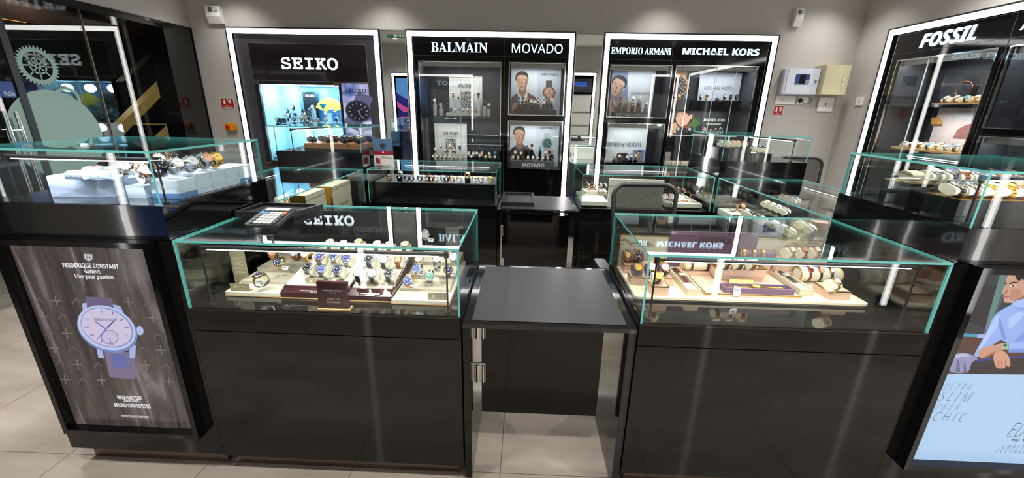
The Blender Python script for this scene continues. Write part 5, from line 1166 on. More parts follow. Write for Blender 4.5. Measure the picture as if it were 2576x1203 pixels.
# far pedestal before the blue-lit cabinet: walnut trays with black cushions
GK = 'watches on the walnut trays'
y0 = 3.40
for k, (u0, u1) in enumerate(((766, 802), (804, 876), (877, 934))):
    t = thing('watch_tray', 'walnut tray on the far pedestal, %s from the lamp' % ORD[k], 'display tray'); a, b = at(u0, 370, y=y0), at(u1, 370, y=y0); h = at(800, 361, y=y0).z
    MB().box(a.x, min(b.x, XL-.03), y0, y0+.34, zp, zp+.014).build('tray_plinth', BLACK, t); MB().box(a.x, min(b.x, XL-.03), y0-.004, y0+.345, zp+.0145, h).build('tray_body', WALNUT, t)
wt = h+.001
front = [(785, 350, 'S', 'k', 'B'), (824, 350, 'S', 'k', 'B'), (866, 350, 'K', 'k', 'B'), (902, 351, 'G', 'k', 'B')]
row(front, wt, 10, 55, 'in the front walnut tray row', GK, BLKC, wd=.024, s=(1.2, 1.2, .92), y=3.46)
row([(812, 344, 'S', 'b', 'Y'), (842, 343, 'R', 'w', 'L'), (878, 344, 'S', 'k', 'B'), (910, 345, 'S', 'g', 'E')], wt, 10, 55, 'in the middle walnut tray row', GK, BLKC, wd=.024, s=(1.2, 1.2, .92), y=3.56)
row([(834, 338, 'R', 'r', 'L'), (868, 338, 'S', 'b', 'N'), (900, 339, 'R', 'w', 'B'), (930, 340, 'S', 'b', 'U')], wt, 10, 55, 'in the rear walnut tray row', GK, BLKC, wd=.024, s=(1.2, 1.2, .92), y=3.66)
# far pedestal under the alarm panel: black tiers with ivory cushions
GB_ = 'watches on the far black tiers'
def tier(label, u0, u1, vb, vt, y, dep):
    a, b = at(u0, vb, y=y), at(u1, vb, y=y); h = at((u0+u1)/2, vt, y=y).z; t = thing('display_riser', label, 'display riser')
    MB().box(max(a.x, 1.56), b.x, y, y+dep, zp, h).build('tier_body', BT, t); return h+.001
y0 = 3.42
ha = tier('tall black tier under the alarm panel, beside the strip glow', 1790, 1886, 403, 373, y0, .16); hb = tier('short black tier under the alarm panel', 1887, 1938, 408, 387, y0, .16)
row([(1815, 365, 'S', 'w', 'B'), (1832, 368, 'S', 'w', 'W'), (1846, 366, 'R', 'w', 'R'), (1858, 367, 'R', 's', 'R'), (1873, 371, 'R', 'k', 'L')], ha, 15, 60, 'on the tall far black tier', GB_, IVORY, wd=.03, s=(1.05, 1.1, .85), y=y0+.08, xmin=1.6)
row([(1897, 378, 'S', 'k', 'Y'), (1910, 379, 'K', 'k', 'B'), (1922, 381, 'K', 'k', 'B')], hb, 15, 60, 'on the short far black tier', GB_, IVORY, wd=.03, s=(1.05, 1.1, .85), y=y0+.08, xmin=1.6)

# ================================================================ far counters: contents
GF = 'watches on the black plateau'
y0 = 3.42; a, b = at(948, 490, y=y0), at(1244, 490, y=y0); h = at(1100, 460, y=y0).z
t = thing('display_riser', 'long black plateau inside the far glass case by the leaflet', 'display riser')
MB().box(a.x, b.x, y0, 3.80, DECK+.001, h-.008).build('plateau_body', BT, t); MB().box(a.x-.004, b.x+.004, y0-.008, 3.81, h-.0075, h).build('plateau_top', mat('grey_shelf_edge', (70, 70, 72), .5), t)
row([(980, 448, 'R', 'k', 'R'), (1008, 440, 'S', 's', 'S', h+.03), (1006, 453, 'S', 'k', 'B'), (1025, 454, 'S', 'b', 'U'), (1037, 454, 'S', 'k', 'N'), (1057, 455, 'S', 'w', 'Y'), (1068, 456, 'S', 'w', 'W'), (1077, 454, 'K', 'k', 'B'), (1086, 456, 'R', 'r', 'D'), (1098, 457, 'S', 'w', 'W'), (1116, 455, 'S', 'w', 'S'), (1124, 457, 'S', 'k', 'B'), (1138, 457, 'G', 'c', 'T'), (1157, 455, 'G', 'w', 'W'), (1177, 443, 'S', 'c', 'T', h+.035), (1178, 457, 'G', 'c', 'B'), (1195, 458, 'G', 'w', 'W'), (1211, 455, 'G', 'c', 'S'), (1235, 458, 'G', 'y', 'G')], h+.001, 20, 50, 'on the black plateau, from the leaflet', GF, y=y0+.05, s=(1, 1, .8))
for u, hh, l in ((1008, .03, 'small black riser under the large steel watch on the plateau'), (1177, .035, 'small black riser under the upright tan-strapped watch on the plateau')):
    p = at(u, 447, y=y0+.05); tag(MB().box(p.x-.02, p.x+.02, p.y-.035, p.y+.035, h+.0005, h+hh).build('display_riser', BT), l, 'display riser')
# ivory blocks with rose watches
GI = 'rose watches on the ivory blocks'
y0 = 3.45; IV2 = mat('ivory_board', (206, 204, 190), .6)
for k, (u0, u1, v) in enumerate(((1463, 1528, 517), (1676, 1761, 522))):
    a, b = at(u0, v, z=DECK+.01), at(u1, v, z=DECK+.01); t = thing('display_block', 'ivory block of rose watches, %s the upright ivory panel' % ('on the flap table side of', 'on the mesh chair side of')[k], 'display block')
    MB().box(a.x, b.x, a.y, 3.81, DECK+.012, DECK+.045).build('block_body', IV2, t); MB().box(a.x+.01, b.x-.01, a.y+.01, 3.80, DECK+.001, DECK+.0115).build('block_feet', BLACK, t)
sv = DECK+.046
row([(1470, 478, 'R', 'w', 'S', None, 70), (1483, 473, 'R', 'w', 'R', None, 76), (1496, 472, 'R', 'c', 'R', None, 80), (1508, 472, 'R', 'w', 'R', None, 84), (1520, 479, 'R', 'w', 'R', None, 60)], sv, 55, 70, 'of the rose watches by the flap table', GI)
row([(1474, 466, 'R', 'w', 'R', sv+.03), (1490, 465, 'R', 'c', 'L', sv+.03), (1506, 465, 'R', 'w', 'R', sv+.03), (1518, 467, 'S', 'w', 'S', sv+.03)], sv, 50, 70, 'raised at the back by the flap table', GI, y=3.73, dx=.025)
p = at(1495, 470, y=3.76); tag(MB().box(at(1464, 480, y=3.7).x, at(1526, 480, y=3.7).x, 3.66, 3.80, sv, sv+.0295).build('display_riser', IV2), 'ivory step under the raised rear rose watches', 'display riser')
row([(1704, 471, 'R', 'w', 'R', None, 76), (1718, 475, 'R', 'c', 'R', None, 66), (1731, 478, 'R', 'w', 'S', None, 60), (1746, 487, 'R', 'c', 'R', None, 70)], sv, 55, 70, 'of the rose watches beside the mesh chair', GI, dx=-.03)
row([(1682, 490, 'R', 'k', 'R', None, 70), (1690, 474, 'R', 'k', 'L', None, 70)], sv, 55, 70, 'behind the chair mesh', GI)
for k, (u, v) in enumerate(((1700, 507), (1722, 506), (1745, 508), (1686, 503))):
    p = at(u, v, z=sv+.003); tag(MB().tube([(p.x+.03*math.cos(R(q)), p.y+.02*math.sin(R(q)), p.z+.001) for q in range(0, 360, 20)], .0032, 6, 0, True).build('bangle', ROSE), 'thin rose gold bangle lying flat on the ivory block, %s from the seam' % ORD[k], 'bangle', 'flat rose bangles')
t = thing('display_board', 'blank upright ivory panel inside the far case behind the mesh chair', 'display board'); y0 = 3.37
a, b = at(1528, 521, y=y0), at(1672, 454, y=y0); MB().box(a.x, b.x, y0, y0+.03, DECK+.001, b.z).build('panel', IV2, t)
# side run by the near pale-blue pedestal: beige boards, gold watches
GV = 'gold watches between the beige boards'
BGB = mat('beige_board', (196, 190, 168), .5); BV = mat('beige_board_side', (214, 206, 178), .5)
xb_ = XL-.09
for k, ((u0, v0), (u1, v1)) in enumerate((((834, 471), (880, 452)), ((767, 491), (817, 476)))):
    p, q = at(u0, v0, x=xb_), at(u1, v1, x=xb_); t = thing('display_board', 'beige board with gold edge standing in the side case, %s from the far pedestal' % ORD[k], 'display board')
    MB().box(xb_-.10, xb_, p.y, q.y, DECK+.001, (p.z+q.z)/2).build('board_body', BGB, t); MB().box(xb_-.1, xb_, p.y-.006, p.y-.0005, DECK+.001, (p.z+q.z)/2+.002).build('gold_edge', YELG, t)
    text('VERSACE', 'serif', frame((xb_, 0, 0), (0, 1, 0), (1, 0, 0)), p.y+.06, q.y-.06, DECK+.03, DECK+.06, .001, col((120, 112, 90), .5), t, 'board_lettering', 0)
    p = at((818, 757)[k], (470, 487)[k], x=xb_-.02); watch(Vector((xb_-.03, p.y-.045, zdial(DECK+.08, 40))), 40, 0, 'G', 'k', 'G', 'gold watch on a post at the gold edge, %s board from the far pedestal' % ORD[k], GV)
    tag(MB().box(xb_-.045, xb_-.015, p.y-.04, p.y-.008, DECK+.001, DECK+.079).build('display_riser', YELG), 'gilded post under the gold watch at the %s beige board' % ORD[k], 'display riser')
row([(724, 496, 'G', 'w', 'G'), (738, 492, 'G', 'w', 'S'), (752, 488, 'G', 'c', 'G')], DECK+.12, 30, 60, 'of the gold watches behind the flat black tray', GV)
p = at(738, 496, z=DECK+.12); tag(MB().box(p.x-.12, p.x+.14, p.y-.04, p.y+.12, DECK+.001, DECK+.119).build('display_riser', BV), 'beige plinth under the gold watches behind the flat black tray', 'display riser')
# globe line figure and VERSACE board seen through the near glass top
t = thing('wire_globe', 'black wire globe figure under the glass next to the calculator', 'ornament'); c = at(757, 583, z=1.0); mb = MB(); rg = .045
for k in range(6): mb.tube([(c.x+rg*math.cos(R(q))*math.cos(R(30*k)), c.y+rg*math.cos(R(q))*math.sin(R(30*k)), c.z+rg*math.sin(R(q))) for q in range(-90, 91, 15)], .0012, 5)
for z in (-.6, -.3, 0, .3, .6): r_ = rg*math.sqrt(1-z*z); mb.tube([(c.x+r_*math.cos(R(q)), c.y+r_*math.sin(R(q)), c.z+rg*z) for q in range(0, 360, 20)], .0012, 5, 0, True)
mb.build('globe_wires', BLACK, t); MB().cyl((c.x, c.y, zt+.06), (c.x, c.y, c.z-rg), .003, 8).cyl((c.x, c.y, zt+.06), (c.x, c.y, zt+.066), .02, 16).build('globe_post', BLACK, t)

# side run beside the chair: rows of ivory cushions
GS = 'watches on the ivory cushion rows'
base = DECK+.05
def cr(items, surf, place, cx_, s_=(1.15, 1.2, .85)): row(items, surf, 25, 35, place, GS, IVORY, wd=.03, s=s_, x=cx_)
cr([(1884, 524, 'S', 'w', 'T'), (1897, 531, 'K', 'k', 'B'), (1911, 536, 'K', 'k', 'B'), (1925, 542, 'S', 'w', 'T')], base, 'in the inner row of cushions', XR+.10)
cr([(1930, 521, 'G', 'w', 'L'), (1945, 527, 'S', 'w', 'E'), (1960, 534, 'S', 'w', 'U'), (1976, 540, 'S', 'k', 'B')], base+.03, 'in the middle row of cushions', XR+.34)
cr([(1972, 519, 'K', 'k', 'B'), (1984, 525, 'K', 'k', 'B'), (1996, 531, 'S', 'k', 'K')], base+.08, 'in the raised outer row of cushions', XR+.50)
cr([(1955, 551, 'S', 'w', 'W'), (1978, 560, 'S', 'w', 'S'), (1996, 568, 'S', 'w', 'W')], base, 'in the loose cushion group of the side case', XR+.12)
cr([(2022, 548, 'S', 'k', 'S'), (2046, 560, 'S', 'w', 'S')], base, 'of two outer loose cushions in the side case', XR+.30)
t = thing('display_riser', 'black stepped base under the ivory cushion rows', 'display riser'); MB().box(XR+.03, XRO-.09, 2.06, 3.02, DECK+.001, base-.002).box(XR+.24, XRO-.09, 3.02, 3.24, DECK+.001, base-.002).box(XR+.24, XRO-.09, 2.80, 3.24, base-.002, base+.028).box(XR+.43, XRO-.10, 3.0, 3.24, base+.028, base+.078).build('riser_body', BT, t)
t = thing('display_block', 'low ivory block with rose bangles at the far end of the cushion rows', 'display block'); a = at(1812, 520, z=DECK+.04); MB().box(XR+.03, XR+.22, 3.03, 3.27, DECK+.001, DECK+.04).build('block_body', IV2, t)
row([(1846, 489, 'R', 'k', 'L', None, 70), (1862, 492, 'R', 'r', 'R', None, 20)], DECK+.041, 50, 70, 'at the far end of the side case', GS, s=1.0, y=3.15, dx=.04)
t = thing('ceramic_dish', 'small terracotta-coloured tray among the rose watches', 'dish'); p = Vector((1.98, 2.70, 0)); MB().cyl((p.x, p.y, base-.001), (p.x, p.y, base+.045), .045, 24, r2=.055).build('dish_body', mat('terracotta', (166, 104, 84), .5), t)
# ================================================================ showcases on the walls
MW = {}
def mini(pos, metal, dial, strap, label, group, rz=0, s=1.0):
    """small upright watch seen from across the shop"""
    if 'm' not in MW:
        mb = MB(); zc = .046; n = 20
        pts = [(.021*math.cos(R(360*i/n))+.004, zc-.010+.032*math.sin(R(360*i/n))) for i in range(n)]
        for i in range(n):
            (y0, z0), (y1, z1) = pts[i], pts[(i+1) % n]; f = .9; g = lambda y, z: ((y-.004)*f+.004, (z-zc+.01)*f+zc-.01)
            mb.hexa([(-.0085, *g(y0, z0)), (.0085, *g(y0, z0)), (.0085, *g(y1, z1)), (-.0085, *g(y1, z1))], [(-.0085, y0, z0), (.0085, y0, z0), (.0085, y1, z1), (-.0085, y1, z1)], 2)
        n_ = Vector((0, -.97, .24)).normalized(); c = Vector((0, -.016, zc))
        mb.cyl(c, c+n_*.006, .0185, 20, 0, r2=.0205); mb.cyl(c+n_*.0055, c+n_*.0068, .0165, 20, 1)
        mb.cyl(c+Vector((.019, 0, 0)), c+Vector((.023, 0, 0)), .0028, 8, 0)
        mb.box(-.008, .008, -.010, .014, .0, .005, 3)
        o = mb.build('wristwatch', [STEEL, dmat('w'), smat('B'), ACRYLIC]); MW['m'] = o
    else: o = MW['m'].copy(); C.objects.link(o)
    o.matrix_world = Matrix.Translation(pos) @ Matrix.Rotation(R(rz), 4, 'Z') @ Matrix.Scale(s, 4)
    for i, mm in enumerate((METALS[metal], dmat(dial), smat(strap))): sl = o.material_slots[i]; sl.link = 'OBJECT'; sl.material = mm
    return tag(o, label, 'wristwatch', group)
def shelf_row(items, surf, place, group, y=None, x=None, riser=BT, rz=0, s=1.0):
    """(u, v, metal, dial, strap): dial centres in the photo; anything above the shelf gets a riser under it"""
    for i, (u, v, a, b, c) in enumerate(sorted(items, key=lambda q: q[0])):
        p = at(u, v, y=y, x=x); q_ = cl(p.x-.03, p.x+.03, p.z); p.x = q_[0]+.03 if q_[0] > p.x-.03 else q_[1]-.03; base = max(p.z-.047*s, surf+.001)
        lab = fromside('%s, %s %s' % (desc(a, b, c), ORD[i], place))
        if base > surf+.012:
            w_ = .019
            tag(MB().box(p.x-w_, p.x+w_, p.y-w_, p.y+w_, surf+.0008, base-.0005).build('display_riser', riser), 'small riser, %s %s' % (ORD[i], place), 'display riser', 'risers under '+group)
        else: base = surf+.001
        mini(Vector((p.x, p.y, base)), a, b, c, lab, group, rz, s)
def seq(n, u0, v0, u1, v1, codes):
    return [(u0+(u1-u0)*i/(n-1), v0+(v1-v0)*i/(n-1), *codes[i % len(codes)]) for i in range(n)]
# ---- blue-lit showcase
yb = WB+.10
for k, (u0, u1, dz, yy) in enumerate(((724, 790, .05, .16), (770, 802, .09, .24), (790, 860, .04, .12))):
    pass
GSK = 'watches in the blue-lit showcase'
ICEM = mat('clear_step', (206, 226, 234), .12)
tag(MB().box(at(722, 300, y=WB+.2).x, at(850, 300, y=WB+.2).x, WB+.16, WB+.36, shz+.001, shz+.045).build('display_step', ICEM), 'long pale step on the upper shelf of the blue-lit showcase', 'display step')
shelf_row([(698, 300, 'S', 'w', 'K'), (706, 302, 'S', 'k', 'K'), (715, 301, 'S', 'k', 'K'), (740, 298, 'S', 's', 'S'), (758, 297, 'G', 'c', 'S'), (770, 296, 'G', 'c', 'S'), (780, 299, 'S', 'b', 'S'), (800, 302, 'S', 's', 'S'), (820, 300, 'S', 'w', 'S'), (848, 302, 'S', 'b', 'S')], shz, 'in the front row of the blue showcase', GSK, y=WB+.07, s=1.05)
shelf_row([(713, 290, 'G', 'c', 'S'), (722, 278, 'S', 's', 'K'), (737, 269, 'G', 'c', 'K'), (727, 288, 'S', 'w', 'B'), (744, 288, 'S', 'b', 'S'), (757, 287, 'S', 'w', 'S'), (764, 279, 'S', 'k', 'S'), (768, 286, 'G', 'c', 'B'), (787, 268, 'S', 's', 'S'), (820, 285, 'S', 'w', 'S'), (846, 289, 'S', 'b', 'S')], shz+.046, 'in the raised row of the blue showcase', GSK, y=WB+.24, riser=ICEM)
shelf_row([(700, 388, 'S', 'k', 'K'), (709, 386, 'S', 'b', 'S'), (720, 392, 'S', 'w', 'S')], at(700, 395, y=WB+.1).z, 'on the grey block low in the blue showcase', GSK, y=WB+.09)
q = at(690, 402, y=WB+.06); tag(MB().box(max(q.x, op[0]+.006), q.x+.24, WB+.05, WB+.2, op[2]+.001, at(700, 395, y=WB+.1).z).build('display_block', col((120, 134, 140), .4)), 'grey block low in the blue-lit showcase', 'display block')
t = thing('display_board', 'blue shelf poster behind the dome in the blue-lit showcase', 'poster'); yy = WB+.38
a, b = at(759, 292, y=yy), at(848, 221, y=yy); MB().box(a.x, b.x, yy, yy+.01, shz+.001, b.z).build('poster_card', mat('azure_print', (84, 146, 204), .4, noise=.25, nscale=4), t)
text('PRESAGE', 'serif', frame((0, yy, 0), (1, 0, 0), (0, -1, 0)), at(822, 230, y=yy).x, at(842, 230, y=yy).x, at(830, 231, y=yy).z, at(830, 227, y=yy).z, .001, col((40, 60, 100), .5), t, 'poster_lettering', 0)
t = thing('display_board', 'black card with white slab lettering before the blue poster', 'sign'); yy = WB+.33; a, b = at(764, 264, y=yy), at(796, 232, y=yy)
MB().box(a.x, b.x, yy, yy+.008, shz+.046, b.z).build('sign_card', col((26, 28, 36), .3), t)
text('SEIKO', 'slab', frame((0, yy, 0), (1, 0, 0), (0, -1, 0)), at(768, 240, y=yy).x, at(790, 240, y=yy).x, at(780, 243.5, y=yy).z, at(780, 238, y=yy).z, .001, col((235, 240, 245), .5), t, 'sign_lettering', 0, .015)
t = thing('glass_dome', 'tall clear glass dome over one watch in the blue-lit showcase', 'glass dome'); c = at(786, 290, y=WB+.22); c.z = shz+.046; mb = MB()
prof = [(.052, 0), (.052, .13)]+[(.052*math.cos(R(q)), .13+.052*math.sin(R(q))) for q in range(15, 91, 15)]
for i in range(len(prof)-1): mb.cyl((c.x, c.y-.0, c.z+prof[i][1]), (c.x, c.y, c.z+prof[i+1][1]+1e-5), prof[i][0], 20, 0, r2=max(prof[i+1][0], .0005), caps=False)
mb.build('dome_glass', ACRYLIC, t); MB().cyl((c.x, c.y, c.z+.0005), (c.x, c.y, c.z+.02), .05, 20).build('dome_base', GOLD, t)
t = thing('paper_fan', 'yellow pleated paper fan standing in the blue-lit showcase', 'fan'); yy = WB+.30; o_ = at(831, 286, y=yy); mb = MB(); r1 = (at(831, 246, y=yy).z-o_.z)
for i in range(18):
    a0, a1 = R(22+136*i/18), R(22+136*(i+1)/18); dz = .006 if i % 2 else 0
    mb.add([(o_.x+r1*.25*math.cos(a0), yy+dz, o_.z+r1*.25*math.sin(a0)), (o_.x+r1*math.cos(a0), yy+dz, o_.z+r1*math.sin(a0)), (o_.x+r1*math.cos(a1), yy+.006-dz, o_.z+r1*math.sin(a1)), (o_.x+r1*.25*math.cos(a1), yy+.006-dz, o_.z+r1*.25*math.sin(a1))], [(0, 1, 2, 3)])
mb.build('fan_leaf', mat('yellow_paper', (244, 222, 70), .7), t)
MB().box(o_.x-.03, o_.x+.03, yy-.06, yy-.02, shz+.046, o_.z+.01).build('fan_stand', ICEM, t)
p = at(833, 268, y=WB+.22); mini(Vector((p.x, WB+.26, o_.z+.012)), 'S', 'w', 'S', 'steel watch standing on the clear column in front of the yellow fan', GSK)
t = thing('cocktail_glass', 'turquoise cocktail glass beside the yellow fan', 'glass'); p = at(812, 262, y=WB+.14); r_ = at(812, 275, y=WB+.14)
MB().cyl((p.x, WB+.14, r_.z), (p.x, WB+.14, p.z), .003, 20, r2=.045).cyl((p.x, WB+.14, shz+.001), (p.x, WB+.14, r_.z), .003, 8).cyl((p.x, WB+.14, shz+.001), (p.x, WB+.14, shz+.004), .025, 16).build('glass_body', mat('turquoise_drink', (30, 178, 200), .15), t)

# ---- middle cabinet: panelled white boards
WBD = mat('white_board', (226, 225, 214), .5)
def panel_board(label, u0, v0, u1, v1, y, surf, tu0, tv0, tu1, tv1, pu0, pv0, pu1, pv1):
    t = thing('display_board', label, 'display board'); a, b = at(u0, v1, y=y), at(u1, v0, y=y); fr = frame((0, y, 0), (1, 0, 0), (0, -1, 0))
    a.x, b.x = cl(a.x, b.x, b.z)
    MB().box(a.x, b.x, y, y+.015, surf+.001, b.z).build('board', WBD, t)
    mb = MB(fr)
    for q in (.0, .035): framebox(mb, a.x+q, b.x-q, surf+.001+q, b.z-q, .012 if q == 0 else .006, 0, .008 if q == 0 else .004)
    mb.build('board_moulding', WBD, t)
    text('BALMAIN', 'serif', fr, at(tu0, tv1, y=y).x, at(tu1, tv1, y=y).x, at(tu0, tv1, y=y).z, at(tu1, tv0, y=y).z, .002, col((70, 68, 66), .5), t, 'board_lettering', 0)
    text('SWISS WATCHES', 'sans', fr, at(tu0+10, tv1, y=y).x, at(tu1-6, tv1, y=y).x, at(tu0, tv1+5, y=y).z, at(tu1, tv1+3, y=y).z, .002, col((110, 108, 104), .5), t, 'board_lettering', 0)
    a, b = at(pu0, pv1, y=y), at(pu1, pv0, y=y)
    m = bpy.data.materials.get('woven_print')
    if not m:
        m = mat('woven_print', (120, 120, 116), .5); nt = m.node_tree; p_ = nt.nodes['Principled BSDF']; tc = nt.nodes.new('ShaderNodeTexCoord'); v = nt.nodes.new('ShaderNodeTexNoise'); v.inputs['Scale'].default_value = 34; v.inputs['Distortion'].default_value = 2.5; v.inputs['Detail'].default_value = 1
        r = nt.nodes.new('ShaderNodeValToRGB'); r.color_ramp.interpolation = 'CONSTANT'; r.color_ramp.elements[0].color = (.02, .02, .02, 1); r.color_ramp.elements[1].position = .5; r.color_ramp.elements[1].color = (.6, .6, .56, 1)
        nt.links.new(tc.outputs['Object'], v.inputs['Vector']); nt.links.new(v.outputs['Fac'], r.inputs[0]); nt.links.new(r.outputs[0], p_.inputs['Base Color'])
    MB(fr).box(a.x, b.x, .001, .004, max(a.z, surf+.003), b.z).build('pattern_panel', m, t)
    return t
yB = WB+.30
panel_board('white panelled board with a woven pattern on the upper shelf of the middle cabinet', 1132, 193, 1213, 292, yB, s1z, 1152, 211, 1192, 220, 1160, 231, 1185, 272)
panel_board('white panelled board with a woven pattern on the lower shelf of the middle cabinet', 1096, 312, 1174, 400, yB, s2z, 1114, 332, 1154, 340, 1122, 350, 1147, 390)
GB2 = 'watches in the middle cabinet'
shelf_row([(1094, 252, 'S', 'w', 'W'), (1109, 263, 'R', 'r', 'W'), (1219, 256, 'S', 'k', 'B'), (1230, 264, 'S', 'c', 'L')], s1z, 'on clear posts beside the upper white board', GB2, y=WB+.14, riser=mat('clear_post', (200, 202, 204), .15))
shelf_row([(1140, 236, 'S', 'b', 'B'), (1153, 241, 'R', 'r', 'B'), (1189, 240, 'G', 'c', 'L'), (1204, 238, 'R', 'k', 'B')], s1z, 'high before the upper white board', GB2, y=WB+.24, riser=mat('clear_post', (200, 202, 204), .15))
t = thing('display_step', 'low white step with gold wire on the upper shelf of the middle cabinet', 'display step'); a, b = at(1124, 290, y=WB+.12), at(1208, 282, y=WB+.12)
MB().box(a.x, b.x, WB+.07, WB+.18, s1z+.001, s1z+.035).build('step_body', WBD, t); framebox(MB(frame((0, WB+.06, 0), (1, 0, 0), (0, -1, 0))), a.x-.03, a.x+.28, s1z+.001, s1z+.065, .003, 0, .003).build('wire_frame', GOLD, t)
shelf_row(seq(7, 1135, 276, 1198, 277, [('S', 'n', 'B'), ('S', 'w', 'S'), ('S', 't', 'S'), ('G', 'w', 'B'), ('R', 'w', 'L'), ('G', 'c', 'B'), ('R', 'r', 'L')]), s1z+.036, 'on the low white step, upper shelf', GB2, y=WB+.11, s=.85)
shelf_row([(1096, 375, 'S', 'w', 'W'), (1109, 366, 'S', 'w', 'S'), (1120, 377, 'S', 'w', 'S'), (1133, 366, 'S', 'c', 'S'), (1142, 377, 'G', 'c', 'G'), (1157, 371, 'S', 'b', 'S')], s2z, 'before the lower white board', GB2, y=WB+.2, riser=WBD)
shelf_row(seq(8, 1090, 394, 1162, 394, [('G', 'w', 'B'), ('R', 'w', 'L'), ('G', 'c', 'B'), ('S', 'w', 'B')]), s2z, 'in the front row of the lower shelf', GB2, y=WB+.08, s=.9)
shelf_row([(1179, 386, 'R', 'w', 'W'), (1186, 392, 'G', 'w', 'G'), (1191, 386, 'R', 'w', 'W'), (1200, 385, 'R', 'w', 'R'), (1207, 391, 'S', 'w', 'W'), (1212, 386, 'R', 'c', 'W'), (1222, 394, 'G', 'c', 'G'), (1231, 386, 'S', 'w', 'S'), (1233, 396, 'G', 'c', 'B'), (1246, 384, 'S', 't', 'S'), (1245, 396, 'G', 'w', 'G')], s2z, 'beside the lower white board', GB2, y=WB+.13)

# ---- portrait posters
def man(layers, cx, cy, s, hair, skin, jacket, shirt, flip=1, hand=True, tilt=0):
    """head-and-shoulders print of a short-haired person, arms folded: cx, cy is the centre of the face"""
    c, n = math.cos(R(tilt)), math.sin(R(tilt)); dk = tuple(int(q*.72) for q in skin); vd = tuple(int(q*.45) for q in skin)
    H = lambda pts: [(cx+flip*s*(x*c-y*n), cy+s*(x*n+y*c)) for x, y in pts]
    B_ = lambda pts: [(cx+flip*s*x, cy+s*y) for x, y in pts]
    if jacket:
        layers.append((jacket, B_([(-1.9, 6), (-2.0, 3.2), (-1.5, 2.3), (-.6, 1.8), (-.5, 1.5), (.7, 1.5), (.9, 1.8), (2.3, 2.5), (2.9, 3.6), (3.1, 6)])))
        layers.append((shirt, B_([(-.6, 1.6), (-.75, 2.0), (-.1, 4.0), (.5, 3.6), (.95, 2.0), (.7, 1.5)])))
        layers.append((dk, B_([(-.5, 1.1), (-.55, 1.8), (.1, 2.6), (.7, 1.8), (.6, 1.0)])))
        layers.append((tuple(int(q*.7) for q in jacket), B_([(-.75, 1.9), (-.9, 2.7), (-.3, 4.2), (-.1, 4.0)]))); layers.append((tuple(int(q*.7) for q in jacket), B_([(.95, 1.9), (1.25, 2.8), (.5, 4.3), (.45, 3.7)])))
    layers.append((hair, H([(-1.0, .1), (-1.05, -.7), (-.8, -1.35), (-.1, -1.65), (.7, -1.5), (1.05, -.9), (1.0, .1)])))
    layers.append((skin, H([(-.86, -.75), (-.4, -1.05), (.4, -1.0), (.86, -.7), (.88, .2), (.72, .9), (.3, 1.4), (-.15, 1.45), (-.6, 1.0), (-.85, .3)])))
    layers.append((skin, H([(.86, -.1), (1.04, -.25), (1.0, .3), (.84, .4)])))
    layers.append((dk, H([(.45, -.1), (.87, -.5), (.88, .2), (.72, .9), (.3, 1.4), (.5, .8)])))
    for x in (-.42, .38):
        layers.append((vd, H([(x-.26, -.30), (x+.22, -.34), (x+.24, -.26), (x-.24, -.20)]))); layers.append(((236, 228, 220), H([(x-.17, -.04), (x, -.11), (x+.17, -.04), (x, .03)]))); layers.append(((40, 28, 24), ell(cx+flip*s*(x*c+.04*n), cy+s*(x*n-.04*c), s*.075, s*.075, 0, 8)))
    layers.append((dk, H([(-.06, -.1), (.06, -.1), (.16, .42), (-.02, .5), (-.18, .42)]))); layers.append(((150, 84, 74), H([(-.32, .82), (0, .75), (.3, .80), (.02, .95)]))); layers.append((vd, H([(-.30, .835), (.3, .82), (.3, .85), (-.3, .86)])))
    if hand:
        layers.append((skin, B_([(-1.6, 3.9), (-1.2, 3.3), (-.5, 3.4), (-.2, 3.9), (-.3, 4.7), (-.9, 5.2), (-1.5, 4.9)])))
        for k in range(3): layers.append((dk, B_([(-1.3+.32*k, 3.5), (-1.24+.32*k, 3.5), (-1.14+.32*k, 4.4), (-1.2+.32*k, 4.4)])))
yP = WB+.26
GRY = (206, 210, 214)
def card(label, o, surf, u0, v0, u1, v1, y, base_c, layers, name='poster'):
    t = thing(name, label, 'poster'); a, b = at(u0, v1, y=y), at(u1, v0, y=y); a.x, b.x = cl(a.x, b.x, min(b.z, o[3]-.02), .012)
    MB().box(a.x, b.x, y, y+.012, surf, min(b.z, o[3]-.02)).build('poster_card', col(base_c, .5), t)
    picture('printed_person', t, layers, 0, .00012, y=y-.0008, smooth=2, lim=(a.x+.001, b.x-.001, surf+.001, min(b.z, o[3]-.02)-.001)) if layers else None
    return t
fl2z = o2[2]+.001
L = [((186, 192, 198), [(1352, 168), (1413, 169), (1413, 286), (1352, 286)])]
man(L, 1313, 205, 16, (34, 26, 22), (204, 158, 128), (96, 80, 74), (236, 226, 212))
t = card('poster of a person in a brown jacket with a bronze chronograph, upper case', o2, fl2z, 1282, 168, 1413, 288, yP, GRY, L)
bigwatch(t, 1381, 233, 15, 16, 0, (92, 78, 72), (206, 150, 118), (60, 44, 36), (72, 62, 60), 0, y=yP-.004, lim=(o2[0]+.012, o2[1]-.012, fl2z, o2[3]-.02), slen=1.9, strapw=.5, sub=((-.4, -.1, .22, (226, 178, 148)), (.4, -.1, .22, (226, 178, 148)), (0, .45, .22, (226, 178, 148))))
a, b = at(1363, 190, y=yP), at(1404, 185.5, y=yP); text('MOVADO', 'sansb', frame((0, yP, 0), (1, 0, 0), (0, -1, 0)), a.x, b.x, a.z, b.z, .004, col((40, 44, 58), .5), t, 'poster_lettering', 0)
fl3z = o3[2]+.001
L = [((190, 200, 206), [(1348, 312), (1410, 313), (1408, 420), (1345, 420)])]
man(L, 1306, 341, 14.5, (26, 22, 22), (198, 148, 118), (46, 46, 50), (70, 70, 74))
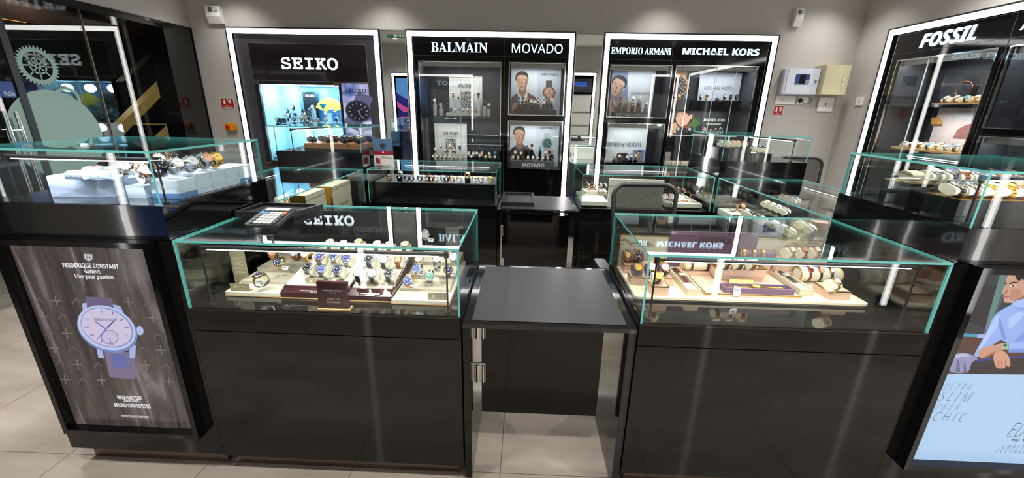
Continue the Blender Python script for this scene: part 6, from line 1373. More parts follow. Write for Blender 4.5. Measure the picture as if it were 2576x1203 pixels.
t = card('poster of a person in a dark jacket with a green-dial watch, lower case', o3, fl3z, 1281, 312, 1410, 422, yP, GRY, L)
bigwatch(t, 1376, 361, 14, 14.5, 0, (176, 180, 182), (24, 86, 78), (200, 214, 212), (168, 172, 176), 0, y=yP-.004, lim=(o3[0]+.012, o3[1]-.012, fl3z, o3[3]-.02), slen=1.8, strapw=.52)
a, b = at(1359, 325, y=yP), at(1399, 320.5, y=yP); text('MOVADO', 'sansb', frame((0, yP, 0), (1, 0, 0), (0, -1, 0)), a.x, b.x, a.z, b.z, .004, col((40, 44, 58), .5), t, 'poster_lettering', 0)
GM = 'watches before the portrait posters'
def step(label, u0, u1, surf, vt, y0, y1, m=BT, lettering=None, lm=None):
    a, b = at(u0, vt, y=y0), at(u1, vt, y=y0); a.x, b.x = cl(a.x, b.x, a.z); t = thing('display_step', label, 'display step'); MB().box(a.x, b.x, y0, y1, surf+.001, a.z).build('step_body', m, t)
    if lettering:
        fr = frame((0, y0, 0), (1, 0, 0), (0, -1, 0)); s_, l0, l1, kind = lettering; h_ = a.z-surf
        text(s_, kind, fr, at(l0, vt, y=y0).x, at(l1, vt, y=y0).x, surf+h_*.25, surf+h_*.75, .002, lm, t, 'step_lettering', 0)
    return a.z
z1 = step('black step before the bronze chronograph poster', 1292, 1400, fl2z, 274, WB+.05, WB+.2)
C1 = [('S', 'b', 'S'), ('S', 'k', 'B'), ('R', 'r', 'R'), ('S', 'w', 'S'), ('G', 'w', 'G'), ('S', 'n', 'S'), ('S', 'k', 'K'), ('K', 'b', 'K'), ('R', 'c', 'R')]
shelf_row([(1304, 257, *C1[0]), (1314, 258, *C1[1]), (1323, 257, *C1[6]), (1336, 254, *C1[3]), (1344, 256, *C1[4]), (1353, 257, *C1[5]), (1367, 258, *C1[8]), (1378, 258, *C1[7]), (1388, 257, *C1[6])], z1, 'in the front row by the bronze poster', GM, y=WB+.08)
shelf_row([(1305, 248, *C1[0]), (1316, 248, *C1[5]), (1326, 248, *C1[2]), (1354, 248, *C1[5]), (1368, 250, *C1[6]), (1377, 250, *C1[7]), (1387, 250, *C1[2])], z1, 'in the rear row by the bronze poster', GM, y=WB+.16)
z2 = step('grey step with white sans lettering before the green-dial poster', 1284, 1396, fl3z, 405, WB+.02, WB+.2, col((84, 84, 86), .4), ('MOVADO', 1314, 1370, 'sansb'), col((236, 236, 236), .5))
shelf_row(seq(9, 1291, 400, 1390, 401, [('G', 'w', 'W'), ('G', 'c', 'W'), ('S', 'k', 'B'), ('G', 'w', 'G'), ('S', 'w', 'S'), ('S', 'c', 'B')]), z2, 'in the front row by the green-dial poster', GM, y=WB+.06, s=.9)
shelf_row([(1296, 383, 'R', 'w', 'W'), (1311, 385, 'G', 'c', 'L'), (1325, 369, 'S', 'b', 'S'), (1338, 366, 'G', 'k', 'G'), (1359, 371, 'S', 't', 'B'), (1372, 383, 'S', 'w', 'B'), (1382, 383, 'R', 'k', 'L'), (1389, 381, 'R', 'r', 'B')], z2, 'in the rear row by the green-dial poster', GM, y=WB+.15)

# ---- third cabinet
q1 = CQ1; flq = q1[2]+.001
L = []
L += [((120, 136, 172), [(1536, 176), (1580, 179), (1578, 287), (1530, 286)])]
man(L, 1554, 217, 18, (30, 28, 32), (206, 166, 142), (196, 160, 138), (196, 160, 138), tilt=24, flip=1, hand=True)
t = card('poster of a tilted face beside condensed serif lettering, upper case', q1, flq, 1531, 176, 1651, 287, yP, (212, 216, 222), L)
GA = 'watches before the tilted face poster'
fr = frame((0, yP, 0), (1, 0, 0), (0, -1, 0)); DKT = col((96, 102, 108), .5)
a, b = at(1587, 238, y=yP), at(1639, 232.5, y=yP); text('EMPORIO ARMANI', 'serif', fr, a.x, b.x, a.z, b.z, .002, DKT, t, 'poster_lettering', 0)
z1 = step('black step with silver serif lettering before the tilted face poster', 1544, 1637, flq, 281, WB+.04, WB+.2, BT, ('EMPORIO ARMANI', 1550, 1630, 'serif'), col((150, 152, 154), .4))
shelf_row([(1552, 261, 'S', 'g', 'S'), (1571, 259, 'S', 'g', 'S'), (1592, 260, 'S', 'k', 'S'), (1610, 259, 'S', 'k', 'K'), (1626, 260, 'R', 'w', 'L')], z1, 'in the front row by the tilted face', GA, y=WB+.09)
shelf_row([(1560, 247, 'S', 'n', 'S'), (1575, 247, 'S', 'b', 'S'), (1593, 246, 'S', 'w', 'S'), (1608, 246, 'S', 's', 'S')], z1, 'in the rear row by the tilted face', GA, y=WB+.17)
t = thing('display_board', 'white board with large condensed serif lettering and a winged emblem, lower case', 'display board'); a, b = at(1521, 410, y=yP), at(1631, 320, y=yP)
MB().box(q2[0]+.005, min(b.x, q2[1]-.006), yP, yP+.012, q2s+.001, b.z).build('board', col((214, 217, 216), .5), t)
a, b = at(1524, 369, y=yP), at(1560, 358.5, y=yP); text('EMPORIO', 'serif', fr, a.x, b.x, a.z, b.z, .002, DKT, t, 'board_lettering', 0)
a, b = at(1574, 369.5, y=yP), at(1613, 359, y=yP); text('ARMANI', 'serif', fr, a.x, b.x, a.z, b.z, .002, DKT, t, 'board_lettering', 0)
mb = MB(); 
for k in range(5): w_ = 7-k*1.2; v = 360.5+k*2; mb.add([at(567-w_, v, y=yP-.002), at(567-1, v+1.2, y=yP-.002), at(567+1, v+1.2, y=yP-.002), at(567+w_, v, y=yP-.002), at(567+w_-1.4, v+1.4, y=yP-.002), at(567, v+2.6, y=yP-.002), at(567-w_+1.4, v+1.4, y=yP-.002)] if False else [at(1567-w_, v, y=yP-.002), at(1567, v+1.2, y=yP-.002), at(1567+w_, v, y=yP-.002), at(1567+w_-1.4, v+1.4, y=yP-.002), at(1567, v+2.4, y=yP-.002), at(1567-w_+1.4, v+1.4, y=yP-.002)], [(0, 1, 2, 3, 4, 5)])
mb.build('winged_emblem', DKT, t)
L = [((120, 140, 190), [(1591, 380), (1621, 380), (1620, 404), (1590, 404)])]; man(L, 1606, 389, 6.5, (24, 24, 30), (206, 168, 146), (176, 160, 150), (176, 160, 150), tilt=10, hand=False)
t = thing('poster', 'small blue portrait card on the lower shelf of the cabinet by the mirror', 'poster'); yy = WB+.2; a, b = at(1589, 410, y=yy), at(1622, 378, y=yy); MB().box(a.x, min(b.x, q2[1]-.006), yy, yy+.006, q2s+.001, b.z).build('poster_card', col((120, 140, 190), .5), t); picture('printed_person', t, L, 0, .00012, y=yy-.0008, smooth=2, lim=(a.x, min(b.x, q2[1]-.006), q2s+.002, b.z))
GA2 = 'watches before the winged emblem board'
zz = step('low black step before the winged emblem board', 1538, 1602, q2s, 407, WB+.06, WB+.16)
shelf_row([(1546, 391, 'S', 'c', 'W'), (1558, 392, 'R', 'w', 'L'), (1566, 395, 'S', 'k', 'B'), (1577, 394, 'R', 'w', 'B'), (1587, 392, 'S', 'w', 'B'), (1599, 392, 'R', 'c', 'R')], zz, 'before the winged emblem board', GA2, y=WB+.09)
tag(MB().rbox(at(1554, 390, y=WB+.14).x, at(1582, 390, y=WB+.14).x, WB+.1655, WB+.195, q2s+.001, at(1570, 387, y=WB+.14).z, .015, axis='y').build('display_cushion', BLKC), 'black round pillow behind the winged emblem board watches', 'cushion')

# ---- bold sans cabinet
t = thing('poster', 'dark poster of a rose gold chronograph on the upper shelf', 'poster'); yy = WB+.28; a, b = at(1692, 265, y=yy), at(1740, 178, y=yy)
MB().box(k1[0]+.01, b.x, yy, yy+.01, k1z+.001, min(b.z, k1[3]-.02)).build('poster_card', col((34, 34, 38), .4), t)
bigwatch(t, 1708, 215, 24, 26, 14, (206, 156, 110), (52, 44, 42), (220, 200, 180), (206, 156, 110), 0, y=yy-.003, lim=(k1[0]+.011, b.x-.001, k1z+.002, min(b.z, k1[3]-.02)), slen=1.5, strapw=.5, sub=((-.4, .1, .25, (88, 78, 72)), (.4, .1, .25, (88, 78, 72)), (0, .5, .22, (88, 78, 72))))
t = thing('display_board', 'pale trapezoid board with thin sans lettering on the upper shelf', 'display board'); yy = WB+.30
P = [at(1754, 258, y=yy), at(1856, 255, y=yy), at(1868, 184, y=yy), at(1762, 181, y=yy)]; mb = MB(); mb.hexa([P[0], P[1], P[1]+Vector((0, .012, 0)), P[0]+Vector((0, .012, 0))], [P[3], P[2], P[2]+Vector((0, .012, 0)), P[3]+Vector((0, .012, 0))]); mb.build('board', col((214, 219, 230), .5), t)
MB().box(P[0].x+.02, P[1].x-.02, yy, yy+.01, k1z+.001, P[1].z-.001).build('board_foot', BT, t)
a, b = at(1771, 226, y=yy), at(1842, 218, y=yy); text('MICHAEL KORS', 'sans', frame((0, yy, 0), (1, 0, 0), (0, -1, 0)), a.x, b.x, a.z, b.z, .002, col((70, 72, 86), .5), t, 'board_lettering', 0)
GKO = 'watches in the bold sans cabinet'
za = step('low black step at the chronograph poster end of the upper shelf', 1692, 1735, k1z, 251, WB+.06, WB+.2); 
shelf_row([(1696, 245, 'S', 'w', 'K'), (1707, 244, 'G', 'w', 'G'), (1722, 246, 'S', 't', 'S')], za, 'before the rose gold chronograph poster', GKO, y=WB+.1)
zb_ = step('low black step below the thin sans board', 1741, 1788, k1z, 252, WB+.06, WB+.2)
shelf_row([(1763, 244, 'S', 'w', 'B'), (1777, 243, 'G', 'k', 'G')], zb_, 'below the thin sans board', GKO, y=WB+.1)
shelf_row([(1803, 251, 'K', 'k', 'K')], k1z, 'and alone in the gap of the upper shelf', GKO, y=WB+.12)
zc = step('low black step at the wall end of the upper shelf', 1817, 1864, k1z, 252, WB+.06, WB+.2)
shelf_row([(1823, 245, 'S', 'w', 'B'), (1838, 246, 'S', 'k', 'B'), (1853, 246, 'S', 'n', 'B')], zc, 'at the wall end of the upper shelf', GKO, y=WB+.1)
yy = WB+.28; L = []
for k, (cx0, cy0, ln, c_) in enumerate(((1744, 322, 34, (74, 112, 58)), (1800, 322, 34, (48, 66, 42)))):
    for j in range(9):
        q = R(-150+j*15); e = (cx0+ln*math.cos(q), cy0+ln*math.sin(q)*1.1); n_ = (-math.sin(q)*1.6, math.cos(q)*1.6); m_ = ((cx0+e[0])/2, (cy0+e[1])/2)
        L.append((c_, [(cx0, cy0), (m_[0]+n_[0], m_[1]+n_[1]), e, (m_[0]-n_[0], m_[1]-n_[1])]))
sw = (214, 158, 128)
L += [((52, 30, 24), [(1698, 300), (1700, 285), (1712, 279), (1727, 279), (1740, 284), (1744, 300), (1738, 310), (1700, 320)]), (sw, [(1701, 290), (1708, 281), (1722, 281), (1733, 290), (1736, 300), (1730, 312), (1718, 319), (1708, 316), (1700, 304)]), (sw, [(1734, 290), (1742, 287), (1741, 298), (1735, 302)]), ((120, 70, 54), [(1700, 316), (1720, 319), (1734, 312), (1738, 326), (1700, 330)]), (sw, [(1688, 312), (1700, 308), (1706, 322), (1700, 338), (1684, 338)])]
for x in (1706, 1720): L += [((50, 30, 26), [(x-4, 291), (x+4, 289.5), (x+4, 290.8), (x-4, 292.4)]), ((240, 232, 226), [(x-3.4, 295), (x, 293.4), (x+3.4, 294.6), (x, 296)]), ((40, 26, 24), ell(x, 294.8, 1.3, 1.2, 0, 8))]
L += [((176, 116, 92), [(1711, 295), (1714, 304), (1709, 305)]), ((170, 84, 80), [(1706, 310), (1712, 308.6), (1719, 309.6), (1712, 312.4)])]
t = thing('poster', 'dark poster of a person resting face on hand among palm leaves', 'poster'); a, b = at(1682, 339, y=yy), at(1856, 273, y=yy)
MB().box(k1[0]+.012, k1[1]-.13, yy, yy+.01, k2z+.001, min(b.z, k1z-.05)).build('poster_card', col((44, 42, 40), .4), t); picture('printed_person', t, L, 0, .0002, y=yy-.0008, smooth=2, lim=(k1[0]+.013, k1[1]-.131, k2z+.002, min(b.z, k1z-.051)))
a, b = at(1769, 305, y=yy), at(1824, 299, y=yy); fr = frame((0, yy, 0), (1, 0, 0), (0, -1, 0)); text('MICHAEL KORS', 'sansbi', fr, a.x, b.x, a.z, b.z, .008, col((236, 236, 236), .5), t, 'poster_lettering', 0)
a, b = at(1775, 314, y=yy), at(1813, 310.5, y=yy); text('ANUSHKA SHARMA', 'sansbi', fr, a.x, b.x, a.z, b.z, .008, col((226, 226, 226), .5), t, 'poster_lettering', 0)
zd = step('low black step before the palm leaf poster', 1700, 1742, k2z, 335, WB+.05, WB+.16)
shelf_row([(1690, 330, 'G', 'c', 'G'), (1704, 326, 'G', 'w', 'B'), (1712, 328, 'S', 'k', 'K'), (1722, 328, 'S', 'k', 'B'), (1733, 325, 'S', 'w', 'B'), (1745, 324, 'S', 't', 'B')], zd, 'before the palm leaf poster', GKO, y=WB+.09)
shelf_row([(1773, 326, 'R', 'w', 'W'), (1789, 328, 'S', 'n', 'S'), (1801, 327, 'G', 'b', 'G'), (1812, 326, 'S', 'b', 'S')], k2z, 'at the lettered end of the palm poster', GKO, y=WB+.09)
t = thing('display_roll', 'white display roll with bracelets low in the bold sans cabinet', 'display roll'); a, b = at(1676, 411, y=WB+.12), at(1732, 413, y=WB+.12)
sh3 = a.z-.035; MB(FB).box(k1[0]+.002, k1[1]-.09, -.33, -.02, sh3-.012, sh3).build('shelf', mat('white_shelf', (226, 226, 224), .3), ar)
MB().cyl((k1[0]+.01, WB+.12, sh3+.041), (b.x, WB+.12, sh3+.041), .031, 20).build('roll_body', IVORY, t)
for k, x in enumerate((.13, .19, .24)): MB().tube([(k1[0]+x, WB+.12+.034*math.cos(R(q)), sh3+.041+.033*math.sin(R(q))) for q in range(0, 360, 20)], .006, 6, 0, True).build('bracelet', (STEEL, GOLD, STEEL)[k], t)
t = thing('poster', 'small pink and white ring card low in the bold sans cabinet', 'poster'); yy = WB+.22; a, b = at(1675, 400, y=yy), at(1688, 383, y=yy); MB().box(k1[0]+.01, b.x, yy, yy+.006, sh3+.001, b.z).build('poster_card', col((220, 200, 200), .5), t)

nl(FB, k1[0]+.05, k1[1]-.15, -.12, k1z-.05, 3.5)
# ---- side wall cabinet: oak shelves of ivory cushions
GFO = 'watches on the oak shelves'
zs1 = at(2205, 368, x=WR+.02).z; 
def oak(label, ua, ub, v, x=WR+.03, dep=.2):
    a, b = at(ua, v, x=x), at(ub, v, x=x); z = (at(ua, v, x=x).z)
    t = thing('watch_tray', label, 'display tray'); MB().rbox(WR+.012, WR+.012+dep, f1[0]*-1 if b.y > -f1[0] else b.y, a.y, z-.018, z, .008).build('tray_board', WOOD, t); return z
ya = at(2245, 363, x=WR+.03).y; z_lo = at(2300, 374, x=WR+.03).z; z_hi = at(2400, 258, x=WR+.1).z
e0, e1 = -f1[1]+.01, -f1[0]-.05
t = thing('watch_tray', 'long oak tray of watches on the lower shelf of the side wall cabinet', 'display tray'); MB().rbox(WR+.02, WR+.26, e0, at(2245, 363, x=WR+.03).y, z_lo-.018, z_lo, .01).build('tray_board', WOOD, t)
t = thing('watch_tray', 'short oak tray of watches on the upper shelf of the side wall cabinet', 'display tray'); MB().rbox(WR+.06, WR+.26, e0, at(2356, 252, x=WR+.1).y, z_hi-.018, z_hi, .01).build('tray_board', WOOD, t)
MB(FR).box(f1[0]+.002, f1[1]-.002, -.33, -.015, z_lo-.034, z_lo-.0185).build('shelf', LACQ, fo); MB(FR).box(f1[0]+.002, f1[1]-.002, -.33, -.05, z_hi-.04, z_hi-.0185).build('shelf', LACQ, fo)
def frow(n, y0, y1, x, surf, codes, place, s=(1.1, 1.1, .8)):
    for i in range(n):
        y = y0+(y1-y0)*i/(n-1); a, b, c = codes[i % len(codes)]; p = Vector((x, y, zdial(surf+.001, 30, s)))
        watch(p, 30, -90, a, b, c, '%s, %s %s' % (desc(a, b, c), ORD[i], place), GFO, None, s); cushion(p, 30, -90, IVORY, 'ivory cushion, %s %s' % (ORD[i], place), 'cushions '+GFO, .03, s)
CF = [('S', 'w', 'S'), ('S', 'w', 'L'), ('G', 'w', 'L'), ('S', 't', 'B'), ('G', 'c', 'G'), ('S', 'w', 'S'), ('S', 'k', 'L'), ('R', 'w', 'L')]
yt = at(2262, 360, x=WR+.05).y
frow(8, yt-.03, e0+.06, WR+.075, z_lo, CF, 'on the front of the lower oak tray')
frow(8, yt-.03, e0+.06, WR+.18, z_lo, CF[::-1], 'on the back of the lower oak tray', (1.1, 1.1, .95))
yt = at(2368, 248, x=WR+.1).y
frow(5, yt-.03, e0+.06, WR+.115, z_hi, CF[1:], 'on the front of the upper oak tray')
frow(5, yt-.03, e0+.06, WR+.205, z_hi, CF[2:], 'on the back of the upper oak tray', (1.1, 1.1, .95))
yy = WR+.31; t = thing('poster', 'pink poster with an orange lamp shade and brown chair back in the side cabinet', 'poster')
a, b = at(2340, 345, x=yy), at(2460, 276, x=yy); MB().box(yy, yy+.01, e0, a.y, z_lo+.001, z_hi-.045).build('poster_card', col((226, 208, 202), .5), t)
picture('printed_room', t, [((236, 178, 84), [(2342, 296), (2362, 294), (2372, 308), (2372, 312), (2342, 312)]), ((150, 96, 70), [(2342, 312), (2371, 312), (2370, 318), (2345, 318)]), ((206, 200, 200), [(2402, 278), (2452, 280), (2446, 304), (2396, 300)]), ((226, 220, 220), [(2404, 280), (2450, 282), (2444, 302), (2399, 298)]), ((150, 100, 92), [(2395, 348), (2410, 325), (2430, 314), (2450, 310), (2442, 350)])], 0, .0006, x=yy-.001)
t = thing('wall_clock', 'round brass-rimmed ring dial standing on the upper shelf of the side cabinet', 'clock'); yy = WR+.29; c = at(2425, 226, x=yy); c.y = max(c.y, e0+.1); r_ = abs(at(2400, 226, x=yy).y-at(2450, 226, x=yy).y)/2*.8
MB().cyl((yy+.02, c.y, c.z), (yy, c.y, c.z), r_*.9, 32).build('dial', CHAR, t); MB().tube([(yy, c.y+r_*math.cos(R(q)), c.z+r_*math.sin(R(q))) for q in range(0, 360, 12)], .008, 8, 0, True).build('rim', mat('copper', (150, 92, 66), .3, .9), t); MB().box(yy, yy+.02, c.y-.03, c.y+.03, z_hi+.001, c.z-r_).build('foot', BT, t)

# ================================================================ on the walls
def motion(label, u, v, x0, v0, x1, v1):
    t = thing('motion_detector', label, 'motion detector'); a, b = at(x0, v1, y=WB-.05), at(x1, v0, y=WB-.05); c = (a+b)/2; w_ = (b.x-a.x)/2; h_ = (b.z-a.z)/2
    f = lambda p, q, h: (h, p, q)
    MB().prism([(WB-.001, c.z-h_), (WB-.035, c.z-h_), (WB-.062, c.z-h_*.2), (WB-.055, c.z+h_), (WB-.001, c.z+h_)], c.x-w_, c.x+w_, 0, f).build('housing', WHITEP, t)
    MB().rbox(c.x-w_*.55, c.x-w_*.05, WB-.066, WB-.06, c.z+h_*.35, c.z+h_*.85, .004, axis='y').build('lens_window', col((90, 92, 96), .2), t)
    MB().rbox(c.x+w_*.2, c.x+w_*.8, WB-.067, WB-.06, c.z+h_*.4, c.z+h_*.8, .004, axis='y').build('sensor_cap', col((196, 196, 192), .3), t)
motion('white motion detector high above the fire notice beside the storefront', 0, 0, 523, 15, 551, 58); motion('white motion detector high above the alarm panel', 0, 0, 1996, 22, 2025, 66)
def fire(label, u0, v0, u1, v1):
    t = thing('fire_notice', label, 'sign'); a, b = at(u0, v1, y=WB), at(u1, v0, y=WB); fr = FB
    MB(fr).box(a.x, b.x, .0005, .004, a.z, b.z).build('notice_edge', col((196, 214, 200), .4), t); e = .008; MB(fr).box(a.x+e, b.x-e, .004, .005, a.z+e, b.z-e).build('notice_face', col((172, 32, 34), .4), t)
    w_ = b.x-a.x; h_ = b.z-a.z; W_ = col((240, 236, 232), .5); mb = MB(fr)
    mb.rbox(a.x+w_*.24, a.x+w_*.38, .005, .006, a.z+h_*.40, a.z+h_*.74, .008, axis='y'); mb.box(a.x+w_*.28, a.x+w_*.34, .005, .006, a.z+h_*.75, a.z+h_*.82).box(a.x+w_*.34, a.x+w_*.42, .005, .006, a.z+h_*.78, a.z+h_*.82)
    for k in range(3): mb.add([(a.x+w_*(.55+.09*k), .006, a.z+h_*.85), (a.x+w_*(.60+.09*k), .006, a.z+h_*.85), (a.x+w_*(.66+.07*k), .006, a.z+h_*.6), (a.x+w_*(.60+.07*k), .006, a.z+h_*.42), (a.x+w_*(.62+.06*k), .006, a.z+h_*.6)], [(0, 1, 2, 3, 4)])
    mb.build('notice_symbol', W_, t)
    text('Fire', 'sansb', fr, a.x+w_*.38, a.x+w_*.62, a.z+h_*.24, a.z+h_*.34, .006, W_, t, 'notice_lettering', 0); text('Extinguisher', 'sansb', fr, a.x+w_*.14, a.x+w_*.86, a.z+h_*.10, a.z+h_*.20, .006, W_, t, 'notice_lettering', 0)
fire('red fire extinguisher notice above the yellow emergency button', 558, 246, 587, 274); fire('red fire extinguisher notice below the power sockets', 1941, 265, 1973, 294)
t = thing('emergency_button', 'red mushroom button on a yellow box beside the blue-lit cabinet', 'button'); a, b = at(568, 328, y=WB-.05), at(588, 311, y=WB-.05)
MB().rbox(a.x, b.x, WB-.055, WB-.001, a.z, b.z, .008, axis='y').build('button_box', mat('signal_yellow', (226, 150, 30), .4), t); c = (a+b)/2; MB().cyl((c.x-.01, WB-.055, c.z), (c.x-.01, WB-.07, c.z), .014, 16).cyl((c.x-.01, WB-.07, c.z), (c.x-.01, WB-.085, c.z), .025, 20).build('mushroom_button', mat('signal_red', (196, 34, 22), .35), t)
t = thing('alarm_panel', 'white alarm control box with a blue keypad beside the bold sans cabinet', 'alarm panel'); y1 = WB-.11
a, b = at(1969, 237, y=y1), at(2066, 173, y=y1)
MB().rbox(a.x, b.x, y1, WB-.001, a.z, b.z, .006, axis='y').build('panel_box', mat('panel_white', (214, 220, 232), .35), t); MB().rbox(a.x+.012, b.x-.004, y1-.006, y1-.0005, a.z+.006, b.z-.006, .006, axis='y').build('panel_door', mat('panel_white', (214, 220, 232), .35), t)
u = at(1998, 212, y=y1-.007); v = at(2039, 187, y=y1-.007); MB().rbox(u.x, v.x, y1-.009, y1-.0065, u.z, v.z, .003, axis='y').build('keypad', mat('keypad_blue', (48, 74, 128), .3), t)
w_ = v.x-u.x; h_ = v.z-u.z; mb = MB(); mb.box(u.x+w_*.3, u.x+w_*.72, y1-.0105, y1-.009, u.z+h_*.05, u.z+h_*.95); mb.build('keypad_screen', col((20, 22, 28), .15), t)
mb = MB()
for i in range(3):
    for j in range(3): mb.box(u.x+w_*(.75+.08*i), u.x+w_*(.80+.08*i), y1-.0105, y1-.009, u.z+h_*(.1+.12*j), u.z+h_*(.18+.12*j))
mb.build('keypad_key', col((220, 226, 236), .4), t); c = at(2052, 205, y=y1-.008); MB().cyl((c.x, y1-.006, c.z), (c.x, y1-.012, c.z), .012, 16).build('lock', METAL, t); c = at(1990, 178, y=y1-.008); MB().box(c.x-.02, c.x+.02, y1-.0075, y1-.0065, c.z-.006, c.z+.006).build('panel_label', col((240, 240, 236), .5), t)
t = thing('junction_box', 'cream metal box with keys hanging from its lock in the wall corner', 'cabinet'); y1 = WB-.18; ax_ = at(2066, 173, y=WB-.11).x+.004; a, b = at(2059, 238, y=y1), at(2127, 163, y=y1); a.x = max(a.x, ax_); xr_ = min(at(2134, 200, y=y1).x, WR-.004)
CRM = mat('cream_steel', (196, 188, 152), .4); MB().rbox(a.x, xr_, y1, WB-.001, a.z, b.z, .004, axis='y').build('box_body', CRM, t); MB().rbox(a.x+.004, xr_-.002, y1-.008, y1-.0005, a.z+.004, b.z-.004, .004, axis='y').build('box_door', CRM, t)
c = at(2122, 201, y=y1-.01); c.x = min(c.x, WR-.03); MB().cyl((c.x, y1-.008, c.z), (c.x, y1-.018, c.z), .010, 14).build('lock', METAL, t); mb = MB(); mb.tube([(c.x+.012*math.cos(R(q)), y1-.016, c.z-.014+.012*math.sin(R(q))) for q in range(0, 360, 30)], .0012, 5, 0, True); mb.box(c.x-.004, c.x+.004, y1-.018, y1-.0165, c.z-.065, c.z-.026); mb.build('key', METAL, t)
def sockets(label, u0, v0, u1, v1, plan, plug=False):
    t = thing('power_socket', label, 'socket'); a, b = at(u0, v1, y=WB), at(u1, v0, y=WB); w_ = b.x-a.x; h_ = b.z-a.z
    MB(FB).rbox(a.x, b.x, .001, .010, a.z, b.z, .006, axis='y').build('socket_plate', WHITEP, t)
    for kind, f in plan:
        cx = a.x+w_*f; cz = a.z+h_*.5
        if kind == 'h': MB(FB).cyl((cx, .010, cz+.012), (cx, .011, cz+.012), .004, 8).cyl((cx-.011, .010, cz-.008), (cx-.011, .011, cz-.008), .003, 8).cyl((cx+.011, .010, cz-.008), (cx+.011, .011, cz-.008), .003, 8).build('socket_hole', BLACK, t)
        else: MB(FB).rbox(cx-.011, cx+.011, .010, .014, cz-.022, cz+.022, .002, axis='y').build('rocker_switch', WHITEP, t)
    return t
sockets('white double socket plate with two switches above the fire notice', 1948, 242, 2001, 262, [('h', .25), ('s', .42), ('s', .58), ('h', .78)]); t = sockets('white socket plate with a black plug under the alarm panel', 2003, 243, 2033, 263, [('h', .3), ('s', .72)])
t = thing('power_plug', 'black plug and looped cable under the alarm panel', 'plug'); c = at(2016, 253, y=WB-.03); MB().cyl((c.x, WB-.011, c.z), (c.x, WB-.045, c.z), .026, 20, r2=.014).build('plug_body', PLAST, t)
e = at(2039, 240, y=WB-.03); MB().tube([(c.x, WB-.04, c.z-.008), (c.x+.03, WB-.04, c.z-.035), (c.x+.08, WB-.035, c.z-.035), (c.x+.115, WB-.03, c.z+.0), (e.x, WB-.03, c.z+.03), (e.x+.004, WB-.03, e.z-.02)], .0035, 8).build('cable', PLAST, t)
t = thing('key_card_switch', 'square white card switch below the cream metal box', 'switch'); a, b = at(2053, 280, y=WB-.01), at(2099, 246, y=WB-.01); MB(FB).rbox(a.x, b.x, .001, .022, a.z, b.z, .006, axis='y').build('switch_plate', WHITEP, t); c = (a+b)/2; MB(FB).rbox(c.x-.0035, c.x+.0035, .022, .0235, c.z-.018, c.z+.02, .002, axis='y').build('card_slot', BLACK, t)
t = thing('power_socket', 'white single socket plate on the side wall near the corner', 'socket'); p, q = at(2152, 265, x=WR), at(2176, 243, x=WR)
MB(FR).rbox(-p.y, -q.y, .001, .010, p.z, q.z, .006, axis='y').build('socket_plate', WHITEP, t); c = ((-p.y-q.y)/2, (p.z+q.z)/2); MB(FR).cyl((c[0], .010, c[1]+.012), (c[0], .011, c[1]+.012), .004, 8).cyl((c[0]-.011, .01, c[1]-.008), (c[0]-.011, .011, c[1]-.008), .003, 8).cyl((c[0]+.011, .01, c[1]-.008), (c[0]+.011, .011, c[1]-.008), .003, 8).build('socket_hole', BLACK, t)
# exit sign hanging near the storefront side, seen in the mirror strip
t = thing('exit_sign', 'green fire exit sign hanging from the ceiling, seen reversed in the mirror strip', 'sign'); yy = .9; c = at(1000, 86, y=2*WB-yy)
EG = col((24, 120, 70), .4, .5); MB().box(c.x-.2, c.x+.2, yy, yy+.02, c.z-.075, c.z+.075).build('sign_plate', EG, t); fx = frame((0, yy+.02, 0), (-1, 0, 0), (0, 1, 0)); WS = col((235, 245, 238), .5, .6)
text('FIRE', 'sansb', fx, -c.x-.18, -c.x-.02, c.z+.01, c.z+.06, .001, WS, t, 'sign_lettering', 0); text('EXIT', 'sansb', fx, -c.x-.18, -c.x-.02, c.z-.055, c.z-.008, .001, WS, t, 'sign_lettering', 0)
MB(fx).box(-c.x+.09, -c.x+.17, .0, .001, c.z-.008, c.z+.008).add([(-c.x+.19, .001, c.z), (-c.x+.14, .001, c.z+.04), (-c.x+.14, .001, c.z-.04)], [(0, 1, 2)]).box(-c.x+.0, -c.x+.07, 0, .001, c.z-.05, c.z+.05).build('sign_symbol', WS, t)
for dx in (-.16, .16): MB().cyl((c.x+dx, yy+.01, c.z+.075), (c.x+dx, yy+.01, CEIL), .003, 6).build('hanging_rod', METAL, t)

# ================================================================ things on the counters, chairs
zg = GT+.001
t = thing('counter_tray', 'flat black presentation tray on the near glass top, under the calculator', 'tray'); P = [at(562, 545, z=zg+.0), at(737, 549, z=zg+.0), at(812, 514, z=zg+.026), at(660, 508, z=zg+.026)]
P[2].z = P[3].z = zg
for q_ in P: q_.x = max(q_.x, -1.306)
def edge_in(P, k):
    c = sum(P, Vector())/4; return [p+(c-p).normalized()*k for p in P]
I = edge_in(P, .022); up = Vector((0, 0, 1)); mb = MB()
mb.hexa(P, [p+up*.008 for p in P]); 
for i in range(4):
    j = (i+1) % 4; mb.hexa([P[i]+up*.008, P[j]+up*.008, I[j]+up*.008, I[i]+up*.008], [P[i]+up*.026, P[j]+up*.026, I[j]+up*.026, I[i]+up*.026])
mb.build('tray_body', PLAST, t); J = edge_in(P, .026); MB().hexa([p+up*.0085 for p in J], [p+up*.012 for p in J]).build('tray_pad', MATM, t)
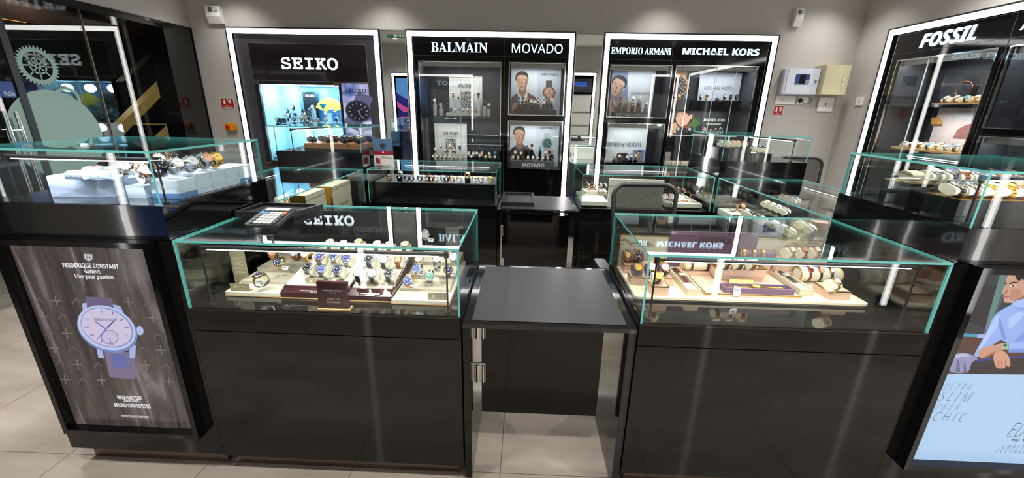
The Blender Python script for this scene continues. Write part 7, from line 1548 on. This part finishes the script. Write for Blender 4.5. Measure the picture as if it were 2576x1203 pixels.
# calculator
a = at(616, 572, z=zg+.006); b = at(699, 575, z=zg+.006); c = at(656, 537, z=zg+.034); ux = (b-a).normalized(); wv = (b-a).length; uy = (c-a); lv = uy.length; uy = (uy-ux*uy.dot(ux)).normalized(); lv = .16; uz = ux.cross(uy).normalized()
CM = Matrix.Identity(4)
for i, v in enumerate((ux, uy, uz)):
    for j in range(3): CM[j][i] = v[j]
CM.translation = a
t = thing('calculator', 'black desk calculator with grey display resting against the flat black tray', 'calculator'); MB(CM).rbox(0, wv, 0, lv, 0, .014, .008).build('calculator_body', PLAST, t)
MB(CM).rbox(.012, wv-.012, lv*.74, lv*.95, .0145, .018, .003).build('display_bezel', col((60, 62, 64), .3), t); MB(CM).box(.02, wv-.02, lv*.77, lv*.91, .0185, .019).build('display_screen', mat('lcd', (172, 178, 172), .2), t)
KW = col((206, 208, 206), .4); KO = col((220, 84, 40), .4); KB = col((80, 130, 180), .4); KK = col((70, 72, 74), .4)
for r_ in range(5):
    for q in range(6):
        kw = (wv-.024)/6; m = KO if (r_ == 4 and q == 5) else KB if (r_ == 4 and q < 2) else KK if (q in (0, 5) and r_ < 4) else KW
        MB(CM).rbox(.012+kw*q+.002, .012+kw*(q+1)-.002, .010+r_*lv*.132, .010+r_*lv*.132+lv*.095, .0145, .019, .002).build('key', m, t)
t = thing('counter_tray', 'flat black presentation tray on the far flap table', 'tray'); a, b, c, d = at(1256, 519, z=.803), at(1344, 521, z=.803), at(1346, 492, z=.803), at(1268, 490, z=.803)
x0, x1, y0, y1 = a.x+.01, b.x, a.y+.02, c.y-.02
mb = MB().box(x0, x1, y0, y1, .803, .811); framebox(MB(), 0, 1, 0, 1, .1, 0, 1); mb.box(x0, x0+.018, y0, y1, .811, .835).box(x1-.018, x1, y0, y1, .811, .835).box(x0+.018, x1-.018, y0, y0+.018, .811, .835).box(x0+.018, x1-.018, y1-.018, y1, .811, .835).build('tray_body', PLAST, t); MB().box(x0+.019, x1-.019, y0+.019, y1-.019, .8115, .815).build('tray_pad', MATM, t)
# leaflet in a holder
yy = 3.50; t = thing('leaflet_holder', 'clear holder with a watch leaflet, red band and gift offer text', 'leaflet'); a, b = at(942, 416, y=yy), at(986, 350, y=yy); fr = frame((0, yy, 0), (1, 0, 0), (0, -1, 0)); h_ = b.z-zg; w_ = b.x-a.x
MB().box(a.x-.005, b.x+.005, yy+.004, yy+.007, zg, b.z).box(a.x-.005, b.x+.005, yy-.03, yy+.03, zg, zg+.003).build('holder', ACRYLIC, t)
MB(fr).box(a.x, b.x, -.003, 0, zg+.004, zg+h_*.40).build('leaflet_foot', col((232, 228, 224), .5), t); MB(fr).box(a.x, b.x, -.003, .0, zg+h_*.402, zg+h_*.56).build('leaflet_band', col((150, 24, 42), .5), t); MB(fr).box(a.x, b.x, -.003, 0, zg+h_*.562, b.z).build('leaflet_photo', mat('mountain_print', (86, 118, 160), .4, noise=.4, nscale=30), t)
bigwatch(t, 963, 367, 8, 7, 0, (90, 96, 104), (28, 32, 40), (200, 206, 214), (60, 60, 66), 0, y=yy-.002, slen=.1)
text('FREE TROLLEY BAG', 'sansb', fr, a.x+w_*.38, a.x+w_*.75, zg+h_*.345, zg+h_*.365, .0008, col((60, 50, 50), .5), t, 'leaflet_lettering', 0); text('WITH EVERY WATCH', 'sansb', fr, a.x+w_*.38, a.x+w_*.93, zg+h_*.27, zg+h_*.31, .0008, col((60, 50, 50), .5), t, 'leaflet_lettering', 0)
MB(fr).rbox(a.x+w_*.1, a.x+w_*.2, .0, .0008, zg+h_*.08, zg+h_*.30, .004, axis='y').build('printed_bag', col((60, 70, 66), .5), t); MB(fr).rbox(a.x+w_*.19, a.x+w_*.32, .0, .001, zg+h_*.06, zg+h_*.28, .004, axis='y').build('printed_bag', col((196, 40, 40), .5), t)
MB(fr).box(a.x+w_*.46, a.x+w_*.54, 0, .0008, zg+h_*.48, zg+h_*.53).build('printed_crest', col((236, 220, 220), .5), t)

def mesh_mat():
    m = bpy.data.materials.new('chair_mesh'); m.use_nodes = True; nt = m.node_tree; nt.nodes.clear(); L_ = nt.links.new
    tc = nt.nodes.new('ShaderNodeTexCoord'); ck = nt.nodes.new('ShaderNodeTexChecker'); ck.inputs['Scale'].default_value = 330; mp = nt.nodes.new('ShaderNodeMapping'); mp.inputs['Rotation'].default_value = (0, R(45), 0)
    tr = nt.nodes.new('ShaderNodeBsdfTransparent'); df = nt.nodes.new('ShaderNodeBsdfDiffuse'); df.inputs[0].default_value = (.02, .02, .02, 1); mx = nt.nodes.new('ShaderNodeMixShader'); o = nt.nodes.new('ShaderNodeOutputMaterial')
    ml = nt.nodes.new('ShaderNodeMath'); ml.operation = 'MULTIPLY'; ml.inputs[1].default_value = .5
    L_(tc.outputs['Object'], mp.inputs[0]); L_(mp.outputs[0], ck.inputs['Vector']); L_(ck.outputs['Fac'], ml.inputs[0]); L_(ml.outputs[0], mx.inputs[0]); L_(df.outputs[0], mx.inputs[1]); L_(tr.outputs[0], mx.inputs[2]); L_(mx.outputs[0], o.inputs[0])
    return m
CHM = mesh_mat(); BP = mat('chair_plastic', (38, 38, 40), .35)
def office_chair(label, x, y, rz, top, wtop=.40):
    """mesh task chair; local +Y is the way the sitter faces, the backrest is at -Y"""
    t = thing('office_chair', label, 'chair', (x, y, 0), R(rz)); W = Matrix.Translation((x, y, 0)) @ Matrix.Rotation(R(rz), 4, 'Z')
    z1 = top; z0 = top-.46; hw = wtop/2
    def bow(px, pz): return Vector((px, -.20-.05*math.sin((pz-z0)/(z1-z0)*PI*.5)+.05*(px/hw)**2, pz))
    out = []
    def loop(ins):
        o = []; a, b, c, d = -hw+ins, hw-ins, z0+ins, z1-ins; rr = .07-ins*.6
        for cx, cz, a0 in ((b-rr, d-rr, 0), (a+rr, d-rr, 90), (a+rr+.02, c+rr, 180), (b-rr-.02, c+rr, 270)):
            for i in range(7): q = R(a0+15*i); o.append((cx+rr*math.cos(q), cz+rr*math.sin(q)))
        return o
    MB(W).tube([bow(px, pz) for px, pz in loop(.0)], .0145, 10, 0, True).build('backrest_frame', BP, t)
    mb = MB(W); nx, nz = 12, 14; g = []
    for j in range(nz+1):
        pz = z0+.012+(z1-z0-.024)*j/nz; f = (pz-z0)/(z1-z0); edge = hw-.012-(.02*(1-f))-(.035*max(0, (f-.88)/.12)**2)-(.035*max(0, (.12-f)/.12)**2)
        for i in range(nx+1): px = -edge+2*edge*i/nx; g.append(bow(px, pz))
    mb.add(g, [(j*(nx+1)+i, j*(nx+1)+i+1, (j+1)*(nx+1)+i+1, (j+1)*(nx+1)+i) for j in range(nz) for i in range(nx)], 0, True); mb.build('backrest_mesh', CHM, t)
    mb = MB(W); mb.rbox(-hw+.03, hw-.03, -.225, -.205, z0+.0, z0+.12, .03, axis='y'); mb.build('lumbar_panel', BP, t)
    MB(W).tube([(0, -.22, z0+.05), (0, -.27, z0-.12), (0, -.20, .44), (0, -.05, .42)], .022, 10).build('back_support', BP, t)
    MB(W).rbox(-.24, .24, -.20, .26, .44, .50, .07).build('seat', mat('seat_fabric', (30, 30, 33), .9), t)
    for s_ in (-1, 1):
        a_ = MB(W).tube([(s_*.22, .02, .45), (s_*.29, .02, .46), (s_*.29, .03, .66)], .015, 8); a_.rbox(s_*.29-.035, s_*.29+.035, -.10, .14, .66, .685, .02); a_.build('armrest', BP, t)
    MB(W).cyl((0, 0, .10), (0, 0, .435), .022, 16).build('gas_column', CHROME, t)
    for k in range(5):
        q = R(72*k+18); e = Vector((.28*math.cos(q), .28*math.sin(q), .075)); lg = MB(W).tube([(0, 0, .11), e*.5+Vector((0, 0, .055)), e], .017, 8).build('leg', BP, t)
        MB(W).cyl(e+Vector((-.02, 0, -.045)), e+Vector((.02, 0, -.045)), .028, 16).build('caster', PLAST, lg)
    return t
office_chair('black mesh office chair inside the counters before the blank ivory panel', .79, 2.42, 180+4, 1.145, .41)
office_chair('black mesh office chair outside the counters below the cream metal box', 2.83, 4.12, 185, 1.17, .47)
bpy.data.scenes.remove(TSC)
